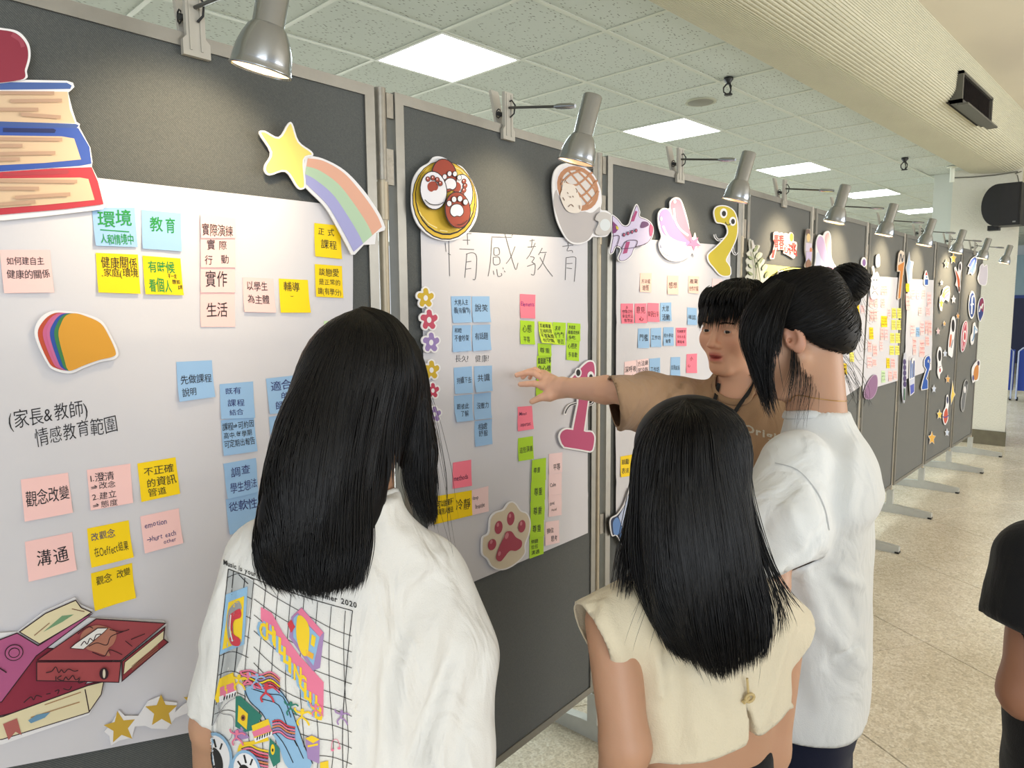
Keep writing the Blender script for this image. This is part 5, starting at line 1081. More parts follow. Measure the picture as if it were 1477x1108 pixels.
cutout(7, 'orange_astronaut_cutout', 'orange and brown floating figure cut-out top right of the eighth board', 'paper cut-out', fx, [(sp([(1376.4, 390), (1379.6, 396), (1382.4, 404), (1382.4, 414), (1380.6, 416), (1379, 404)], 4), (206, 96, 54)), (ell(1383, 385, 1.3, 5), (60, 52, 54)), (ell(1381.6, 417, 1.2, 4), (120, 70, 50))], lift=.006, group=G8)
a1 = sp([(1370, 467), (1372, 458), (1375, 457), (1377, 465), (1376, 478), (1374.6, 488), (1374, 500), (1372, 515), (1369, 514), (1366, 510), (1366.6, 492), (1368.6, 480)], 4)
cutout(7, 'astronaut_cutout', 'larger white astronaut cut-out with dark visor, eighth board', 'paper cut-out', a1, [(ell(1373, 470, 2.2, 9), (24, 22, 26)), (sp([(1368.6, 484), (1371, 484), (1369.6, 498), (1367.4, 500)], 4), (214, 120, 90)), (stroke([(1370, 502), (1372.6, 490)], 1.2), (150, 150, 160))], lift=.006, group=G8)
a2 = sp([(1350, 512), (1352.6, 501), (1356, 502), (1357, 512), (1356, 524), (1358, 534), (1354.4, 540), (1353.6, 547), (1350.4, 538), (1351, 526)], 4)
cutout(7, 'astronaut_cutout', 'smaller white astronaut cut-out left of the larger, eighth board', 'paper cut-out', a2, [(ell(1353.6, 513, 2.2, 8), (24, 22, 26)), (ell(1354, 534, 1, 3), (190, 50, 60)), (stroke([(1352, 530), (1355.6, 528)], 1), (150, 150, 160))], lift=.006, group=G8)
r8 = sp([(1358.5, 605), (1359, 594), (1362.5, 586), (1363.5, 572), (1366, 570), (1367, 582), (1365.6, 592), (1366.2, 604), (1361.6, 613)], 4)
cutout(7, 'red_rocket_cutout', 'red rocket cut-out with a planet ring, low on the eighth board', 'paper cut-out', r8, [(sp([(1359.4, 604), (1360.6, 594), (1364, 589), (1365.4, 602), (1361.8, 611)], 4), (196, 84, 60)), (stroke([(1357.8, 601), (1362, 602), (1366.4, 599)], 1.3), (70, 70, 150)), (ell(1364.8, 577, 1.2, 5), (60, 66, 100))], lift=.006, group=G8)
# ---- ninth board: round app logos
G9 = 'printed cut-outs on the last board'
tk = [(1394.5, 396), (1397, 386), (1394, 384), (1399, 374), (1406.5, 368), (1408, 374), (1405, 390), (1401, 397), (1398, 394)]
cutout(8, 'blue_ticket_cutout', 'slanted blue cut-out at the top left of the last board', 'paper cut-out', tk, [(grow(tk, -1), (64, 92, 176)), (stroke([(1398, 388), (1404, 375)], 1.2), (150, 170, 220))], lift=.006, group=G9)
fe = sp([(1408.5, 402), (1411, 392), (1412, 384), (1416.5, 380), (1418, 384), (1422.5, 382), (1423.4, 396), (1421.6, 410), (1417, 412), (1411.5, 410)], 4)
cutout(8, 'white_feather_cutout', 'pale ruffled white cut-out at the top right of the last board', 'paper cut-out', fe, [(grow(fe, -1), (206, 200, 212))], lift=.006, group=G9)
fb = ell(1400.5, 440, 5, 20, .03)
cutout(8, 'round_logo_cutout', 'dark blue round logo cut-out with white letter f', 'paper cut-out', fb, [(ell(1400.5, 440, 4.2, 17.6, .03), (38, 66, 130)), (stroke([(1403, 427), (1401, 428), (1400.3, 434), (1399.6, 453)], 1.7), 'white'), (stroke([(1398, 440), (1402.4, 438.4)], 2.4, False), 'white')], lift=.006, group=G9)
ms = sp([(1408.6, 452), (1409, 440), (1411.6, 431), (1416, 429), (1418.4, 436), (1417.6, 452), (1414.6, 460), (1412.5, 464), (1410, 461)], 4)
cutout(8, 'chat_logo_cutout', 'purple and blue chat logo cut-out with white zigzag', 'paper cut-out', ms, [(grow(ms, -1), (44, 62, 130)), (sp([(1411, 440), (1413, 432), (1416, 431), (1417.4, 440), (1416.4, 450), (1413, 446)], 4), (140, 46, 84)), (stroke([(1410.6, 450), (1412.6, 441.5), (1413.8, 446), (1416, 438)], 1.6, False), 'white')], lift=.006, group=G9)
ig = sp([(1384.6, 504), (1384.6, 486), (1386.4, 472), (1389.6, 464), (1393.4, 464), (1394.4, 476), (1393, 492), (1389.6, 504), (1386.4, 508)], 4)
cutout(8, 'camera_logo_cutout', 'pink and orange rounded camera logo cut-out, white rings', 'paper cut-out', ig, [(grow(ig, -.9), (186, 44, 84)), (grow(ig, -2.0), 'white'), (grow(ig, -2.7), (190, 50, 80)), (ell(1389.4, 485, 2.2, 8.4, .05), 'white'), (ell(1389.4, 485, 1.4, 6, .05), (196, 60, 70))], lift=.006, group=G9)
mu = sp([(1398.4, 492), (1399, 484), (1401, 480), (1402, 468), (1405, 465), (1406, 470), (1408.6, 474), (1408, 480), (1404.6, 482), (1403, 494), (1400, 497.5)], 4)
cutout(8, 'music_note_cutout', 'pale blue music-note cut-out right of the camera logo', 'paper cut-out', mu, [(stroke([(1404, 470), (1403, 486), (1400.4, 492)], 1.6), (110, 150, 190)), (stroke([(1404, 472), (1407.6, 477)], 1.4), (150, 190, 220))], lift=.006, group=G9)
ct = sp([(1400, 540), (1401, 530), (1406, 522), (1411, 519), (1412.4, 524), (1411, 536), (1410, 548), (1405, 550), (1401.4, 552)], 4)
cutout(8, 'orange_cat_cutout', 'orange and brown cat cut-out at the right edge of the last board', 'paper cut-out', ct, [(sp([(1402.6, 540), (1404.6, 530), (1409, 526), (1410, 534), (1408.6, 546), (1404, 548)], 4), (206, 136, 70)), (ell(1409.6, 524, 1.6, 3.4), (74, 60, 84)), (ell(1402, 545, 1.2, 4), (90, 90, 140))], lift=.006, group=G9)
ko = sp([(1385, 590), (1384.6, 578), (1387, 566), (1388.6, 554), (1391.6, 548), (1394.6, 550), (1394, 560), (1391.6, 572), (1390, 586), (1387.6, 594)], 4)
cutout(8, 'grey_koala_cutout', 'grey animal cut-out standing low on the last board', 'paper cut-out', ko, [(grow(ko, -.8), (110, 112, 116)), (ell(1390, 562, 1.4, 5), 'white'), (ell(1392.8, 552, 1.2, 3), (50, 50, 54))], lift=.006, group=G9, border=(180, 180, 180))
# ================================================================ modelling tools for the people
def V3(v): return np.array(v, dtype=np.float64)
def unit(v): v = V3(v); return v/np.linalg.norm(v)
def smin(a, b, k):
    if k <= 0: return np.minimum(a, b)
    h = np.clip(.5+.5*(b-a)/k, 0, 1); return b*(1-h)+a*h-k*h*(1-h)
def smax(a, b, k): return -smin(-a, -b, k)
def d_cone(p, a, b, ra, rb):
    a, b = V3(a), V3(b); ab = b-a; L2 = ab@ab
    t = np.clip(((p-a)@ab)/L2, 0, 1); return np.linalg.norm(p-a-t[:, None]*ab, axis=1)-(ra+(rb-ra)*t)
def d_ell(p, c, r, A=None):
    q = p-V3(c)
    if A is not None: q = q@A            # A columns are the axes
    r = V3(r); k0 = np.linalg.norm(q/r, axis=1); k1 = np.linalg.norm(q/(r*r), axis=1)+1e-9
    return k0*(k0-1)/k1
def frame(fwd, up=(0, 0, 1)):
    """columns: right, forward, up"""
    f = unit(fwd); u = V3(up); r = np.cross(f, u); r /= np.linalg.norm(r); u = np.cross(r, f)
    return np.stack([r, f, u], axis=1)
def d_stack(p, A, c0, secs, power=2.3):
    """body of changing elliptical section: secs = (z, ox, oy, rx, ry), z rising, in frame A at c0"""
    q = (p-V3(c0))@A; S = np.array(secs, float)
    zz = np.linspace(S[0, 0], S[-1, 0], 160)
    def interp(j):
        y = np.interp(zz, S[:, 0], S[:, j]); ker = np.hanning(15); ker /= ker.sum()
        y = np.convolve(np.pad(y, 7, mode='edge'), ker, 'valid'); return np.interp(q[:, 2], zz, y)
    ox, oy, rx, ry = (interp(j) for j in (1, 2, 3, 4))
    x, y = (q[:, 0]-ox), (q[:, 1]-oy)
    rad = (np.abs(x/rx)**power+np.abs(y/ry)**power)**(1/power)
    d = (rad-1)*np.minimum(rx, ry)*1.0
    zt, zb = q[:, 2]-S[-1, 0], S[0, 0]-q[:, 2]
    return np.maximum(d, np.maximum(zt, zb))

def surface_nets(f, lo, hi, h, coarse=4):
    lo = V3(lo); hi = V3(hi); n = np.ceil((hi-lo)/h/coarse).astype(int)*coarse+1
    ax = [lo[i]+h*np.arange(n[i]) for i in range(3)]
    nc = (n-1)//coarse+1
    cax = [a[::coarse] for a in ax]
    G = np.stack(np.meshgrid(*cax, indexing='ij'), -1).reshape(-1, 3); C = f(G).reshape(nc)
    near = np.abs(C) < h*coarse*2.4
    cell = np.zeros(nc-1, bool)
    for a in (0, 1):
        for b in (0, 1):
            for c in (0, 1): cell |= near[a:nc[0]-1+a, b:nc[1]-1+b, c:nc[2]-1+c]
    F = np.repeat(np.repeat(np.repeat(C[:-1, :-1, :-1], coarse, 0), coarse, 1), coarse, 2)
    F = np.pad(F, ((0, 1),)*3, mode='edge')
    M = np.repeat(np.repeat(np.repeat(cell, coarse, 0), coarse, 1), coarse, 2); M = np.pad(M, ((0, 1),)*3, mode='constant')
    M2 = M.copy(); M2[1:] |= M[:-1]; M[:, 1:] |= M2[:, :-1]; M |= M2; M2 = M.copy(); M[:, :, 1:] |= M2[:, :, :-1]
    idx = np.argwhere(M); P_ = lo+idx*h
    vals = np.concatenate([f(P_[i:i+200000]) for i in range(0, len(P_), 200000)]) if len(P_) else np.zeros(0)
    F[tuple(idx.T)] = vals
    S = F < 0
    # cells with a sign change
    c = np.zeros(n-1, int)
    for a in (0, 1):
        for b in (0, 1):
            for d in (0, 1): c += S[a:n[0]-1+a, b:n[1]-1+b, d:n[2]-1+d]
    act = (c > 0) & (c < 8); ids = -np.ones(n-1, int); A = np.argwhere(act); ids[act] = np.arange(len(A))
    acc = np.zeros((len(A), 3)); cnt = np.zeros(len(A))
    corners = [(a, b, d) for a in (0, 1) for b in (0, 1) for d in (0, 1)]
    for ci in corners:
        for cj in corners:
            if sum(cj)-sum(ci) == 1 and all(cj[t] >= ci[t] for t in range(3)):
                fa = F[A[:, 0]+ci[0], A[:, 1]+ci[1], A[:, 2]+ci[2]]; fb = F[A[:, 0]+cj[0], A[:, 1]+cj[1], A[:, 2]+cj[2]]
                m = (fa < 0) != (fb < 0); t = np.where(m, fa/(fa-fb+1e-12), 0)
                acc += np.where(m[:, None], V3(ci)+t[:, None]*(V3(cj)-V3(ci)), 0); cnt += m
    verts = lo+(A+acc/np.maximum(cnt, 1)[:, None])*h
    quads = []
    for axis in range(3):
        o1, o2 = [i for i in range(3) if i != axis]
        sl0 = [slice(None)]*3; sl1 = [slice(None)]*3; sl0[axis] = slice(0, -1); sl1[axis] = slice(1, None)
        for s in (sl0, sl1): s[o1] = slice(1, -1); s[o2] = slice(1, -1)
        a, b = S[tuple(sl0)], S[tuple(sl1)]; ch = np.argwhere(a != b)
        if not len(ch): continue
        inside = a[tuple(ch.T)]; base = ch.copy(); base[:, o1] += 1; base[:, o2] += 1
        def cid(d1, d2):
            q = base.copy(); q[:, o1] += d1; q[:, o2] += d2; return ids[tuple(q.T)]
        Q = np.stack([cid(-1, -1), cid(0, -1), cid(0, 0), cid(-1, 0)], 1)
        flip = inside if axis != 1 else ~inside
        Q[~flip] = Q[~flip][:, ::-1]; quads.append(Q)
    Q = np.concatenate(quads) if quads else np.zeros((0, 4), int)
    Q = Q[(Q >= 0).all(1)]
    return verts, Q
def merge(parts):
    V, Q, off = [], [], 0
    for v, q in parts: V.append(v); Q.append(q+off); off += len(v)
    return np.concatenate(V), np.concatenate(Q)
def np_mesh(name, V, Q, mats, mi=None, smooth=True):
    me = bpy.data.meshes.new(name); k = Q.shape[1]
    me.vertices.add(len(V)); me.vertices.foreach_set('co', np.asarray(V, np.float32).ravel())
    me.loops.add(len(Q)*k); me.loops.foreach_set('vertex_index', Q.astype(np.int32).ravel())
    me.polygons.add(len(Q)); me.polygons.foreach_set('loop_start', np.arange(0, len(Q)*k, k, dtype=np.int32)); me.polygons.foreach_set('loop_total', np.full(len(Q), k, np.int32))
    for m in (mats if isinstance(mats, (list, tuple)) else [mats]): me.materials.append(m)
    if mi is not None: me.polygons.foreach_set('material_index', mi.astype(np.int32))
    me.polygons.foreach_set('use_smooth', np.full(len(Q), smooth)); me.update(); me.validate(); return me
def drop(V, Q, keep):
    Q = Q[keep]; used = np.unique(Q); m = -np.ones(len(V), int); m[used] = np.arange(len(used)); return V[used], m[Q]
def relax(V, Q, it=1, w=.5):
    e = np.concatenate([Q[:, [i, (i+1) % 4]] for i in range(4)]); e = np.concatenate([e, e[:, ::-1]])
    deg = np.bincount(e[:, 0], minlength=len(V)).astype(float)
    for _ in range(it):
        s = np.stack([np.bincount(e[:, 0], weights=V[e[:, 1], j], minlength=len(V)) for j in range(3)], 1)
        V = V*(1-w)+w*s/np.maximum(deg, 1)[:, None]
    return V
def set_colors(me, cols):
    at = me.color_attributes.new('tone', 'FLOAT_COLOR', 'POINT'); c = np.ones((len(cols), 4), np.float32); c[:, :3] = cols; at.data.foreach_set('color', c.ravel())
def PX(u, v, d): return V3(P(u, v, d))

def skin_mat():
    m = mat('skin', (206, 158, 128), .48, sss=.12); nt = m.node_tree; b = nt.nodes['Principled BSDF']
    a = nt.nodes.new('ShaderNodeVertexColor'); a.layer_name = 'tone'; nt.links.new(a.outputs['Color'], b.inputs['Base Color'])
    tc = nt.nodes.new('ShaderNodeTexCoord'); n = nt.nodes.new('ShaderNodeTexNoise'); n.inputs['Scale'].default_value = 380
    bp = nt.nodes.new('ShaderNodeBump'); bp.inputs['Strength'].default_value = .12; bp.inputs['Distance'].default_value = .001
    nt.links.new(tc.outputs['Object'], n.inputs['Vector']); nt.links.new(n.outputs[0], bp.inputs['Height']); nt.links.new(bp.outputs[0], b.inputs['Normal'])
    b.inputs['Subsurface Radius'].default_value = (1, .35, .2); return m
M_skin = skin_mat()
M_hair = mat('black_hair', (12, 10, 11), .5, spec=.2)
M_hair2 = mat('black_hair_strand', (13, 11, 11), .4, spec=.28)
M_eye = mat('eye_white', (222, 214, 208), .2); M_iris = mat('eye_iris', (24, 15, 12), .12)
def cloth(name, rgb, bump=.25, bs=700, rough=.85, sheen=.1, nb=0.0):
    m = mat(name, rgb, rough, sheen=sheen, spec=.2, bump=bump, bscale=bs)
    if nb:
        nt = m.node_tree; b = nt.nodes['Principled BSDF']; old = b.inputs['Normal'].links[0].from_node
        tc = nt.nodes.new('ShaderNodeTexCoord'); mp = nt.nodes.new('ShaderNodeMapping'); mp.inputs['Scale'].default_value = (1.3, 1.0, .55); mp.inputs['Rotation'].default_value = (0, .5, .3)
        n = nt.nodes.new('ShaderNodeTexNoise'); n.inputs['Scale'].default_value = 11; n.inputs['Detail'].default_value = 2.5; n.inputs['Distortion'].default_value = 1.6; n.inputs['Roughness'].default_value = .45
        bp = nt.nodes.new('ShaderNodeBump'); bp.inputs['Strength'].default_value = 1.0; bp.inputs['Distance'].default_value = nb
        nt.links.new(tc.outputs['Object'], mp.inputs[0]); nt.links.new(mp.outputs[0], n.inputs['Vector']); nt.links.new(n.outputs[0], bp.inputs['Height']); nt.links.new(bp.outputs[0], old.inputs['Normal'])
    return m

# ---------------------------------------------------------------- head
def head_sdf(c, A, s=1.0, open_mouth=0.0, female=False):
    """c: middle of the head at eye level; A: right, forward, up; unit cm inside"""
    def f(p):
        q = ((p-V3(c))@A)/(.01*s); ax = np.abs(q[:, 0]); m = q.copy(); m[:, 0] = ax
        d = d_ell(q, (0, -1.2, 3.2), (7.5, 9.3, 8.0))
        d = smin(d, d_ell(q, (0, 1.6, -3.6), (6.2 if female else 6.5, 6.6, 7.6)), 2.4)
        d = smin(d, d_cone(m, (5.3, -.6, -5.0), (1.7, 5.4, -9.6), 1.4, 1.7), 2.3)
        d = smin(d, d_ell(m, (0, 6.0, -9.4), (2.2, 1.9, 1.9)), 1.8)
        d = smin(d, d_ell(m, (4.0, 4.9, -2.6), (2.7, 2.8, 2.8)), 2.2)           # cheeks
        d = smin(d, d_cone(m, (0.6, 7.3, 1.9), (4.2, 6.1, 1.9), .95, .9), 1.4)    # brow
        d = smax(d, -d_ell(m, (3.15, 9.3, .1), (2.0, 2.0, 1.25)), 1.2)            # sockets
        lid = d_ell(m, (3.15, 6.75, .0), (1.72, 1.55, 1.28))
        d = smin(d, lid, .5)
        slit = d_ell(m, (3.15, 8.2, -.05), (1.42, 1.2, .36)); d = smax(d, -slit, .12)
        d = smin(d, d_ell(q, (0, 5.6, -6.2), (3.3, 2.7, 2.9)), 1.6)               # muzzle
        d = smin(d, d_cone(q, (0, 7.6, .9), (0, 9.5, -3.1), .62, .95), .9)        # nose
        d = smin(d, d_ell(m, (1.15, 8.5, -3.5), (.95, 1.05, .8)), .5)
        d = smax(d, -d_ell(m, (.75, 9.2, -4.35), (.45, .5, .35)), .25)
        o = open_mouth
        d = smin(d, d_ell(q, (0, 7.85, -5.75), (2.3, 1.15, .66)), .3)            # lips
        d = smin(d, d_ell(q, (0, 7.75, -6.95-o), (2.0, 1.2, .78)), .3)
        d = smax(d, -d_ell(q, (0, 9.0, -6.32-o*.5), (2.2, 1.7, .12+o*.6)), .18)
        # ears
        a = .35; E = np.array([[math.cos(a), 0, 0], [0, 1, 0], [0, 0, 1]])
        e = d_ell(m, (7.35, -1.0, -1.2), (.75, 1.9, 3.1)); e = smax(e, -d_ell(m, (8.0, -.5, -.6), (.6, 1.15, 1.9)), .3)
        e = smin(e, d_cone(m, (7.5, .3, -.6), (7.5, .55, -2.0), .42, .35), .3)
        e = smax(e, -d_ell(m, (7.7, .05, -1.2), (.9, .42, .5)), .2)
        d = smin(d, e, .35)
        return d*(.01*s)
    return f
SKINB = np.array(lin((214, 166, 136)))
def skin_tone(V, c=None, A=None, s=1.0, base=None):
    base = SKINB if base is None else np.array(lin(base)); col = np.tile(base, (len(V), 1)).astype(float)
    if c is not None:
        q = ((V-V3(c))@A)/(.01*s); m = np.abs(q[:, 0])
        def blend(w, rgb):
            nonlocal col
            w = np.clip(w, 0, 1)[:, None]; col = col*(1-w)+np.array(lin(rgb))*w
        front = q[:, 1] > 5.5
        lips = np.exp(-(((q[:, 0])/2.1)**4+((q[:, 2]+6.4)/1.15)**4))*(q[:, 1] > 6.9); blend(lips*.95, (190, 88, 84))
        blend(.35*np.exp(-(((m-4.6)/2.2)**2+((q[:, 2]+3)/1.9)**2))*front, (216, 134, 112))
        blend(.3*np.exp(-((q[:, 0]/1.6)**2+((q[:, 2]+3.4)/1.4)**2))*(q[:, 1] > 8.2), (214, 134, 112))
        blend(.35*np.exp(-(((m-3.15)/1.9)**2+((q[:, 2]-.3)/1.0)**2))*(q[:, 1] > 5.2), (150, 104, 88))
        blend(.3*((m > 7.0) & (q[:, 2] < 3) & (q[:, 2] > -5)), (206, 128, 108))
    return col

# ---------------------------------------------------------------- strands
def strands_mesh(paths, rad, name, mats, sides=3):
    """paths (n, k, 3); tapered hairs"""
    n, k, _ = paths.shape; t = np.gradient(paths, axis=1); t /= np.linalg.norm(t, axis=2, keepdims=True)+1e-9
    ref = np.array([.21, .47, .13]); a = np.cross(t, ref); a /= np.linalg.norm(a, axis=2, keepdims=True)+1e-9; b = np.cross(t, a)
    prof = np.sin(np.clip(np.linspace(.12, 1.0, k), 0, 1)*math.pi)**.4; prof[-1] = .05; prof[:k//2] = np.maximum(prof[:k//2], .75)
    r = (rad if np.ndim(rad) else np.full(n, rad))[:, None, None]*prof[None, :, None]
    V = np.stack([paths+r*(math.cos(2*math.pi*j/sides)*a+math.sin(2*math.pi*j/sides)*b) for j in range(sides)], 2).reshape(-1, 3)
    base = (np.arange(n)[:, None, None]*k+np.arange(k-1)[None, :, None])*sides; j = np.arange(sides)[None, None, :]; j2 = (j+1) % sides
    Q = np.stack([base+j, base+j2, base+sides+j2, base+sides+j], -1).reshape(-1, 4)
    return np_mesh(name, V, Q, mats)
def cat_rom(G, k):
    G = np.array(G, float); n = len(G); out = []
    for s in np.linspace(0, n-1.0001, k):
        i = int(s); t = s-i; p0 = G[max(i-1, 0)]; p1 = G[i]; p2 = G[min(i+1, n-1)]; p3 = G[min(i+2, n-1)]
        out.append(.5*(2*p1+(-p0+p2)*t+(2*p0-5*p1+4*p2-p3)*t*t+(-p0+3*p1-3*p2+p3)*t**3))
    return np.array(out)
def curtain(guides, n, k=18, jit=.004, depth=.004, wave=.0025, lens=(.9, 1.0), seed=1, clump=.5):
    """n hairs flowing between neighbouring guides"""
    r = np.random.default_rng(seed); G = np.array([cat_rom(g, k) for g in guides]); m = len(G)
    u = r.random(n)*(m-1); 
    cl = np.round(u*14)/14+r.normal(0, .004, n)
    i = np.clip(u.astype(int), 0, m-2); f = (u-i)[:, None, None]
    P1 = G[i]*(1-f)+G[i+1]*f
    uc = np.clip(cl, 0, m-1.0001); ic = np.clip(uc.astype(int), 0, m-2); fc = (uc-ic)[:, None, None]; P2 = G[ic]*(1-fc)+G[ic+1]*fc
    tt = np.linspace(0, 1, k)[None, :, None]
    w = clump*tt**1.5; Pm = P1*(1-w)+P2*w
    Pm = Pm+r.normal(0, jit, (n, 1, 3))*(.35+tt)*.8
    ph = r.random((n, 1, 3))*6.28; Pm = Pm+wave*np.sin(tt*5+ph)*tt
    # random shortening
    L = r.uniform(lens[0], lens[1], n); out = np.empty_like(Pm); x = np.linspace(0, 1, k)
    for j in range(3):
        for q in range(n): out[q, :, j] = np.interp(x*L[q], x, Pm[q, :, j])
    return out
def person(name, label, pos):
    return thing('person', label, 'person', (pos[0], pos[1], 0), 'people looking at the boards')
def part(name, me, root, **kw): return link(name, me, root, True, **kw)

def limb_body(prims, blend):
    def f(p):
        d = None
        for g in prims:
            e = g[0](p) if callable(g[0]) else d_cone(p, *g[:4])
            k = g[-1] if not callable(g[0]) else g[1]
            d = e if d is None else smin(d, e, k)
        return d
    return f
def solidify(o, t=.0022, off=-1):
    m = o.modifiers.new('thickness', 'SOLIDIFY'); m.thickness = t; m.offset = off
def bvh_of(objs):
    V, Fc, off = [], [], 0
    for o in objs:
        M = wm(o) if o.parent is None else wm(o); me = o.data
        M = wm(o.parent) if o.parent else wm(o)
        V += [M @ v.co for v in me.vertices]; Fc += [tuple(i+off for i in p.vertices) for p in me.polygons]; off = len(V)
    return BVHTree.FromPolygons(V, Fc)
def decal_mesh(mb, bvh, poly, mi, lift, maxlen=.012, tri=None):
    """lays a flat pixel shape onto a cloth surface; its points become points of that surface"""
    bm = bmesh.new()
    if tri is None:
        poly = clean_poly(poly); vs = [bm.verts.new((p[0], p[1], 0)) for p in poly]
        for t in tessellate_polygon([[v.co for v in vs]]):
            try: bm.faces.new([vs[i] for i in t])
            except ValueError: pass
    else:
        vs = [bm.verts.new((p[0], p[1], 0)) for p in tri[0]]
        for t in tri[1]:
            try: bm.faces.new([vs[i] for i in t])
            except ValueError: pass
    L = maxlen*1000
    for _ in range(5):
        e = [x for x in bm.edges if x.calc_length() > L]
        if not e: break
        bmesh.ops.subdivide_edges(bm, edges=e, cuts=1); bmesh.ops.triangulate(bm, faces=bm.faces[:])
    pts = []; ok = True; last = None
    for v in bm.verts:
        d = Vector(ray(v.co.x, v.co.y)).normalized(); h = bvh.ray_cast(ORIGIN, d)
        if h[0] is None: pts.append(None); continue
        nn = h[1] if h[1].dot(d) < 0 else -h[1]
        pts.append(h[0]+nn*lift*.5-d*lift*.5)
    bm.verts.index_update()
    fs = []
    for f in bm.faces:
        ids = [v.index for v in f.verts]
        if any(pts[i] is None for i in ids): continue
        q = [pts[i] for i in ids]
        if max((q[0]-q[1]).length, (q[1]-q[2]).length, (q[2]-q[0]).length) > .06: continue
        n = (q[1]-q[0]).cross(q[2]-q[0])
        if n.dot(q[0]-ORIGIN) > 0: ids = ids[::-1]
        fs.append(tuple(ids))
    bm.free(); pp = [p if p is not None else Vector((0, 0, 0)) for p in pts]; mb.add(pp, fs, mi, True)
def legs(fig_prims, A, hipc, h, rx=.09, foot=(0, 1), spread=.09, thigh=.078, calf=.052):
    """standing legs from the hip centre down to the floor; returns ankle points"""
    r, f = A[:, 0], A[:, 1]; out = []
    for s in (-1, 1):
        hip = V3(hipc)+r*s*spread*.95; knee = V3((hip[0], hip[1], h*.285))+r*s*.005+f*.015; ank = V3((hip[0], hip[1], .075))+r*s*.01-f*.015
        fig_prims += [(hip, knee, thigh, calf*1.12, .03), (knee, ank, calf*1.05, .034, .02), (ank+V3((0, 0, -.02)), ank+f*.12+V3((0, 0, -.042)), .027, .018, .02), (ank+V3((0, 0, -.02)), ank-f*.02+V3((0, 0, -.035)), .028, .022, .02)]
        out.append((hip, knee, ank))
    return out
def shoe_mesh(ank, f, name):
    a = V3(ank); f = V3(f)
    def g(p):
        d = d_cone(p, a*[1, 1, 0]+V3((0, 0, .045))-f*.03, a*[1, 1, 0]+V3((0, 0, .036))+f*.155, .043, .036)
        d = smin(d, d_cone(p, a*[1, 1, 0]+V3((0, 0, .05))-f*.02, a*[1, 1, 0]+V3((0, 0, .09))-f*.015, .042, .042), .02)
        return smax(d, .002-p[:, 2], .004)
    lo = a+V3((-.25, -.25, -.1)); lo[2] = -.01; hi = a+V3((.25, .25, 0)); hi[2] = .14
    return surface_nets(g, lo, hi, .008)
def d_flat(p, c, A, sy, a, b, ra, rb):
    """tapered capsule flattened across its frame's second axis"""
    S = np.array([1, 1/sy, 1]); q = ((p-V3(c))@A)*S; a2 = ((V3(a)-V3(c))@A)*S; b2 = ((V3(b)-V3(c))@A)*S
    return d_cone(q, a2, b2, ra, rb)*math.sqrt(sy)*.8
def push_out(paths, f, lo=.0008, hi=.006, seed=2, it=3):
    """hairs lie on the hair volume, never inside it"""
    r = np.random.default_rng(seed); n, k, _ = paths.shape; p = paths.reshape(-1, 3).copy(); eps = np.repeat(r.uniform(lo, hi, n), k); e = .002
    for _ in range(it):
        d = f(p); m = d < eps
        if not m.any(): break
        q = p[m]; g = np.stack([f(q+V3(v)*e)-f(q-V3(v)*e) for v in ((1, 0, 0), (0, 1, 0), (0, 0, 1))], 1); g /= np.linalg.norm(g, axis=1, keepdims=True)+1e-9
        p[m] = q+g*np.clip(eps[m]-d[m], 0, .03)[:, None]
    p = p.reshape(n, k, 3)
    for _ in range(2): p[:, 1:-1] = p[:, 1:-1]*.5+(p[:, :-2]+p[:, 2:])*.25
    return p
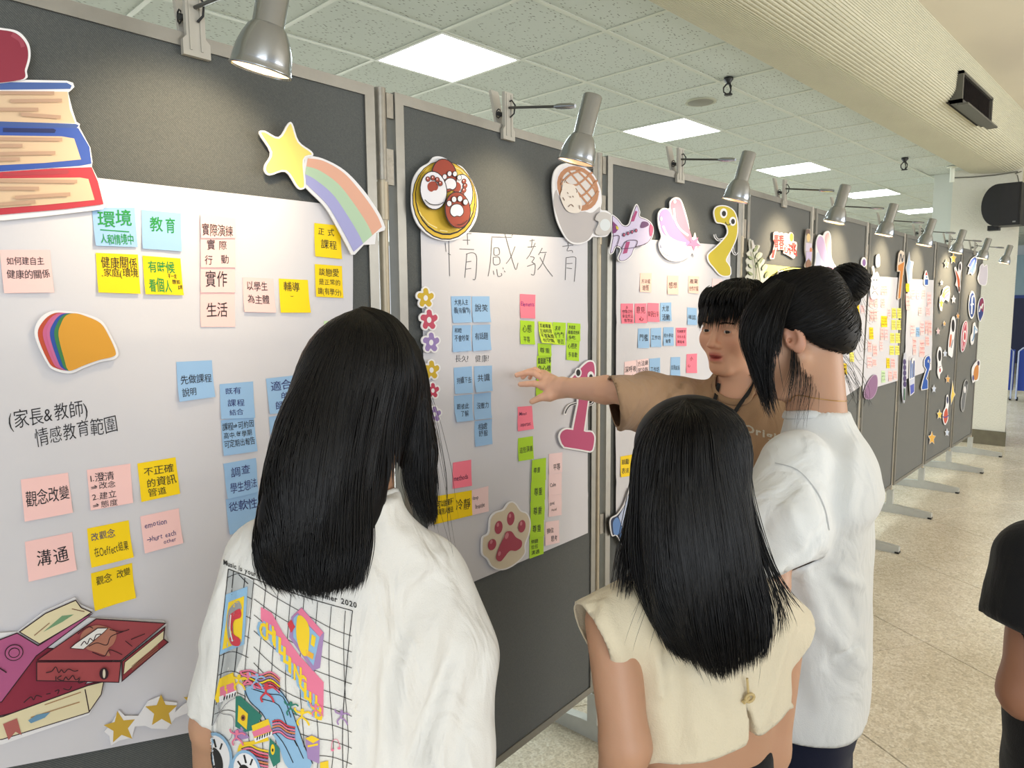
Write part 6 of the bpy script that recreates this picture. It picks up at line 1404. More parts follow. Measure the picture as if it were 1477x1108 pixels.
# ================================================================ people
def wob(p, amp, freq, seed):
    r = np.random.default_rng(seed); d = 0
    for i in range(5):
        k = r.normal(size=3); k = k/np.linalg.norm(k)*freq*(1+.5*i); d = d+np.sin(p@k+r.random()*6.28+1.2*np.sin(p@(k[[1, 2, 0]])*.7))/(1+.6*i)
    return d*amp/2
def folds(p, L):
    d = 0
    for a, b, w, amp in L:
        dist = d_cone(p, a, b, 0, 0); d = d+amp*np.exp(-(dist/w)**2)
    return d
COLLAR = []
def tee_mesh(torso, sleeves, FLp, neck, hem, h, wr, lo, hi, k_s=.03, extra=None, fs=1.5):
    """torso(p); sleeves = [(list of cones, plane point, plane normal)]; neck = carve function; hem = (point, normal)"""
    FL = []
    def base(p):
        d = torso(p)
        if extra is not None: d = extra(p, d)
        for cones, pp, pn in sleeves:
            s = None
            for c in cones:
                e = d_cone(p, *c[:4]); s = e if s is None else smin(s, e, .02)
            d = smin(d, np.maximum(s, (p-V3(pp))@V3(pn)), k_s)
        return d
    def land(u, v):                                   # where the fold meets the cloth
        d = V3(ray(u, v)); d /= np.linalg.norm(d); t = .5
        for _ in range(70):
            e = base((V3(ORIGIN)+d*t)[None])[0]
            if e < .0015: return V3(ORIGIN)+d*t
            t += max(.0015, e*.7)
            if t > 3: return None
        return V3(ORIGIN)+d*t
    for a, b, w, amp in (FLp or []):
        n_ = 4; L_ = [land(a[0]+(b[0]-a[0])*i/n_, a[1]+(b[1]-a[1])*i/n_) for i in range(n_+1)]
        for i in range(n_):
            if L_[i] is not None and L_[i+1] is not None and np.linalg.norm(L_[i]-L_[i+1]) < .12: FL.append((L_[i], L_[i+1], w, amp))
    def foldf(p):
        out = np.zeros(len(p)); 
        for a, b, w, amp in FL:
            c = (a+b)/2; m = np.linalg.norm(p-c, axis=1) < np.linalg.norm(a-b)/2+w*2.6
            if not m.any(): continue
            v = amp*np.exp(-(d_cone(p[m], a, b, 0, 0)/w)**2); o = out[m]; out[m] = np.where(np.abs(v) > np.abs(o), np.where(np.sign(v) == np.sign(o), v, v+o), np.where(np.sign(v) == np.sign(o), o, v+o))
        return out
    def parts(p): return base(p)-wr(p)-fs*foldf(p)
    def cutf(p):
        c = (p-V3(hem[0]))@V3(hem[1])
        if neck is not None: c = np.maximum(c, -neck(p))
        return c
    def f(p): return np.maximum(parts(p), cutf(p))
    V, Q = surface_nets(f, lo, hi, h)
    C = V[Q].mean(1); o = parts(C); c = cutf(C)
    cap = (c > -h*.45) & (o < -h*.35)
    for cones, pp, pn in sleeves:
        s = None
        for q in cones:
            e = d_cone(C, *q[:4]); s = e if s is None else np.minimum(s, e)
        pl = (C-V3(pp))@V3(pn); cap |= (np.abs(pl) < h*.5) & (s < -h*.9)
    V, Q = drop(V, Q, ~cap); V = relax(V, Q, 1, .35)
    # tidy the open edges: back onto their cutting planes, evened out
    e = np.concatenate([Q[:, [i, (i+1) % 4]] for i in range(4)]); es = np.sort(e, 1); key = es[:, 0].astype(np.int64)*len(V)+es[:, 1]
    uq, ix, ct = np.unique(key, return_index=True, return_counts=True); be = es[ix[ct == 1]]; b = np.unique(be)
    nb_ = {}
    for i, j in be: nb_.setdefault(i, []).append(j); nb_.setdefault(j, []).append(i)
    planes = [(V3(hem[0]), V3(hem[1]))]+[(V3(pp), unit(pn)) for _, pp, pn in sleeves]
    for it in range(5):
        W = V.copy()
        for i in b: W[i] = V[i]*.5+V[nb_[i]].mean(0)*.5
        V = W
        for pp, pn in planes:
            dd = (V[b]-pp)@pn/(pn@pn); near = np.abs(dd) < h*1.3
            for _, p2, _n in sleeves:
                if pp is not planes[0][0]: pass
            V[b[near]] -= dd[near][:, None]*pn
    COLLAR.clear()
    if neck is not None:
        nb2 = b[np.abs(neck(V[b])) < h*1.7]
        if len(nb2) > 8:
            c = V[nb2].mean(0); q_ = V[nb2]-c; an = np.arctan2(q_[:, 1], q_[:, 0]); o_ = np.argsort(an); an = an[o_]; R_ = V[nb2][o_]; ta = np.linspace(-math.pi, math.pi, 49)[:-1]
            ring = np.stack([np.interp(ta, np.concatenate([an-2*math.pi, an, an+2*math.pi]), np.tile(R_[:, j], 3)) for j in range(3)], 1)
            for _ in range(3): ring = ring*.5+(np.roll(ring, 1, 0)+np.roll(ring, -1, 0))*.25
            COLLAR.append(ring)
    return V, Q
def collar(mat_, root):
    if not COLLAR: return
    R_ = COLLAR[0]; n = len(R_); c = R_.mean(0); V_, F_ = [], []
    for p in R_:
        o = (p-c); o[2] = 0; o /= np.linalg.norm(o)+1e-9
        for k_ in range(8):
            a = k_*math.pi/4; V_.append(p+o*(.0035*math.cos(a)+.004)+V3((0, 0, .0085*math.sin(a)-.002))-o*.35*.0085*math.sin(a))
    F_ = [(i*8+k_, ((i+1) % n)*8+k_, ((i+1) % n)*8+(k_+1) % 8, i*8+(k_+1) % 8) for i in range(n) for k_ in range(8)]
    mb = MB(); mb.add(V_, F_, 0, True); me = mb.mesh('collar', mat_); bm = bmesh.new(); bm.from_mesh(me); bmesh.ops.recalc_face_normals(bm, faces=bm.faces[:]); bm.to_mesh(me); bm.free(); part('collar', me, root)

def lerp(a, b, t): return V3(a)*(1-t)+V3(b)*t
BASEF = (188, 143, 114)

# ================================================================ the woman at the left, from behind
def woman_left():
    Ls, Rs = PX(350, 808, .90), PX(650, 812, 1.05)
    r = unit((Rs-Ls)*[1, 1, 0]); fwd = np.array([-r[1], r[0], 0]); A = frame(fwd)
    mid = (Ls+Rs)/2; C0 = V3((mid[0], mid[1], 0)); neck = PX(512, 735, .99); hc = PX(523, 566, 1.03)
    HA = frame(unit(fwd*.96+r*.25+V3((0, 0, -.12))))
    root = person('person', 'woman in white printed tee with long straight black hair, seen from behind at left', C0)
    Le, Re = PX(316, 1040, .95), PX(636, 1100, .96); Lw, Rw = Le+fwd*.12+V3((0, 0, -.2)), Re+fwd*.16+V3((0, 0, -.17))
    hs = head_sdf(hc, HA, .97, 0, True)
    zs = mid[2]
    pr = [(V3((neck[0], neck[1], neck[2]-.03)), lerp(neck, hc, .75), .052, .05, .03), (Ls+r*.035+V3((0,0,-.012)), Le, .036, .034, .02), (Le, Lw, .035, .027, .015), (Rs-r*.03+V3((0,0,-.012)), Re, .038, .036, .02), (Re, Rw, .038, .027, .015)]
    for w, e, s in ((Lw, Le, -1), (Rw, Re, 1)):
        d = unit(w-e); pr += [(w, w+d*.07, .028, .03, .012)]
        for j, (o, L) in enumerate(((-.024, .07), (-.008, .08), (.008, .078), (.023, .062))): pr.append((w+d*.06+fwd*o, w+d*(.075+L*.5)+fwd*o, .0088, .0084, .003)); pr.append((w+d*(.075+L*.5)+fwd*o, w+d*(.07+L)+fwd*o-r*s*.012, .0084, .007, .003))
        pr.append((w+d*.02+fwd*.03, w+d*.06+fwd*.055, .011, .009, .006))
    tor = lambda p: d_stack(p, A, C0, [(.72, 0, 0, .15, .095), (.95, 0, 0, .135, .09), (zs-.12, 0, 0, .155, .1), (zs-.03, .0, 0, .16, .065), (zs+.05, 0, 0, .06, .05)])
    legs(pr, A, V3((C0[0], C0[1], .76)), .76, spread=.085)
    B = limb_body(pr, .02); body = lambda p: smin(smin(B(p), tor(p), .02), hs(p), .012)
    lo, hi = C0+V3((-.42, -.4, 0)), C0+V3((.42, .45, 1.56)); lo[2] = -.01
    V, Q = surface_nets(body, lo, hi, .0095)
    me = np_mesh('body', V, Q, M_skin); set_colors(me, skin_tone(V, hc, HA, .97, BASEF)); part('body', me, root)
    # tee
    secs = [(.60, -.01, 0, .19, .15), (.80, -.01, 0, .183, .142), (1.0, -.008, 0, .178, .135), (zs-.10, 0, 0, .18, .122), (zs-.03, 0, .0, .165, .086), (zs+.02, 0, 0, .115, .07), (zs+.06, 0, 0, .075, .062), (zs+.09, 0, 0, .06, .055)]
    T_ = lambda p: d_stack(p, A, C0, secs, 2.4)
    sl = [([(Ls+r*.04+V3((0, 0, -.014)), Le+unit(Le-Ls)*.03, .064, .048)], Le+V3((0, 0, .03)), unit(Le-Ls)),
          ([(Rs-r*.05+V3((0, 0, -.014)), lerp(Rs, Re, .5), .066, .07), (lerp(Rs, Re, .5), Re+unit(Re-Rs)*.08, .07, .076)], Re+unit(Re-Rs)*.06, unit(Re-Rs))]
    nk = lambda p: d_ell(p, neck+V3((0, 0, .042))+fwd*.018, (.068, .068, .05), A)
    q = lambda u, v, d: (u, v)
    FL = [(q(556, 1108, 0), q(560, 985, 0), .011, -.013), (q(560, 985, 0), q(585, 885, 0), .011, -.011), (q(585, 885, 0), q(632, 812, 0), .012, -.006), (q(575, 1060, 0), q(590, 930, 0), .010, .007), (q(512, 1000, 0), q(548, 850, 0), .016, .006), (q(535, 1100, 0), q(530, 940, 0), .010, .006),
          (q(604, 1010, 0), q(650, 850, 0), .014, .005), (q(622, 1100, 0), q(672, 930, 0), .011, .007), (q(600, 1090, 0), q(640, 960, 0), .009, -.006), (q(655, 1100, 0), q(692, 960, 0), .009, -.006), (q(312, 1000, 0), q(330, 850, 0), .008, -.006), (q(290, 930, 0), q(322, 850, 0), .008, .005), (q(650, 830, 0), q(560, 765, 0), .014, .004), (q(536, 880, 0), q(520, 760, 0), .014, .004), (q(560, 860, 0), q(640, 800, 0), .009, .005)]
    wr = lambda p: wob(p, .0042, 26, 3)
    V, Q = tee_mesh(T_, sl, FL, nk, (C0+V3((0, 0, .70)), (0, 0, -1)), .0062, wr, C0+V3((-.46, -.42, .6)), C0+V3((.46, .42, zs+.12-C0[2])), .010)
    tee = part('tee_shirt', np_mesh('tee_shirt', V, Q, cloth('white_cotton', (226, 224, 220), .3, 500, nb=.012)), root, label='white printed tee shirt'); solidify(tee); collar(tee.data.materials[0], tee)
    # trousers
    tr = lambda p: smin(smin(d_stack(p, A, C0, [(.70, 0, 0, .165, .115), (.86, 0, 0, .155, .11), (.98, 0, 0, .14, .1)]), d_cone(p, C0+V3((0, 0, .74))-r*.085, C0+V3((0, 0, .09))-r*.085, .095, .07), .03), d_cone(p, C0+V3((0, 0, .74))+r*.085, C0+V3((0, 0, .09))+r*.085, .095, .07), .03)-wob(p, .003, 30, 9)
    V, Q = surface_nets(tr, C0+V3((-.3, -.3, 0))+V3((0, 0, .03)), C0+V3((.3, .3, 1.0)), .011); part('trousers', np_mesh('trousers', V, Q, cloth('dark_denim', (46, 50, 62), .4, 600)), root)
    for s in (-1, 1):
        V, Q = shoe_mesh(C0+r*s*.09+V3((0, 0, .07)), fwd, 'shoe'); part('shoe', np_mesh('shoe', V, Q, cloth('white_shoe', (214, 212, 206), .2)), root)
    # hair
    h = lambda u, v, d: PX(u, v, d)
    def hf(p):
        d = d_ell(p, hc+HA@V3((0, -.012, .026)), (.083, .103, .09), HA)
        ch = [((500, 570, .965), .066, .6), ((485, 640, .935), .066, .52), ((472, 710, .91), .062, .42), ((460, 760, .89), .056, .3), ((456, 800, .878), .040, .2)]
        for (a, ra, sa), (b, rb, sb) in zip(ch[:-1], ch[1:]):
            pa, pb = h(*a), h(*b); d = smin(d, d_flat(p, pa, A, (sa+sb)/2, pa, pb, ra, rb), .03)
        d = smin(d, d_cone(p, h(580, 570, 1.03), h(598, 650, 1.03), .030, .026), .03)
        d = smin(d, d_cone(p, h(598, 650, 1.03), h(614, 735, 1.02), .024, .008), .02)
        face = d_ell(p, hc+HA@V3((0, .085, -.045)), (.055, .05, .085), HA); return smax(d, -face, .01)
    V, Q = surface_nets(hf, C0+V3((-.3, -.4, zs-.25)), C0+V3((.35, .35, 1.56)), .0062)
    hair = part('hair', np_mesh('hair', V, Q, M_hair), root, label='long straight black hair')
    top = h(527, 474, 1.03); tb = h(520, 482, .99)
    G = [[tb, h(470, 497, .97), h(436, 560, .95), h(424, 640, .93), h(398, 730, .885), h(372, 790, .865), h(386, 838, .86)],
         [tb, h(482, 495, .95), h(448, 570, .925), h(434, 660, .905), h(412, 750, .87), h(396, 810, .855), h(416, 852, .855)],
         [tb, h(500, 495, .94), h(470, 580, .91), h(450, 680, .885), h(438, 770, .86), h(436, 820, .85), h(448, 858, .85)],
         [tb, h(520, 498, .935), h(500, 590, .9), h(485, 690, .88), h(478, 780, .86), h(474, 820, .85), h(468, 858, .85)],
         [tb, h(545, 500, .94), h(530, 590, .91), h(512, 690, .89), h(508, 770, .87), h(506, 810, .86), h(496, 850, .86)],
         [tb, h(560, 505, .955), h(552, 590, .93), h(532, 690, .91), h(533, 760, .89), h(528, 800, .88), h(515, 845, .87)]]
    S1 = push_out(curtain(G, 4000, 21, .0036, wave=.003, lens=(.9, 1.02), seed=3), hf)
    G2 = [[top, h(575, 500, .98), h(596, 560, .99), h(590, 640, 1.0), h(585, 690, 1.0), h(608, 745, 1.0)], [top, h(582, 505, .99), h(608, 570, 1.0), h(612, 650, 1.0), h(610, 700, 1.0), h(620, 755, 1.01)], [top, h(585, 510, 1.02), h(614, 580, 1.04), h(620, 650, 1.04), h(625, 700, 1.03), h(625, 757, 1.03)]]
    S2 = push_out(curtain(G2, 1300, 21, .003, wave=.003, lens=(.88, 1.02), seed=5), hf)
    S3 = curtain([G2[1], G2[2], [top, h(590, 520, 1.02), h(618, 590, 1.04), h(640, 680, 1.0), h(648, 740, .99), h(665, 800, .98)]], 16, 22, .008, wave=.008, lens=(.8, 1.02), seed=6, clump=0)
    S4 = push_out(curtain([G[-1], G2[0], G2[1]], 700, 21, .003, lens=(.3, .62), seed=9, clump=.2), hf)
    allp = np.concatenate([S1, S2, S4]); part('hair_strands', strands_mesh(allp, .00085, 'hair_strands', M_hair2), hair, kind='stuff')
    part('loose_hairs', strands_mesh(S3, .00035, 'loose_hairs', M_hair2), hair, kind='stuff')
    return root, tee
wl_root, wl_tee = woman_left()

# ================================================================ the printed picture on her back
def tee_print():
    bv = bvh_of([wl_tee]); o = lambda pts: [(290+x/3.379, 780+y/3.379) for x, y in pts]
    K = 'black'; BL, YE, PI, GY, LVD, GN, RE = (140, 180, 212), (236, 200, 40), (226, 120, 150), (176, 178, 178), (160, 130, 176), (46, 120, 104), (200, 60, 72)
    layers = []
    def add(poly, col, z): layers.append((o(poly), col, z))
    def line(pts, w, z=2, col=K): layers.append((o(stroke(pts, w, True, 4)), col, z))
    fr = [(135, 138), (330, 212), (538, 285), (738, 342), (715, 560), (690, 900), (694, 1200), (40, 1200), (55, 900), (85, 620), (110, 350)]
    add([(135, 138), (258, 200), (200, 560), (60, 900), (40, 1200), (150, 1200), (60, 1100), (48, 950), (85, 620), (112, 350)], GY, 0)
    for a in ([(135, 138), (330, 212), (538, 285), (738, 342)], [(738, 342), (715, 560), (690, 900), (694, 1200)], [(135, 138), (110, 350), (85, 620), (55, 900)], [(160, 150), (135, 400), (75, 800)], [(185, 165), (230, 210)], [(215, 180), (190, 400), (165, 640)]): line(a, 4)
    for i in range(8):                              # verticals of the tiled wall
        x = 258+i*58+(i*i)*.8; line([(x, 188+i*22), (x-22+i*2, 420+i*10), (x-45+i*6, 700), (x-20+i*5, 1000), (x-10, 1190)], 3.2)
    for j in range(9):
        y = 215+j*78; line([(258, y-10), (380, y+70+j*8), (520, y+150+j*6), (640, y+215), (735, y+250)], 3.2)
    for j in range(8): y = 190+j*95; line([(130-j*9, y-10), (190-j*8, y-30), (256-j*6, y+0)], 3)
    add([(122, 262), (228, 222), (212, 505), (92, 555)], BL, 3); add([(136, 300), (212, 268), (200, 492), (106, 530)], YE, 4)
    add(sp([(150, 320), (185, 292), (200, 330), (170, 340), (160, 400), (165, 470), (196, 480), (190, 510), (150, 505), (130, 440), (132, 360)], 4), (150, 150, 152), 5)
    add(sp([(158, 350), (192, 330), (196, 372), (164, 390), (160, 450), (192, 478), (188, 512), (150, 500), (136, 430), (140, 370)], 4), RE, 6); line([(150, 360), (146, 430), (158, 490)], 5, 7, 'white')
    add([(292, 322), (345, 352), (400, 450), (480, 560), (598, 690), (596, 860), (560, 800), (440, 640), (360, 520), (292, 380)], PI, 3)
    word = 'CHILLINCLUB'; W0 = [(280, 392), (312, 400), (345, 430), (372, 470), (395, 515), (420, 560), (446, 600), (470, 645), (496, 690), (522, 735), (548, 785)]
    for i, ch in enumerate(word):
        x, y = W0[i]; vs, fs, adv = glyph(ch, .035); wv = 50 if ch not in 'I' else 26; hh = 92
        for dx, col, z in ((-7, BL, 4), (6, YE, 5)):
            pts = [(x+dx+(a/adv)*wv*.9, y+70+dx*.5-b*hh*1.15+(a/adv)*26) for a, b in vs]; layers.append(('tri', o(pts), fs, col, z))
    add([(440, 372), (490, 325), (600, 450), (580, 620), (545, 635), (430, 470)], LVD, 3); add([(442, 375), (490, 328), (596, 448), (578, 470), (472, 350)], PI, 5); add([(452, 378), (470, 360), (578, 470), (548, 610), (450, 470)], BL, 4)
    add(sp([(470, 372), (500, 375), (528, 430), (520, 550), (492, 552), (466, 470)], 4), YE, 6); add([(540, 455), (560, 470), (552, 520), (534, 505)], YE, 6); add([(422, 405), (440, 385), (460, 420), (440, 450)], RE, 6); add([(512, 530), (550, 552), (545, 580), (514, 560)], (226, 170, 60), 6)
    add([(92, 672), (160, 640), (172, 700), (178, 748), (80, 790), (68, 770)], YE, 4); add([(96, 715), (160, 690), (178, 740), (96, 770)], PI, 5); add([(92, 760), (176, 728), (178, 750), (94, 790)], 'white', 6)
    for i in range(6): add(ell(105+i*13, 772-i*5, 3, 11, .2), K, 7)
    for i, c in enumerate((PI, (214, 130, 90), LVD, YE, RE, PI)):
        y = 640+i*13; line([(190+i*4, y), (240, y-8), (290, y+14), (340, y), (385, y+34)], 9, 4+i % 2, c); line([(190+i*4, y+5), (240, y-3), (290, y+19), (340, y+5), (385, y+39)], 2.5, 6)
    for q, c in ((sp([(215, 720), (300, 700), (380, 720), (430, 790), (470, 900), (500, 1000), (540, 1080), (500, 1130), (420, 1100), (380, 1000), (330, 900), (300, 840), (240, 780)], 5), BL),): add(q, c, 4)
    for a in ([(250, 720), (330, 745), (400, 760), (440, 860)], [(300, 770), (380, 800), (420, 900), (470, 1000)], [(360, 870), (440, 940), (500, 1060)], [(330, 900), (400, 980), (450, 1080)], [(215, 720), (240, 780), (300, 840), (330, 900)], [(380, 720), (430, 790), (470, 900), (510, 1010), (545, 1085)]): line(a, 4, 6)
    add([(172, 758), (195, 756), (300, 852), (262, 920), (218, 932), (170, 905)], GN, 5); add([(186, 800), (232, 842), (226, 920), (182, 880)], YE, 6); add(ell(209, 862, 11, 15), (150, 90, 60), 7); add(ell(209, 862, 5, 7), K, 8)
    add([(160, 930), (200, 905), (240, 960), (170, 975)], LVD, 5)
    add([(250, 900), (330, 866), (350, 930), (262, 962)], YE, 7); add([(252, 930), (335, 895), (348, 925), (262, 955)], PI, 8); add([(262, 962), (348, 928), (350, 946), (268, 980)], 'white', 8)
    for i in range(6): add(ell(278+i*12, 962-i*5, 3, 10, .2), K, 9)
    for i, c in enumerate((RE, PI, (214, 130, 90), LVD, PI)):
        y = 880+i*14; line([(350, y), (385, y-6), (420, y+20), (460, y+30)], 9, 7, c); line([(350, y+5), (385, y-1), (420, y+25), (460, y+35)], 2.5, 8)
    for i, c in enumerate((YE, PI, RE, LVD, (214, 130, 90), PI)):
        y = 1000+i*15; line([(200, y+6), (240, y-4), (280, y+14), (330, y+26)], 10, 6, c); line([(200, y+11), (240, y+1), (280, y+19), (330, y+31)], 2.5, 7)
    line([(188, 1080), (196, 1000), (250, 985), (330, 965)], 18, 5, YE)
    add([(338, 960), (385, 1010), (388, 1075), (355, 1100), (332, 1040)], GN, 7); add(ell(352, 1015, 10, 26), YE, 8); add(ell(352, 1018, 4, 8), K, 9)
    add([(508, 960), (540, 945), (578, 965), (576, 1085), (520, 1060)], LVD, 7); add([(508, 962), (540, 947), (578, 966), (546, 985)], YE, 8); line([(520, 1000), (570, 990)], 10, 8, YE); add([(580, 1080), (620, 1070), (622, 1130), (580, 1140)], YE, 7)
    for cx, cy, rr in ((80, 1045, 88), (225, 1120, 80)):
        add(ell(cx, cy, rr*.88, rr*1.3, -.2), BL, 9); add(ell(cx, cy, rr*.74, rr*1.12, -.2), 'white', 10); add(ell(cx-4, cy+30, rr*.42, rr*.8, -.2), K, 11); line([(cx-40, cy-50), (cx-20, cy-20)], 8, 11); line([(cx-10, cy-80), (cx, cy-40)], 9, 11); line([(cx+30, cy-60), (cx+20, cy-30)], 8, 11)
    def figure(x, y, s, c):
        add(ell(x, y, 9*s, 10*s, 0, 10), c, 8)
        for a in ([(0, 5), (-4, 30)], [(-2, 12), (-28, 2), (-34, -14)], [(-2, 14), (24, 6), (40, 16)], [(-4, 28), (-22, 48), (-16, 66)], [(-4, 28), (18, 44), (30, 66)]): line([(x+p*s, y+q*s) for p, q in a], 8*s, 8, c)
    figure(685, 832, .95, LVD); figure(190, 660, 1, YE); figure(235, 648, 1.1, PI); figure(275, 655, 1, BL); figure(322, 706, 1.2, RE); figure(440, 790, .9, GN); figure(495, 826, 1.1, YE); figure(560, 800, .8, PI); figure(180, 930, 1, PI)
    line([(635, 1020), (640, 975), (664, 968), (678, 1010)], 3, 8, PI); add(ell(640, 1018, 8, 6), PI, 8); add(ell(672, 1010, 8, 6), PI, 8)
    for a in ([(84, 790), (100, 840), (160, 860), (150, 960), (110, 980)], [(180, 760), (120, 800), (60, 900)]): line(a, 5, 4, 'white'); line(a, 2, 5)
    # lettering along the top edge
    def lettering(s, x0, y0, x1, y1, h, thin=.02):
        V, Fc, W = text_shape(s, thin, 0.0); dx, dy = x1-x0, y1-y0
        pts = [(x0+dx*x/W+ (-dy/dx)*-0, y0+dy*x/W-h*(y)) for x, y in V]; layers.append(('tri', o(pts), Fc, K, 3))
    lettering('Music is your life', 112, 116, 318, 196, 34); lettering('Summer 2020', 540, 264, 762, 330, 38)
    mb = MB(); ms = []
    layers.sort(key=lambda L: L[-1])
    for L in layers:
        tri = None
        if L[0] == 'tri': _, pts, fs, col, z = L; tri = (pts, fs); poly = None
        else: poly, col, z = L
        m = pm(col, .8)
        if m not in ms: ms.append(m)
        decal_mesh(mb, bv, poly, ms.index(m), .0007+z*.0003, .0075, tri)
    part('shirt_print', mb.mesh('shirt_print', ms), wl_tee, label='colourful music print with lettering on the back')
tee_print()

# ================================================================ the woman in the middle, from behind
def woman_centre():
    Ls, Rs = PX(880, 885, 1.06), PX(1128, 890, 1.19)
    r = unit((Rs-Ls)*[1, 1, 0]); fwd = np.array([-r[1], r[0], 0]); A = frame(fwd); mid = (Ls+Rs)/2; C0 = V3((mid[0], mid[1], 0)); zs = mid[2]
    neck = PX(985, 790, 1.12); hc = PX(988, 668, 1.13); HA = frame(unit(fwd*.97-r*.2+V3((0, 0, -.1))))
    root = person('person', 'woman in cream cap-sleeve top with very long black hair, seen from behind in the middle', C0)
    Le, Re = PX(902, 1075, 1.02), PX(1106, 1080, 1.17); Lw, Rw = Le+fwd*.05+V3((0, 0, -.2)), Re+fwd*.06+V3((0, 0, -.2))
    hs = head_sdf(hc, HA, .93, 0, True)
    pr = [(neck+V3((0, 0, -.04)), lerp(neck, hc, .75), .046, .045, .03), (Ls+V3((0,0,-.012)), Le, .038, .035, .02), (Le, Lw, .036, .025, .015), (Rs+V3((0,0,-.012)), Re, .038, .035, .02), (Re, Rw, .036, .025, .015)]
    for w, e, s in ((Lw, Le, -1), (Rw, Re, 1)):
        d = unit(w-e); pr += [(w, w+d*.065, .026, .028, .012)]
        for o, L in ((-.022, .066), (-.0075, .076), (.0075, .074), (.021, .058)): pr.append((w+d*.055+fwd*o, w+d*(.06+L*.5)+fwd*o, .0082, .0078, .003)); pr.append((w+d*(.06+L*.5)+fwd*o, w+d*(.06+L)+fwd*o-r*s*.012, .0078, .0065, .003))
        pr.append((w+d*.02+fwd*.028, w+d*.055+fwd*.05, .0105, .0085, .006))
    tor = lambda p: d_stack(p, A, C0, [(.60, 0, 0, .155, .1), (.8, 0, 0, .118, .082), (zs-.1, 0, 0, .135, .088), (zs-.01, 0, 0, .135, .058), (zs+.07, 0, 0, .05, .045)])
    legs(pr, A, V3((C0[0], C0[1], .68)), .68, spread=.08)
    B = limb_body(pr, .02); body = lambda p: smin(smin(B(p), tor(p), .02), hs(p), .012)
    lo, hi = C0+V3((-.35, -.35, -.01)), C0+V3((.35, .38, 1.42))
    V, Q = surface_nets(body, lo, hi, .0085); me = np_mesh('body', V, Q, M_skin); set_colors(me, skin_tone(V, hc, HA, .93, BASEF)); part('body', me, root)
    q = PX; qf = lambda u, v, d: (u, v)
    secs = [(.70, .0, .0, .158, .125), (.84, 0, 0, .15, .118), (zs-.12, 0, 0, .152, .112), (zs-.04, 0, 0, .155, .09), (zs+.012, 0, 0, .142, .07), (zs+.05, 0, 0, .085, .06), (zs+.09, 0, 0, .05, .05)]
    T_ = lambda p: d_stack(p, A, C0, secs, 2.2)
    oL, oR = unit(Ls-Rs+V3((0, 0, -.06))), unit(Rs-Ls+V3((0, 0, -.08)))
    sl = [([(Ls-oL*.05+V3((0, 0, -.012)), Ls+oL*.055+V3((0, 0, -.03)), .062, .05)], Ls+oL*.034+V3((0, 0, -.02)), unit(oL+V3((0, 0, -.35)))),
          ([(Rs-oR*.05+V3((0, 0, -.012)), Rs+oR*.045+V3((0, 0, -.03)), .062, .05)], Rs+oR*.014+V3((0, 0, -.02)), unit(oR+V3((0, 0, -.35))))]
    nk = lambda p: d_ell(p, neck+V3((0, 0, .03))+fwd*.015, (.07, .06, .045), A)
    # open back: slit below the tie and a slanting hem
    knot = q(1072, 1000, 1.05)
    def slit(p):
        g = (p-knot)@A; hw = np.clip(-(g[:, 2]+.004)*.10+.001, .0, .05); return np.maximum(np.abs(g[:, 0]+.12*g[:, 2])-hw, g[:, 1]-.06)
    h0 = q(1040, 1074, 1.05)
    hem_n = unit(A@V3((.18, 0, -1)))
    FL = [(qf(958, 1000, 1.0), qf(945, 860, 1.02), .012, .006), (qf(985, 1080, 1.0), qf(962, 900, 1.02), .014, -.006), (qf(900, 960, 1.0), qf(868, 870, 1.04), .01, .005), (qf(1040, 1040, 1.0), qf(1000, 960, 1.02), .015, .004), (qf(1100, 1040, 1.06), qf(1140, 900, 1.1), .014, .004), (qf(870, 850, 1.05), qf(845, 900, 1.04), .006, -.004)]
    wr = lambda p: wob(p, .0022, 24, 13)
    ex = lambda p, d: np.maximum(d, -slit(p))
    V, Q = tee_mesh(T_, sl, FL, nk, (h0, hem_n), .0055, wr, C0+V3((-.32, -.3, .64)), C0+V3((.32, .3, zs+.12)), .03, ex)
    top = part('knit_top', np_mesh('knit_top', V, Q, cloth('cream_knit', (222, 210, 184), .5, 420, .9, .2, nb=.006)), root, label='cream cap-sleeve knit top, open below a tie at the back'); solidify(top)
    mb = MB(); k0 = knot-A[:, 1]*.012
    cir = [Vector(k0+A@V3((.008*math.cos(a), -.002, .006*math.sin(a)))) for a in np.linspace(0, 6.28, 12)]; mb.tube(cir, .0022, 8, cap=False); mb.tube([Vector(k0), Vector(k0+A@V3((-.012, -.003, -.004)))], .003, 8); mb.tube([Vector(k0), Vector(k0+A@V3((-.004, 0, .03)))], .0018, 8)
    mb.build('tie_button', mat('tie_cord', (196, 172, 120), .6), top)
    tr = lambda p: smin(smin(d_stack(p, A, C0, [(.56, 0, 0, .165, .112), (.68, 0, 0, .158, .108), (.80, 0, 0, .128, .092), (.84, 0, 0, .124, .09)]), d_cone(p, C0+V3((0, 0, .6))-r*.08, C0+V3((0, 0, .09))-r*.08, .088, .066), .03), d_cone(p, C0+V3((0, 0, .6))+r*.08, C0+V3((0, 0, .09))+r*.08, .088, .066), .03)-wob(p, .002, 30, 19)
    V, Q = surface_nets(tr, C0+V3((-.28, -.28, .03)), C0+V3((.28, .28, .86)), .0105); part('trousers', np_mesh('trousers', V, Q, cloth('black_trousers', (20, 20, 23), .3, 600)), root, label='black trousers')
    for s in (-1, 1):
        V, Q = shoe_mesh(C0+r*s*.085+V3((0, 0, .07)), fwd, 'shoe'); part('shoe', np_mesh('shoe', V, Q, cloth('black_shoe', (26, 26, 28), .2)), root)
    h = PX
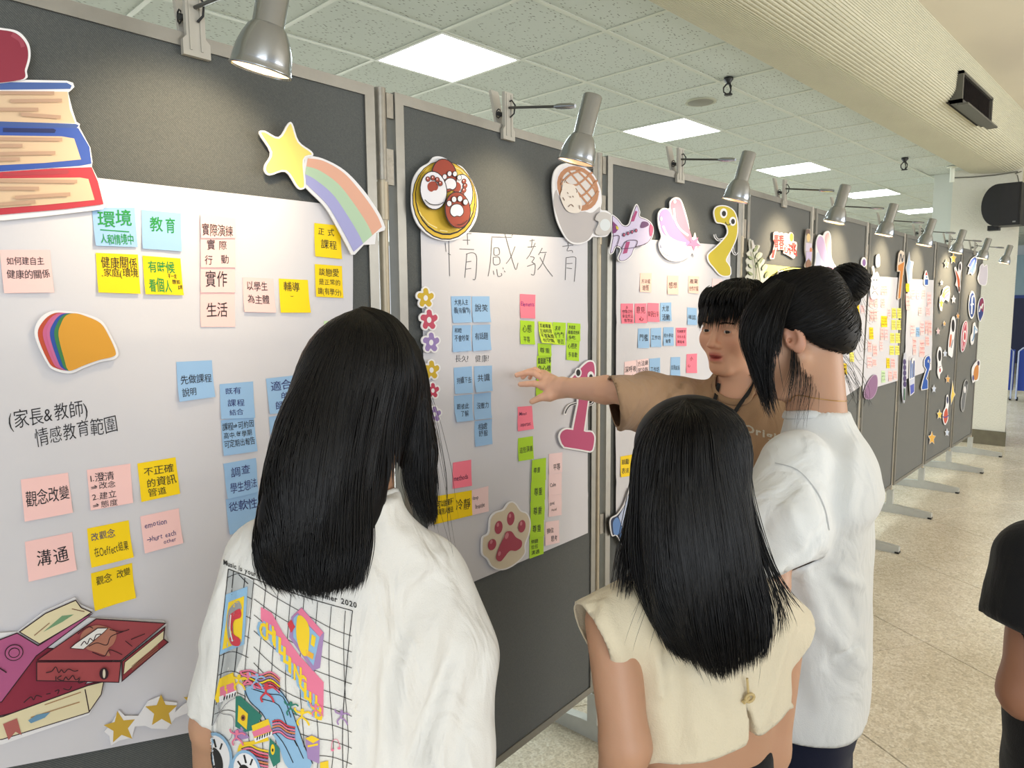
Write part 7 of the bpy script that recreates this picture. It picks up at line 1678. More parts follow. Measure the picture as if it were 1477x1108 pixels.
    def hf(p):
        d = d_ell(p, hc+HA@V3((0, -.014, .024)), (.078, .099, .085), HA)
        ch = [((990, 670, 1.07), .06, .7), ((1000, 740, 1.04), .066, .6), ((1012, 810, 1.02), .07, .46), ((1024, 870, 1.0), .06, .32), ((1034, 922, .985), .034, .25)]
        for (a, ra, sa), (b, rb, sb) in zip(ch[:-1], ch[1:]):
            pa, pb = h(*a), h(*b); d = smin(d, d_flat(p, pa, A, (sa+sb)/2, pa, pb, ra, rb), .03)
        return smin(d, d_cone(p, h(935, 660, 1.1), h(916, 790, 1.09), .02, .012), .02)
    V, Q = surface_nets(hf, C0+V3((-.25, -.33, zs-.3)), C0+V3((.25, .32, 1.42)), .006); hair = part('hair', np_mesh('hair', V, Q, M_hair), root, label='very long straight black hair')
    tp = h(992, 590, 1.08)
    def g(*pts): return [tp]+[h(*x) for x in pts]
    G = [g((948, 600, 1.06), (922, 650, 1.05), (918, 720, 1.04), (912, 790, 1.03), (925, 850, 1.02), (950, 900, 1.0)), g((955, 600, 1.05), (932, 660, 1.03), (935, 740, 1.02), (945, 830, 1.0), (950, 890, .99), (975, 944, .985)),
         g((970, 602, 1.03), (955, 670, 1.01), (958, 760, 1.0), (968, 850, .98), (980, 910, .97), (1000, 955, .97)), g((990, 606, 1.02), (985, 680, .995), (990, 780, .98), (1000, 860, .965), (1010, 920, .96), (1030, 976, .965)),
         g((1012, 606, 1.02), (1015, 680, 1.0), (1025, 780, .98), (1035, 860, .97), (1042, 920, .965), (1048, 978, .97)), g((1030, 604, 1.04), (1042, 670, 1.02), (1055, 770, 1.0), (1070, 850, .99), (1080, 900, .985), (1082, 962, .985)),
         g((1042, 606, 1.07), (1062, 660, 1.06), (1080, 760, 1.04), (1100, 840, 1.02), (1112, 890, 1.01), (1105, 945, 1.0))]
    S1 = push_out(curtain(G, 4800, 21, .0036, wave=.003, lens=(.88, 1.02), seed=23), hf)
    S2 = curtain([g((940, 610, 1.1), (922, 660, 1.1), (908, 740, 1.08), (893, 800, 1.06), (886, 850, 1.05)), g((945, 605, 1.08), (926, 660, 1.07), (920, 740, 1.06), (914, 810, 1.05), (904, 880, 1.03))], 260, 20, .004, wave=.006, lens=(.75, 1.02), seed=25, clump=.2)
    S3 = curtain([g((1046, 608, 1.08), (1070, 680, 1.06), (1095, 770, 1.04), (1120, 830, 1.03), (1158, 876, 1.02)), g((1046, 608, 1.08), (1070, 680, 1.06), (1090, 780, 1.04), (1128, 880, 1.02), (1122, 930, 1.0))], 60, 20, .0035, wave=.006, lens=(.9, 1.02), seed=27, clump=.7)
    S4 = curtain([g((940, 620, 1.06), (930, 700, 1.04), (940, 800, 1.01), (915, 870, .99), (897, 915, .985)), g((1040, 620, 1.06), (1080, 740, 1.04), (1100, 860, 1.0), (1110, 940, .99), (1096, 985, .99))], 26, 20, .012, wave=.008, lens=(.8, 1.02), seed=28, clump=0)
    part('hair_strands', strands_mesh(push_out(np.concatenate([S2, S3]), hf), .0007, 'side_strands', M_hair2), hair, kind='stuff')
    part('back_hair_strands', strands_mesh(S1, .00085, 'back_hair_strands', M_hair2), hair, kind='stuff')
    part('loose_hairs', strands_mesh(S4, .0004, 'loose_hairs', M_hair2), hair, kind='stuff')
woman_centre()
# ================================================================ hand with five bent fingers from joint chains
def hand_prims(wrist, knuckles, chains, rad, thumb, palm_r=.016):
    pr = []
    for kn in knuckles: pr.append((wrist, kn, palm_r*1.05, palm_r*.72, .012))
    for a, b in zip(knuckles[:-1], knuckles[1:]): pr.append((a, b, palm_r*.7, palm_r*.7, .01))
    for ch, r in zip(chains, rad):
        for i, (a, b) in enumerate(zip(ch[:-1], ch[1:])): pr.append((a, b, r*(1-.08*i), r*(1-.08*(i+1)), .0022 if i else .004))
    r = .0105
    for i, (a, b) in enumerate(zip(thumb[:-1], thumb[1:])): pr.append((a, b, r*(1.25-.18*i), r*(1.05-.16*i), .006 if i == 0 else .003))
    return pr

# ================================================================ the man in the brown tee, pointing
def man():
    hc = PX(1061, 472, 1.85); HA = frame(unit(V3((-.985, .17, -.10))), (0.02, -.04, 1)); neck = PX(1068, 572, 1.88)
    fwd = unit((-.97, -.24, 0)); A = frame(fwd); r = A[:, 0]
    C0 = V3((neck[0], neck[1], 0))+fwd*(-.0); Rs = neck+r*.175+V3((0, 0, -.035)); Ls = neck-r*.175+V3((0, 0, -.05)); zs = Rs[2]
    root = person('person', 'man in brown tee with short black hair, pointing at the notes with outstretched arm', C0)
    Re = PX(902, 564, 1.735); Rw = PX(812, 559, 1.92); Le = Ls+V3((0, 0, -.28))-r*.03; Lw = Le+fwd*.12+V3((0, 0, -.2))
    hs = head_sdf(hc, HA, 1.02, .35)
    pr = [(neck+V3((0, 0, -.05)), hc+HA@V3((0, -.02, -.05)), .068, .060, .03), (neck+r*.02+V3((0, 0, -.02)), Rs-r*.06+V3((0, 0, -.005)), .056, .04, .02), (neck-r*.02+V3((0, 0, -.02)), Ls+r*.06, .056, .04, .02), (Rs-r*.03+V3((0, 0, -.01)), Re, .036, .033, .02), (Re, lerp(Re, Rw, .3), .033, .0345, .015), (lerp(Re, Rw, .3), Rw, .0345, .0255, .015), (Ls, Le, .052, .044, .02), (Le, Lw, .044, .03, .02)]
    z = lambda x, y, d: PX(735+x/8.95, 500+y/8.95, d)
    kn = [z(425, 500, 1.945), z(455, 430, 1.965), z(450, 385, 1.985), z(440, 360, 2.005)]
    ch = [[kn[0], z(320, 478, 1.945), z(225, 482, 1.95), z(140, 487, 1.955)], [kn[1], z(320, 345, 1.97), z(215, 335, 1.975), z(95, 368, 1.98)], [kn[2], z(330, 300, 1.995), z(240, 320, 2.0), z(170, 395, 2.0)], [kn[3], z(345, 300, 2.015), z(290, 330, 2.02), z(262, 405, 2.02)]]
    th = [z(640, 590, 1.925), z(520, 650, 1.92), z(400, 660, 1.92), z(290, 710, 1.925)]
    hp = hand_prims(Rw, kn, ch, [.0095, .0093, .0088, .0078], th)
    hp.append((Rw, z(520, 600, 1.925), .023, .017, .015))
    for w, e in ((Lw, Le),):
        d = unit(w-e); pr += [(w, w+d*.075, .03, .033, .012)]
        for o, L in ((-.026, .075), (-.009, .085), (.009, .083), (.025, .065)): pr.append((w+d*.065+fwd*o, w+d*(.07+L*.5)+fwd*o, .0095, .009, .003)); pr.append((w+d*(.07+L*.5)+fwd*o, w+d*(.07+L)+fwd*o+r*.014, .009, .0078, .003))
        pr.append((w+d*.02+fwd*.03, w+d*.06+fwd*.06, .012, .01, .006))
    tor = lambda p: d_stack(p, A, C0, [(.72, 0, 0, .165, .115), (.95, 0, 0, .165, .12), (zs-.12, 0, 0, .185, .12), (zs-.02, 0, 0, .17, .08), (zs+.05, 0, 0, .07, .06)])
    legs(pr, A, V3((C0[0], C0[1], .80)), .80, spread=.1, thigh=.085, calf=.058)
    B = limb_body(pr, .02); H = limb_body(hp, .01)
    body = lambda p: smin(smin(smin(B(p), tor(p), .02), hs(p), .012), H(p), .012)
    lo, hi = C0+V3((-.5, -.42, -.01)), C0+V3((.3, .62, 1.74))
    # coarse body, fine head and fine hand, all of one and the same surface
    hb = (hc-V3((.13, .13, .135)), hc+V3((.13, .13, .16))); gb = (z(300, 500, 1.97)-V3((.14, .12, .09)), z(430, 500, 1.97)+V3((.14, .12, .09)))
    V, Q = surface_nets(body, lo, hi, .009); C = V[Q].mean(1)
    ins = lambda C, b, m: ((C > b[0]+m) & (C < b[1]-m)).all(1)
    V, Q = drop(V, Q, ~(ins(C, hb, .008) | ins(C, gb, .008)))
    V1, Q1 = surface_nets(body, hb[0], hb[1], .0021); V2, Q2 = surface_nets(body, gb[0], gb[1], .0022)
    VV, QQ = merge([(V, Q), (V1, Q1), (V2, Q2)]); cols = skin_tone(VV, hc, HA, 1.02, (236, 184, 154)); nb = len(QQ); mi = np.zeros(nb, int)
    # eyeballs
    for s in (-1, 1):
        ec = hc+HA@V3((s*.0315, .0668, 0))*1.02; iris = ec+HA@V3((-.0032, .0125, 0))
        ev, eq = surface_nets(lambda p: np.linalg.norm(p-ec, axis=1)-.0136, ec-.018, ec+.018, .0018)
        m_ = np.where(np.linalg.norm(ev[eq].mean(1)-iris, axis=1) < .0062, 2, 1); QQ = np.concatenate([QQ, eq+len(VV)]); VV = np.concatenate([VV, ev]); mi = np.concatenate([mi, m_])
    cols = np.concatenate([cols, np.ones((len(VV)-len(cols), 3))*.8])
    me = np_mesh('body', VV, QQ, [M_skin, M_eye, M_iris], mi); set_colors(me, cols); bod = part('body', me, root)
    # tee
    secs = [(.62, 0, 0, .22, .16), (.85, 0, 0, .215, .155), (1.05, 0, 0, .215, .15), (zs-.10, 0, 0, .212, .135), (zs-.02, 0, 0, .19, .1), (zs+.03, 0, 0, .13, .078), (zs+.06, 0, 0, .09, .07), (zs+.1, 0, 0, .07, .065)]
    T_ = lambda p: d_stack(p, A, C0, secs, 2.4)
    sd = unit(PX(884, 577, 1.72)-Rs); se = PX(892, 577, 1.735)+V3((0, 0, -.008))
    sl = [([(Rs-r*.05+V3((0, 0, -.004)), lerp(Rs, se, .5)+V3((0, 0, .004)), .080, .078), (lerp(Rs, se, .5)+V3((0, 0, .004)), se+sd*.07, .078, .060)], PX(884, 578, 1.735), V3(-RT*.98-UP*.19)),
          ([(Ls+r*.05+V3((0, 0, -.01)), Le-r*.005, .072, .078)], Le+V3((0, 0, .03)), unit(Le-Ls))]
    nk = lambda p: d_ell(p, neck+fwd*.02+V3((0, 0, .03)), (.066, .070, .050), frame(fwd, (.28*fwd[0], .28*fwd[1], 1)))
    q = lambda u, v, d: (u, v)
    FL = [(q(905, 640, 1.7), q(960, 555, 1.72), .010, -.009), (q(930, 640, 1.7), q(975, 560, 1.74), .012, .008), (q(935, 600, 1.68), q(985, 548, 1.74), .009, -.008), (q(980, 600, 1.72), q(990, 540, 1.76), .010, .008), (q(1000, 610, 1.74), q(1008, 545, 1.78), .009, -.006), (q(1018, 620, 1.76), q(1020, 550, 1.8), .010, .006), (q(895, 620, 1.68), q(930, 560, 1.7), .01, .005), (q(1100, 600, 1.74), q(1075, 640, 1.74), .012, .004)]
    wr = lambda p: wob(p, .0035, 26, 33)
    V, Q = tee_mesh(T_, sl, FL, nk, (C0+V3((0, 0, .68)), (0, 0, -1)), .0068, wr, C0+V3((-.48, -.42, .6)), C0+V3((.32, .5, zs+.14)), .03)
    tee = part('tee_shirt', np_mesh('tee_shirt', V, Q, cloth('brown_cotton', (168, 137, 108), .3, 500, nb=.008)), root, label='brown tee shirt with pale lettering'); solidify(tee); collar(tee.data.materials[0], tee)
    bv = bvh_of([tee]); mb = MB(); V_, Fc, W = text_shape('Original', .03, 0)
    pts = [(1073+74*x/W*1.0, 622+22*x/W*1.0-15*(y)) for x, y in V_]; decal_mesh(mb, bv, None, 0, .0012, .01, (pts, Fc)); part('lettering', mb.mesh('lettering', [pm((196, 190, 176))]), tee)
    bv = bvh_of([tee, bod])
    # lanyard
    lb = MB(); 
    for pts in ([(1037, 553), (1033, 570), (1028, 590), (1024, 640), (1030, 700)], [(1090, 550), (1080, 566), (1064, 588), (1045, 625), (1034, 700)]):
        c = [(p[0], p[1]) for p in sp(pts, 8, False)]; P3 = []
        for u, v in c:
            d = Vector(ray(u, v)).normalized(); h_ = bv.ray_cast(ORIGIN, d)
            P3.append((h_[0]-d*.010) if h_[0] else None)
        P3 = [p for p in P3 if p is not None]
        if len(P3) > 2:
            for _ in range(3): P3 = [P3[0]]+[(P3[i-1]+P3[i]*2+P3[i+1])/4 for i in range(1, len(P3)-1)]+[P3[-1]]
            vs = []
            for i, p in enumerate(P3):
                t = (P3[min(i+1, len(P3)-1)]-P3[max(i-1, 0)]).normalized(); n_ = (ORIGIN-p).normalized(); w_ = t.cross(n_).normalized()*.0048; vs += [p-w_, p+w_, p+w_-n_*.0015, p-w_-n_*.0015]
            k_ = len(P3); fs = [(i*4+a, i*4+(a+1) % 4, i*4+4+(a+1) % 4, i*4+4+a) for i in range(k_-1) for a in range(4)]; lb.add(vs, fs, 0)
    lo_ = lb.build('lanyard', mat('black_ribbon', (14, 14, 15), .7), root, label='black neck lanyard')
    # jeans and shoes
    tr = lambda p: smin(smin(d_stack(p, A, C0, [(.66, 0, 0, .18, .125), (.86, 0, 0, .17, .12), (1.0, 0, 0, .168, .122)]), d_cone(p, C0+V3((0, 0, .7))-r*.095, C0+V3((0, 0, .09))-r*.1, .1, .075), .03), d_cone(p, C0+V3((0, 0, .7))+r*.095, C0+V3((0, 0, .09))+r*.1, .1, .075), .03)-wob(p, .003, 30, 39)
    V, Q = surface_nets(tr, C0+V3((-.32, -.32, .03)), C0+V3((.32, .32, 1.0)), .012); part('trousers', np_mesh('trousers', V, Q, cloth('charcoal_trousers', (40, 42, 48), .3, 600)), root)
    for s in (-1, 1):
        V, Q = shoe_mesh(C0+r*s*.1+V3((0, 0, .07)), fwd, 'shoe'); part('shoe', np_mesh('shoe', V, Q, cloth('grey_shoe', (90, 90, 94), .2)), root)
    # short hair: cap with a choppy fringe
    L = lambda x, y, z_: hc+HA@V3((x, y, z_))*1.02
    def cap(p):
        d = d_ell(p, L(0, -.014, .034), (.0835, .1, .082), HA)
        qq = (p-hc)@HA/1.02; line = np.where(qq[:, 1] > .0, .052-.55*np.maximum(0, qq[:, 1]-.02)*0-.0+(-.045)*(qq[:, 1] < .03), -.055)
        hl = np.interp(qq[:, 1], [-.12, -.05, -.012, .012, .03, .06, .1], [-.085, -.075, -.05, -.01, .045, .07, .075])
        return smax(d, hl-qq[:, 2], .01)
    V, Q = surface_nets(lambda p: cap(p)+.0015*wob(p, 1, 260, 5), hc-V3((.14, .14, .12)), hc+V3((.14, .14, .16)), .0042); hair = part('hair', np_mesh('hair', V, Q, M_hair), root, label='short black hair with choppy fringe')
    r_ = np.random.default_rng(8); paths = []
    crown = np.array([0, -.05, .126])
    for _ in range(3400):
        th_ = r_.uniform(-math.pi, math.pi); el = r_.uniform(.02, 1.42); d = np.array([math.sin(th_)*math.cos(el), math.cos(th_)*math.cos(el), math.sin(el)])
        s0 = np.array([0, -.014, .034])+d*np.array([.0835, .1, .082])
        if s0[2] < np.interp(s0[1], [-.12, -.05, -.012, .012, .03, .06, .1], [-.08, -.07, -.045, -.002, .045, .068, .072]): continue
        away = s0-crown; away[2] *= .3; away -= d*(away@d); away /= np.linalg.norm(away)+1e-6
        fr = max(0, d[1])*(d[2] < .75); Ln = r_.uniform(.028, .04)*(1+.25*fr); pts = []
        for t in np.linspace(0, 1, 6):
            q_ = s0+away*Ln*t+d*(.010*math.sin(t*2.2)*(1 if fr < .3 else .5))+np.array([0, 0, -1])*(.016*t*t*(1+fr)); pts.append(hc+HA@q_*1.02)
        paths.append(pts)
    Pm = np.array(paths)+r_.normal(0, .0012, (len(paths), 1, 3)); part('hair_strands', strands_mesh(Pm, .0011, 'hair_strands', M_hair2), hair, kind='stuff')
    # fringe locks
    locks = []
    for i in range(22):
        a = -1.15+i*.105+r_.uniform(-.03, .03); bx, by = math.sin(a)*.074, .012+math.cos(a)*.073
        for j in range(16):
            o = r_.normal(0, .0028, 3); ln = r_.uniform(.85, 1.0)
            top_ = np.array([bx*.84, by*.88-.016, .100]); mid_ = np.array([bx*1.03, by+.012, .092]); tip = np.array([bx*1.0+r_.normal(0, .001), by+.013, (.066 if abs(a) < .8 else .044)+.007*math.sin(i*2.3)])
            pts = [hc+HA@((top_*(1-t)**2+2*mid_*t*(1-t)+tip*t*t)+o*(1-t*.75))*1.02 for t in np.linspace(0, ln, 7)]; locks.append(pts)
    part('fringe', strands_mesh(np.array(locks), .0012, 'fringe', M_hair2), hair, kind='stuff')
    eb = []
    for s in (-1, 1):
        for i in range(70):
            t = r_.random(); x = s*(.014+.033*t); z0 = .0195+.004*math.sin(t*2.6)-.003*t; y = .0865-.012*t*t-.004*t+.001; b0 = np.array([x, y, z0+r_.normal(0, .0011)]); eb.append([hc+HA@(b0+np.array([s*.006*q_, -.0012*q_, .0008*q_]))*1.02 for q_ in (0, .5, 1)])
    part('eyebrows', strands_mesh(np.array(eb), .0006, 'eyebrows', M_hair2), root, kind='stuff')
man()

# ================================================================ the woman with the bun
def woman_bun():
    hc = PX(1143, 486, 1.45); f0 = unit((-.30, .93, -.42)); HA = frame(f0, (.08, .1, 1)); neck = PX(1176, 578, 1.47)
    fwd = unit((-.30, .955, 0)); A = frame(fwd); r = A[:, 0]; C0 = V3((neck[0], neck[1], 0))+fwd*.005
    Ls = PX(1142, 676, 1.33); Rs = PX(1182, 648, 1.60); zs = (Ls[2]+Rs[2])/2
    root = person('person', 'woman in oversized white tee with black hair tied in a bun, facing left', C0)
    Le = PX(1108, 848, 1.30); Re = Rs+fwd*.08+V3((0, 0, -.26)); Lw = Le+fwd*.17+r*.12+V3((0, 0, .04)); Rw = Re+fwd*.14-r*.1+V3((0, 0, .05))
    hs = head_sdf(hc, HA, 1.0, 0, True)
    pr = [(neck+V3((0, 0, -.06))-fwd*.004, hc+HA@V3((0, -.03, -.04)), .062, .050, .03), (Ls+V3((0, 0, -.02))+r*.02, Le, .034, .034, .02), (Le, Lw, .037, .025, .015), (Rs+V3((0, 0, -.02))+r*-.02, Re, .034, .034, .02), (Re, Rw, .037, .025, .015)]
    for w, e in ((Lw, Le), (Rw, Re)):
        d = unit(w-e); up_ = V3((0, 0, 1)); pr += [(w, w+d*.065, .026, .028, .012)]
        for o, L in ((-.022, .066), (-.0075, .076), (.0075, .074), (.021, .058)): pr.append((w+d*.055+up_*o, w+d*(.06+L*.5)+up_*o, .0082, .0078, .003)); pr.append((w+d*(.06+L*.5)+up_*o, w+d*(.06+L)+up_*o-fwd*.012, .0078, .0065, .003))
        pr.append((w+d*.02+up_*.028, w+d*.055+up_*.05, .0105, .0085, .006))
    tor = lambda p: d_stack(p, A, C0, [(.72, 0, 0, .15, .1), (.98, 0, 0, .135, .09), (zs-.1, 0, 0, .15, .1), (zs-.02, 0, 0, .14, .065), (zs+.06, 0, 0, .055, .05)])
    legs(pr, A, V3((C0[0], C0[1], .80)), .80, spread=.085)
    B = limb_body(pr, .02); body = lambda p: smin(smin(B(p), tor(p), .02), hs(p), .015)
    hb = (hc-V3((.14, .14, .16)), hc+V3((.14, .14, .15)))
    V, Q = surface_nets(body, C0+V3((-.4, -.4, -.01)), C0+V3((.4, .4, 1.72)), .0095); C = V[Q].mean(1); ins = ((C > hb[0]+.008) & (C < hb[1]-.008)).all(1); V, Q = drop(V, Q, ~ins)
    V1, Q1 = surface_nets(body, hb[0], hb[1], .003); VV, QQ = merge([(V, Q), (V1, Q1)]); me = np_mesh('body', VV, QQ, M_skin); set_colors(me, skin_tone(VV, hc, HA, 1.0, (194, 150, 122))); part('body', me, root)
    secs = [(.60, 0, -.005, .21, .128), (.74, .0, -.005, .215, .13), (.95, 0, -.0, .205, .128), (1.12, 0, 0, .2, .124), (zs-.09, 0, -.018, .195, .128), (zs-.02, 0, -.026, .165, .108), (zs+.03, 0, -.024, .118, .088), (zs+.06, 0, -.016, .084, .074), (zs+.1, 0, -.01, .066, .062)]
    T_ = lambda p: d_stack(p, A, C0, secs, 2.3)
    sl = [([(Ls+r*.05+V3((0, 0, .0)), lerp(Ls, Le, .5), .066, .084), (lerp(Ls, Le, .5), Le+unit(Le-Ls)*.05, .086, .092)], Le+V3((0, 0, .012)), unit(unit(Le-Ls)+.75*-fwd)),
          ([(Rs-r*.045+V3((0, 0, .0)), lerp(Rs, Re, .5), .07, .078), (lerp(Rs, Re, .5), Re, .078, .082)], Re+V3((0, 0, .03)), unit(Re-Rs))]
    nk = lambda p: d_ell(p, neck+fwd*.012+V3((0, 0, .012)), (.084, .078, .045), frame(fwd, (.62*fwd[0], .62*fwd[1], 1)))
    q = lambda u, v, d: (u, v)
    FL = [(q(1122, 665, 1.24), q(1172, 700, 1.25), .005, -.004), (q(1172, 700, 1.25), q(1196, 752, 1.27), .005, -.004), (q(1196, 755, 1.28), q(1150, 815, 1.24), .008, -.012), (q(1150, 815, 1.24), q(1100, 850, 1.22), .008, -.008), (q(1158, 820, 1.28), q(1185, 900, 1.28), .012, .009), (q(1185, 800, 1.3), q(1235, 890, 1.3), .012, -.007), (q(1170, 890, 1.28), q(1245, 960, 1.3), .014, .006), (q(1220, 740, 1.32), q(1232, 640, 1.36), .014, .006),
          (q(1205, 830, 1.3), q(1262, 850, 1.36), .010, .007), (q(1120, 900, 1.28), q(1160, 1020, 1.28), .015, -.006), (q(1130, 720, 1.22), q(1160, 790, 1.22), .012, .005), (q(1100, 760, 1.22), q(1140, 700, 1.24), .012, -.004), (q(1200, 960, 1.3), q(1240, 930, 1.34), .01, -.006)]
    wr = lambda p: wob(p, .0038, 24, 43)
    V, Q = tee_mesh(T_, sl, FL, nk, (PX(1165, 1044, 1.42), unit(A@V3((0, .06, -1)))), .0068, wr, C0+V3((-.42, -.42, .6)), C0+V3((.42, .42, zs+.14)), .022)
    tee = part('tee_shirt', np_mesh('tee_shirt', V, Q, cloth('white_jersey', (226, 228, 228), .3, 500, nb=.010)), root, label='oversized plain white tee shirt'); solidify(tee); collar(tee.data.materials[0], tee)
    bv = bvh_of([tee]); mb = MB(); o = lambda pts: [(1180+x/2.769, 402+y/2.769) for x, y in pts]
    for s in ([(136, 532), (150, 538), (155, 556), (146, 566), (138, 552), (136, 532)], [(136, 545), (153, 548)], [(146, 535), (144, 560)], [(139, 538), (150, 560)]): decal_mesh(mb, bv, o(stroke(s, 3, False)), 0, .0012, .01)
    if mb.v: part('small_logo', mb.mesh('small_logo', [pm((60, 90, 170))]), tee, label='small blue emblem below the collar')
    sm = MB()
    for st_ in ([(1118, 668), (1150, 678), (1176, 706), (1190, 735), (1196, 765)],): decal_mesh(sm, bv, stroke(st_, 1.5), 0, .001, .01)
    if sm.v: part('sleeve_seam', sm.mesh('sleeve_seam', [mat('seam_shadow', (186, 188, 190), .9)]), tee)  # darker strip paints in the shade along the sleeve seam
    nb_ = MB(); pts = []
    for a in np.linspace(-2.6, 2.6, 40):
        c_ = neck+V3((0, 0, .012)); d = A@V3((math.sin(a), -math.cos(a), 0)); pts.append(Vector(c_+d*.062+V3((0, 0, -.012*math.cos(a)+.004))+fwd*.0))
    ring = []
    for p in pts:
        x = V3(p); 
        for _ in range(6):
            d0 = body(x[None])[0]; g = np.array([body((x+e)[None])[0]-body((x-e)[None])[0] for e in np.eye(3)*.002]); g /= np.linalg.norm(g)+1e-9; x = x-g*(d0-.0012)
        ring.append(Vector(x))
    nb_.tube(ring, .0009, 6); nb_.build('necklace', mat('gold_chain', (190, 150, 90), .3, .9), root, label='thin gold necklace')
    tr = lambda p: smin(smin(d_stack(p, A, C0, [(.66, 0, 0, .172, .12), (.86, 0, 0, .16, .112), (1.0, 0, 0, .14, .1)]), d_cone(p, C0+V3((0, 0, .74))-r*.09, C0+V3((0, 0, .40))-r*.1, .1, .112), .03), d_cone(p, C0+V3((0, 0, .74))+r*.09, C0+V3((0, 0, .40))+r*.1, .1, .112), .03)-wob(p, .003, 30, 49)
    V, Q = surface_nets(lambda p: np.maximum(tr(p), .44-p[:, 2]), C0+V3((-.32, -.3, .4)), C0+V3((.32, .3, 1.0)), .011); C = V[Q].mean(1); V, Q = drop(V, Q, C[:, 2] > .446)
    sh = part('shorts', np_mesh('shorts', V, Q, cloth('navy_shorts', (24, 28, 48), .3, 600)), root, label='dark navy shorts'); solidify(sh)
    for s in (-1, 1):
        V, Q = shoe_mesh(C0+r*s*.09+V3((0, 0, .07)), fwd, 'shoe'); part('shoe', np_mesh('shoe', V, Q, cloth('white_shoe', (214, 212, 206), .2)), root)
    # hair: smooth cap, bun, side locks
    L = lambda x, y, z_: hc+HA@V3((x, y, z_)); bun = PX(1224, 408, 1.47); bb = PX(1202, 432, 1.47)
    def hf(p):
        d = d_ell(p, L(0, -.016, .034), (.084, .108, .09), HA); d = smin(d, d_ell(p, L(0, -.06, -.012), (.068, .064, .066), HA), .03)
        qq = (p-hc)@HA; hl = np.interp(qq[:, 1], [-.14, -.09, -.045, -.02, .0, .03, .07, .11], [-.085, -.078, -.045, -.012, .012, .028, .06, .075])
        d = smax(d, hl-qq[:, 2], .012)
        d = smin(d, d_cone(p, L(0, -.08, .07), bb, .045, .03), .02)
        return d
    bunf = lambda p: smin(smin(np.linalg.norm(p-bun, axis=1)-.039, d_cone(p, bb+V3((-.008, 0, .006)), bb+V3((.03, 0, -.014)), .034, .027), .012), d_cone(p, bb+V3((.01, 0, -.028)), bun+V3((.03, .0, -.035)), .014, .016), .01)
    hf2 = lambda p: smin(hf(p), bunf(p), .01)
    V, Q = surface_nets(hf2, hc-V3((.2, .2, .16)), hc+V3((.25, .2, .22)), .0042); hair = part('hair', np_mesh('hair', V, Q, M_hair), root, label='black hair tied up in a bun')
    r_ = np.random.default_rng(12); paths = []
    for _ in range(3600):
        th_ = r_.uniform(-math.pi, math.pi); el = r_.uniform(-1.1, 1.5); d = np.array([math.sin(th_)*math.cos(el), math.cos(th_)*math.cos(el), math.sin(el)]); s0 = np.array([0, -.016, .03])+d*np.array([.088, .112, .095])
        hl = np.interp(s0[1], [-.14, -.09, -.045, -.02, .0, .03, .07, .11], [-.085, -.078, -.045, -.012, .012, .028, .06, .075])
        if s0[2] < hl-.004: continue
        a_ = hc+HA@s0; k_ = 13; t = np.linspace(0, 1, k_)[:, None]; cen = hc+HA@V3((0, -.016, .03)); tgt = bb+r_.normal(0, .008, 3)
        # great-circle style sweep over the head to the bun's base
        va, vb = (a_-cen), (tgt-cen); la, lb_ = np.linalg.norm(va), np.linalg.norm(vb); om = math.acos(np.clip(va@vb/la/lb_, -1, 1))+1e-4
        w = (np.sin((1-t)*om)*va/la+np.sin(t*om)*vb/lb_)/math.sin(om) if om < 3.1 else (1-t)*va/la+t*vb/lb_
        paths.append(cen+w*((1-t)*la+t*lb_)*.98)
    Pm = push_out(np.array(paths), hf, .0004, .0024, 4); part('hair_strands', strands_mesh(Pm, .0009, 'hair_strands', M_hair2), hair, kind='stuff')
    paths = []
    ax_ = unit((.25, -.5, .85)); u_ = unit(np.cross(ax_, (1, 0, 0))); v_ = np.cross(ax_, u_)
    for i in range(420):
        ph0 = r_.uniform(0, 6.28); lat = r_.uniform(-1.2, 1.2); tw = r_.uniform(.8, 2.6); dl = r_.uniform(-.5, .5); R_ = .0400+r_.uniform(0, .0018)
        paths.append([bun+R_*(ax_*math.sin(lat+dl*t)+(u_*math.cos(ph0+tw*t)+v_*math.sin(ph0+tw*t))*math.cos(lat+dl*t)) for t in np.linspace(0, 1, 14)])
    part('bun_strands', strands_mesh(np.array(paths), .0009, 'bun_strands', M_hair2), hair, kind='stuff')
    h = PX
    G = [[h(1120, 405, 1.42), h(1085, 435, 1.40), h(1068, 480, 1.40), h(1082, 530, 1.385), h(1100, 580, 1.38), h(1112, 610, 1.38)], [h(1126, 405, 1.40), h(1098, 440, 1.38), h(1080, 490, 1.375), h(1096, 540, 1.37), h(1106, 580, 1.37), h(1114, 612, 1.37)], [h(1132, 408, 1.39), h(1112, 450, 1.365), h(1096, 500, 1.365), h(1104, 540, 1.365), h(1112, 570, 1.365), h(1117, 600, 1.365)]]
    S = curtain(G+[[h(1140, 412, 1.385), h(1126, 450, 1.36), h(1116, 500, 1.352), h(1112, 545, 1.355), h(1118, 590, 1.36)]], 820, 20, .0045, wave=.005, lens=(.35, .95), seed=31, clump=.25)
    G = [[h(1135, 410, 1.38), h(1120, 450, 1.36), h(1112, 490, 1.355), h(1118, 520, 1.355)], [h(1150, 410, 1.38), h(1135, 450, 1.36), h(1128, 480, 1.35), h(1126, 510, 1.35)]]
    S4 = curtain(G, 160, 20, .002, wave=.002, lens=(.7, 1.02), seed=35)
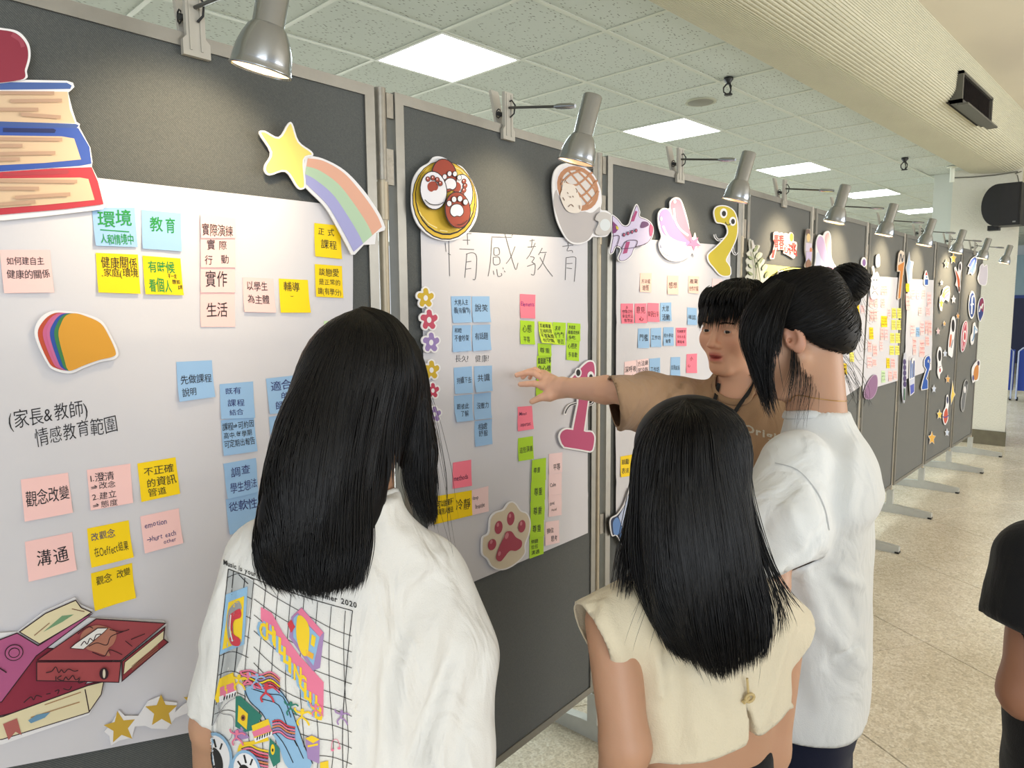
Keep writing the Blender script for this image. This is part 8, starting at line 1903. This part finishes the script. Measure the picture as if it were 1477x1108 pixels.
    S2 = curtain([[h(1142, 505, 1.375), h(1140, 535, 1.37), h(1135, 560, 1.37), h(1130, 590, 1.37)], [h(1150, 500, 1.39), h(1152, 540, 1.375), h(1148, 580, 1.37), h(1140, 615, 1.37)], [h(1170, 520, 1.41), h(1172, 555, 1.40), h(1166, 590, 1.40), h(1158, 620, 1.40)], [h(1190, 530, 1.43), h(1198, 560, 1.43), h(1200, 590, 1.43), h(1196, 600, 1.43)]], 190, 20, .005, wave=.005, lens=(.25, 1.0), seed=32, clump=0)
    S3 = curtain([[h(1215, 510, 1.47), h(1235, 530, 1.47), h(1250, 560, 1.47), h(1252, 590, 1.47)], [h(1205, 520, 1.47), h(1218, 545, 1.46), h(1230, 580, 1.46), h(1228, 600, 1.46)], [h(1240, 400, 1.46), h(1252, 430, 1.46), h(1262, 440, 1.46), h(1270, 425, 1.46)]], 46, 20, .004, wave=.01, lens=(.6, 1.02), seed=33, clump=.1)
    part('side_locks', strands_mesh(np.concatenate([S, S4]), .0007, 'side_locks', M_hair2), hair, kind='stuff'); part('loose_hairs', strands_mesh(np.concatenate([S2, S3]), .0003, 'loose_hairs', M_hair2), hair, kind='stuff')
woman_bun()

# ================================================================ the person in black cut by the right edge
def person_right():
    Ls = PX(1474, 812, 1.0); fwd = unit((.1, -.99, 0)); 
    fwd = unit((.97, .24, 0)); A = frame(fwd); r = A[:, 0]
    C0 = V3(((Ls+r*.17)[0], (Ls+r*.17)[1], 0)); zs = Ls[2]; Rs = Ls+r*.34; neck = V3((C0[0], C0[1], zs+.085)); hc = neck+V3((0, 0, .135))+fwd*.03; HA = frame(unit(fwd+V3((0, 0, -.3))))
    root = person('person', 'person in black tee cut off by the right edge of the picture', C0)
    Le = PX(1484, 1000, .98); Lw = Le+fwd*.12+r*.14+V3((0, 0, -.08)); Re = Rs+r*.03+V3((0, 0, -.23)); Rw = Re+fwd*.1+V3((0, 0, -.18))
    hs = head_sdf(hc, HA, .95); pr = [(neck+V3((0, 0, -.05)), hc+HA@V3((0, -.02, -.04)), .055, .052, .03), (Ls+V3((0, 0, -.02))+r*.02, Le, .034, .034, .02), (Le, Lw, .038, .026, .015), (Rs+V3((0, 0, -.02))+r*-.02, Re, .034, .034, .02), (Re, Rw, .038, .026, .015)]
    for w, e in ((Lw, Le), (Rw, Re)):
        d = unit(w-e); pr += [(w, w+d*.065, .026, .028, .012)]
        for o, L in ((-.022, .066), (-.0075, .076), (.0075, .074), (.021, .058)): pr.append((w+d*.055+fwd*o, w+d*(.06+L*.5)+fwd*o, .0082, .0078, .003)); pr.append((w+d*(.06+L*.5)+fwd*o, w+d*(.06+L)+fwd*o, .0078, .0065, .003))
        pr.append((w+d*.02+fwd*.028, w+d*.055+fwd*.05, .0105, .0085, .006))
    tor = lambda p: d_stack(p, A, C0, [(.6, 0, 0, .15, .1), (.85, 0, 0, .14, .095), (zs-.1, 0, 0, .15, .1), (zs-.02, 0, 0, .14, .065), (zs+.06, 0, 0, .055, .05)])
    legs(pr, A, V3((C0[0], C0[1], .7)), .7, spread=.085); B = limb_body(pr, .02); body = lambda p: smin(smin(B(p), tor(p), .02), hs(p), .015)
    V, Q = surface_nets(body, C0+V3((-.4, -.4, -.01)), C0+V3((.4, .4, hc[2]+.16)), .0098); me = np_mesh('body', V, Q, M_skin); set_colors(me, skin_tone(V, hc, HA, .95, (150, 104, 80))); part('body', me, root)
    secs = [(.6, 0, 0, .18, .13), (.85, 0, 0, .175, .125), (zs-.1, 0, 0, .18, .12), (zs-.02, 0, 0, .165, .09), (zs+.03, 0, 0, .11, .07), (zs+.06, 0, 0, .08, .065), (zs+.1, 0, 0, .06, .06)]
    nk = lambda p: d_ell(p, neck+V3((0, 0, .02)), (.07, .07, .045), A)
    sl = [([(Ls+r*.02, lerp(Ls, Le, .6), .062, .06)], lerp(Ls, Le, .52), unit(unit(Le-Ls)+r*-.35)), ([(Rs-r*.03, lerp(Rs, Re, .6), .062, .06)], lerp(Rs, Re, .5), unit(Re-Rs))]
    V, Q = tee_mesh(lambda p: d_stack(p, A, C0, secs, 2.3), sl, None, nk, (V3((0, 0, .66)), (0, 0, -1)), .0075, lambda p: wob(p, .004, 28, 61), C0+V3((-.4, -.4, .6)), C0+V3((.4, .4, zs+.12)), .02)
    tee = part('tee_shirt', np_mesh('tee_shirt', V, Q, cloth('black_cotton', (20, 20, 22), .3, 500, nb=.006)), root); solidify(tee)
    tr = lambda p: smin(smin(d_stack(p, A, C0, [(.6, 0, 0, .165, .115), (.8, 0, 0, .15, .105)]), d_cone(p, C0+V3((0, 0, .64))-r*.085, C0+V3((0, 0, .09))-r*.09, .09, .07), .03), d_cone(p, C0+V3((0, 0, .64))+r*.085, C0+V3((0, 0, .09))+r*.09, .09, .07), .03)
    V, Q = surface_nets(tr, C0+V3((-.3, -.3, .03)), C0+V3((.3, .3, .82)), .012); part('trousers', np_mesh('trousers', V, Q, cloth('grey_trousers', (52, 54, 58), .3, 600)), root)
    for s in (-1, 1):
        V, Q = shoe_mesh(C0+r*s*.09+V3((0, 0, .07)), fwd, 'shoe'); part('shoe', np_mesh('shoe', V, Q, cloth('black_shoe', (26, 26, 28), .2)), root)
    hf = lambda p: smax(d_ell(p, hc+HA@V3((0, -.016, .03)), (.084, .106, .09), HA), -d_ell(p, hc+HA@V3((0, .09, -.04)), (.07, .06, .09), HA), .01)
    V, Q = surface_nets(hf, hc-V3((.14, .14, .12)), hc+V3((.14, .14, .15)), .006); part('hair', np_mesh('hair', V, Q, M_hair), root)
person_right()
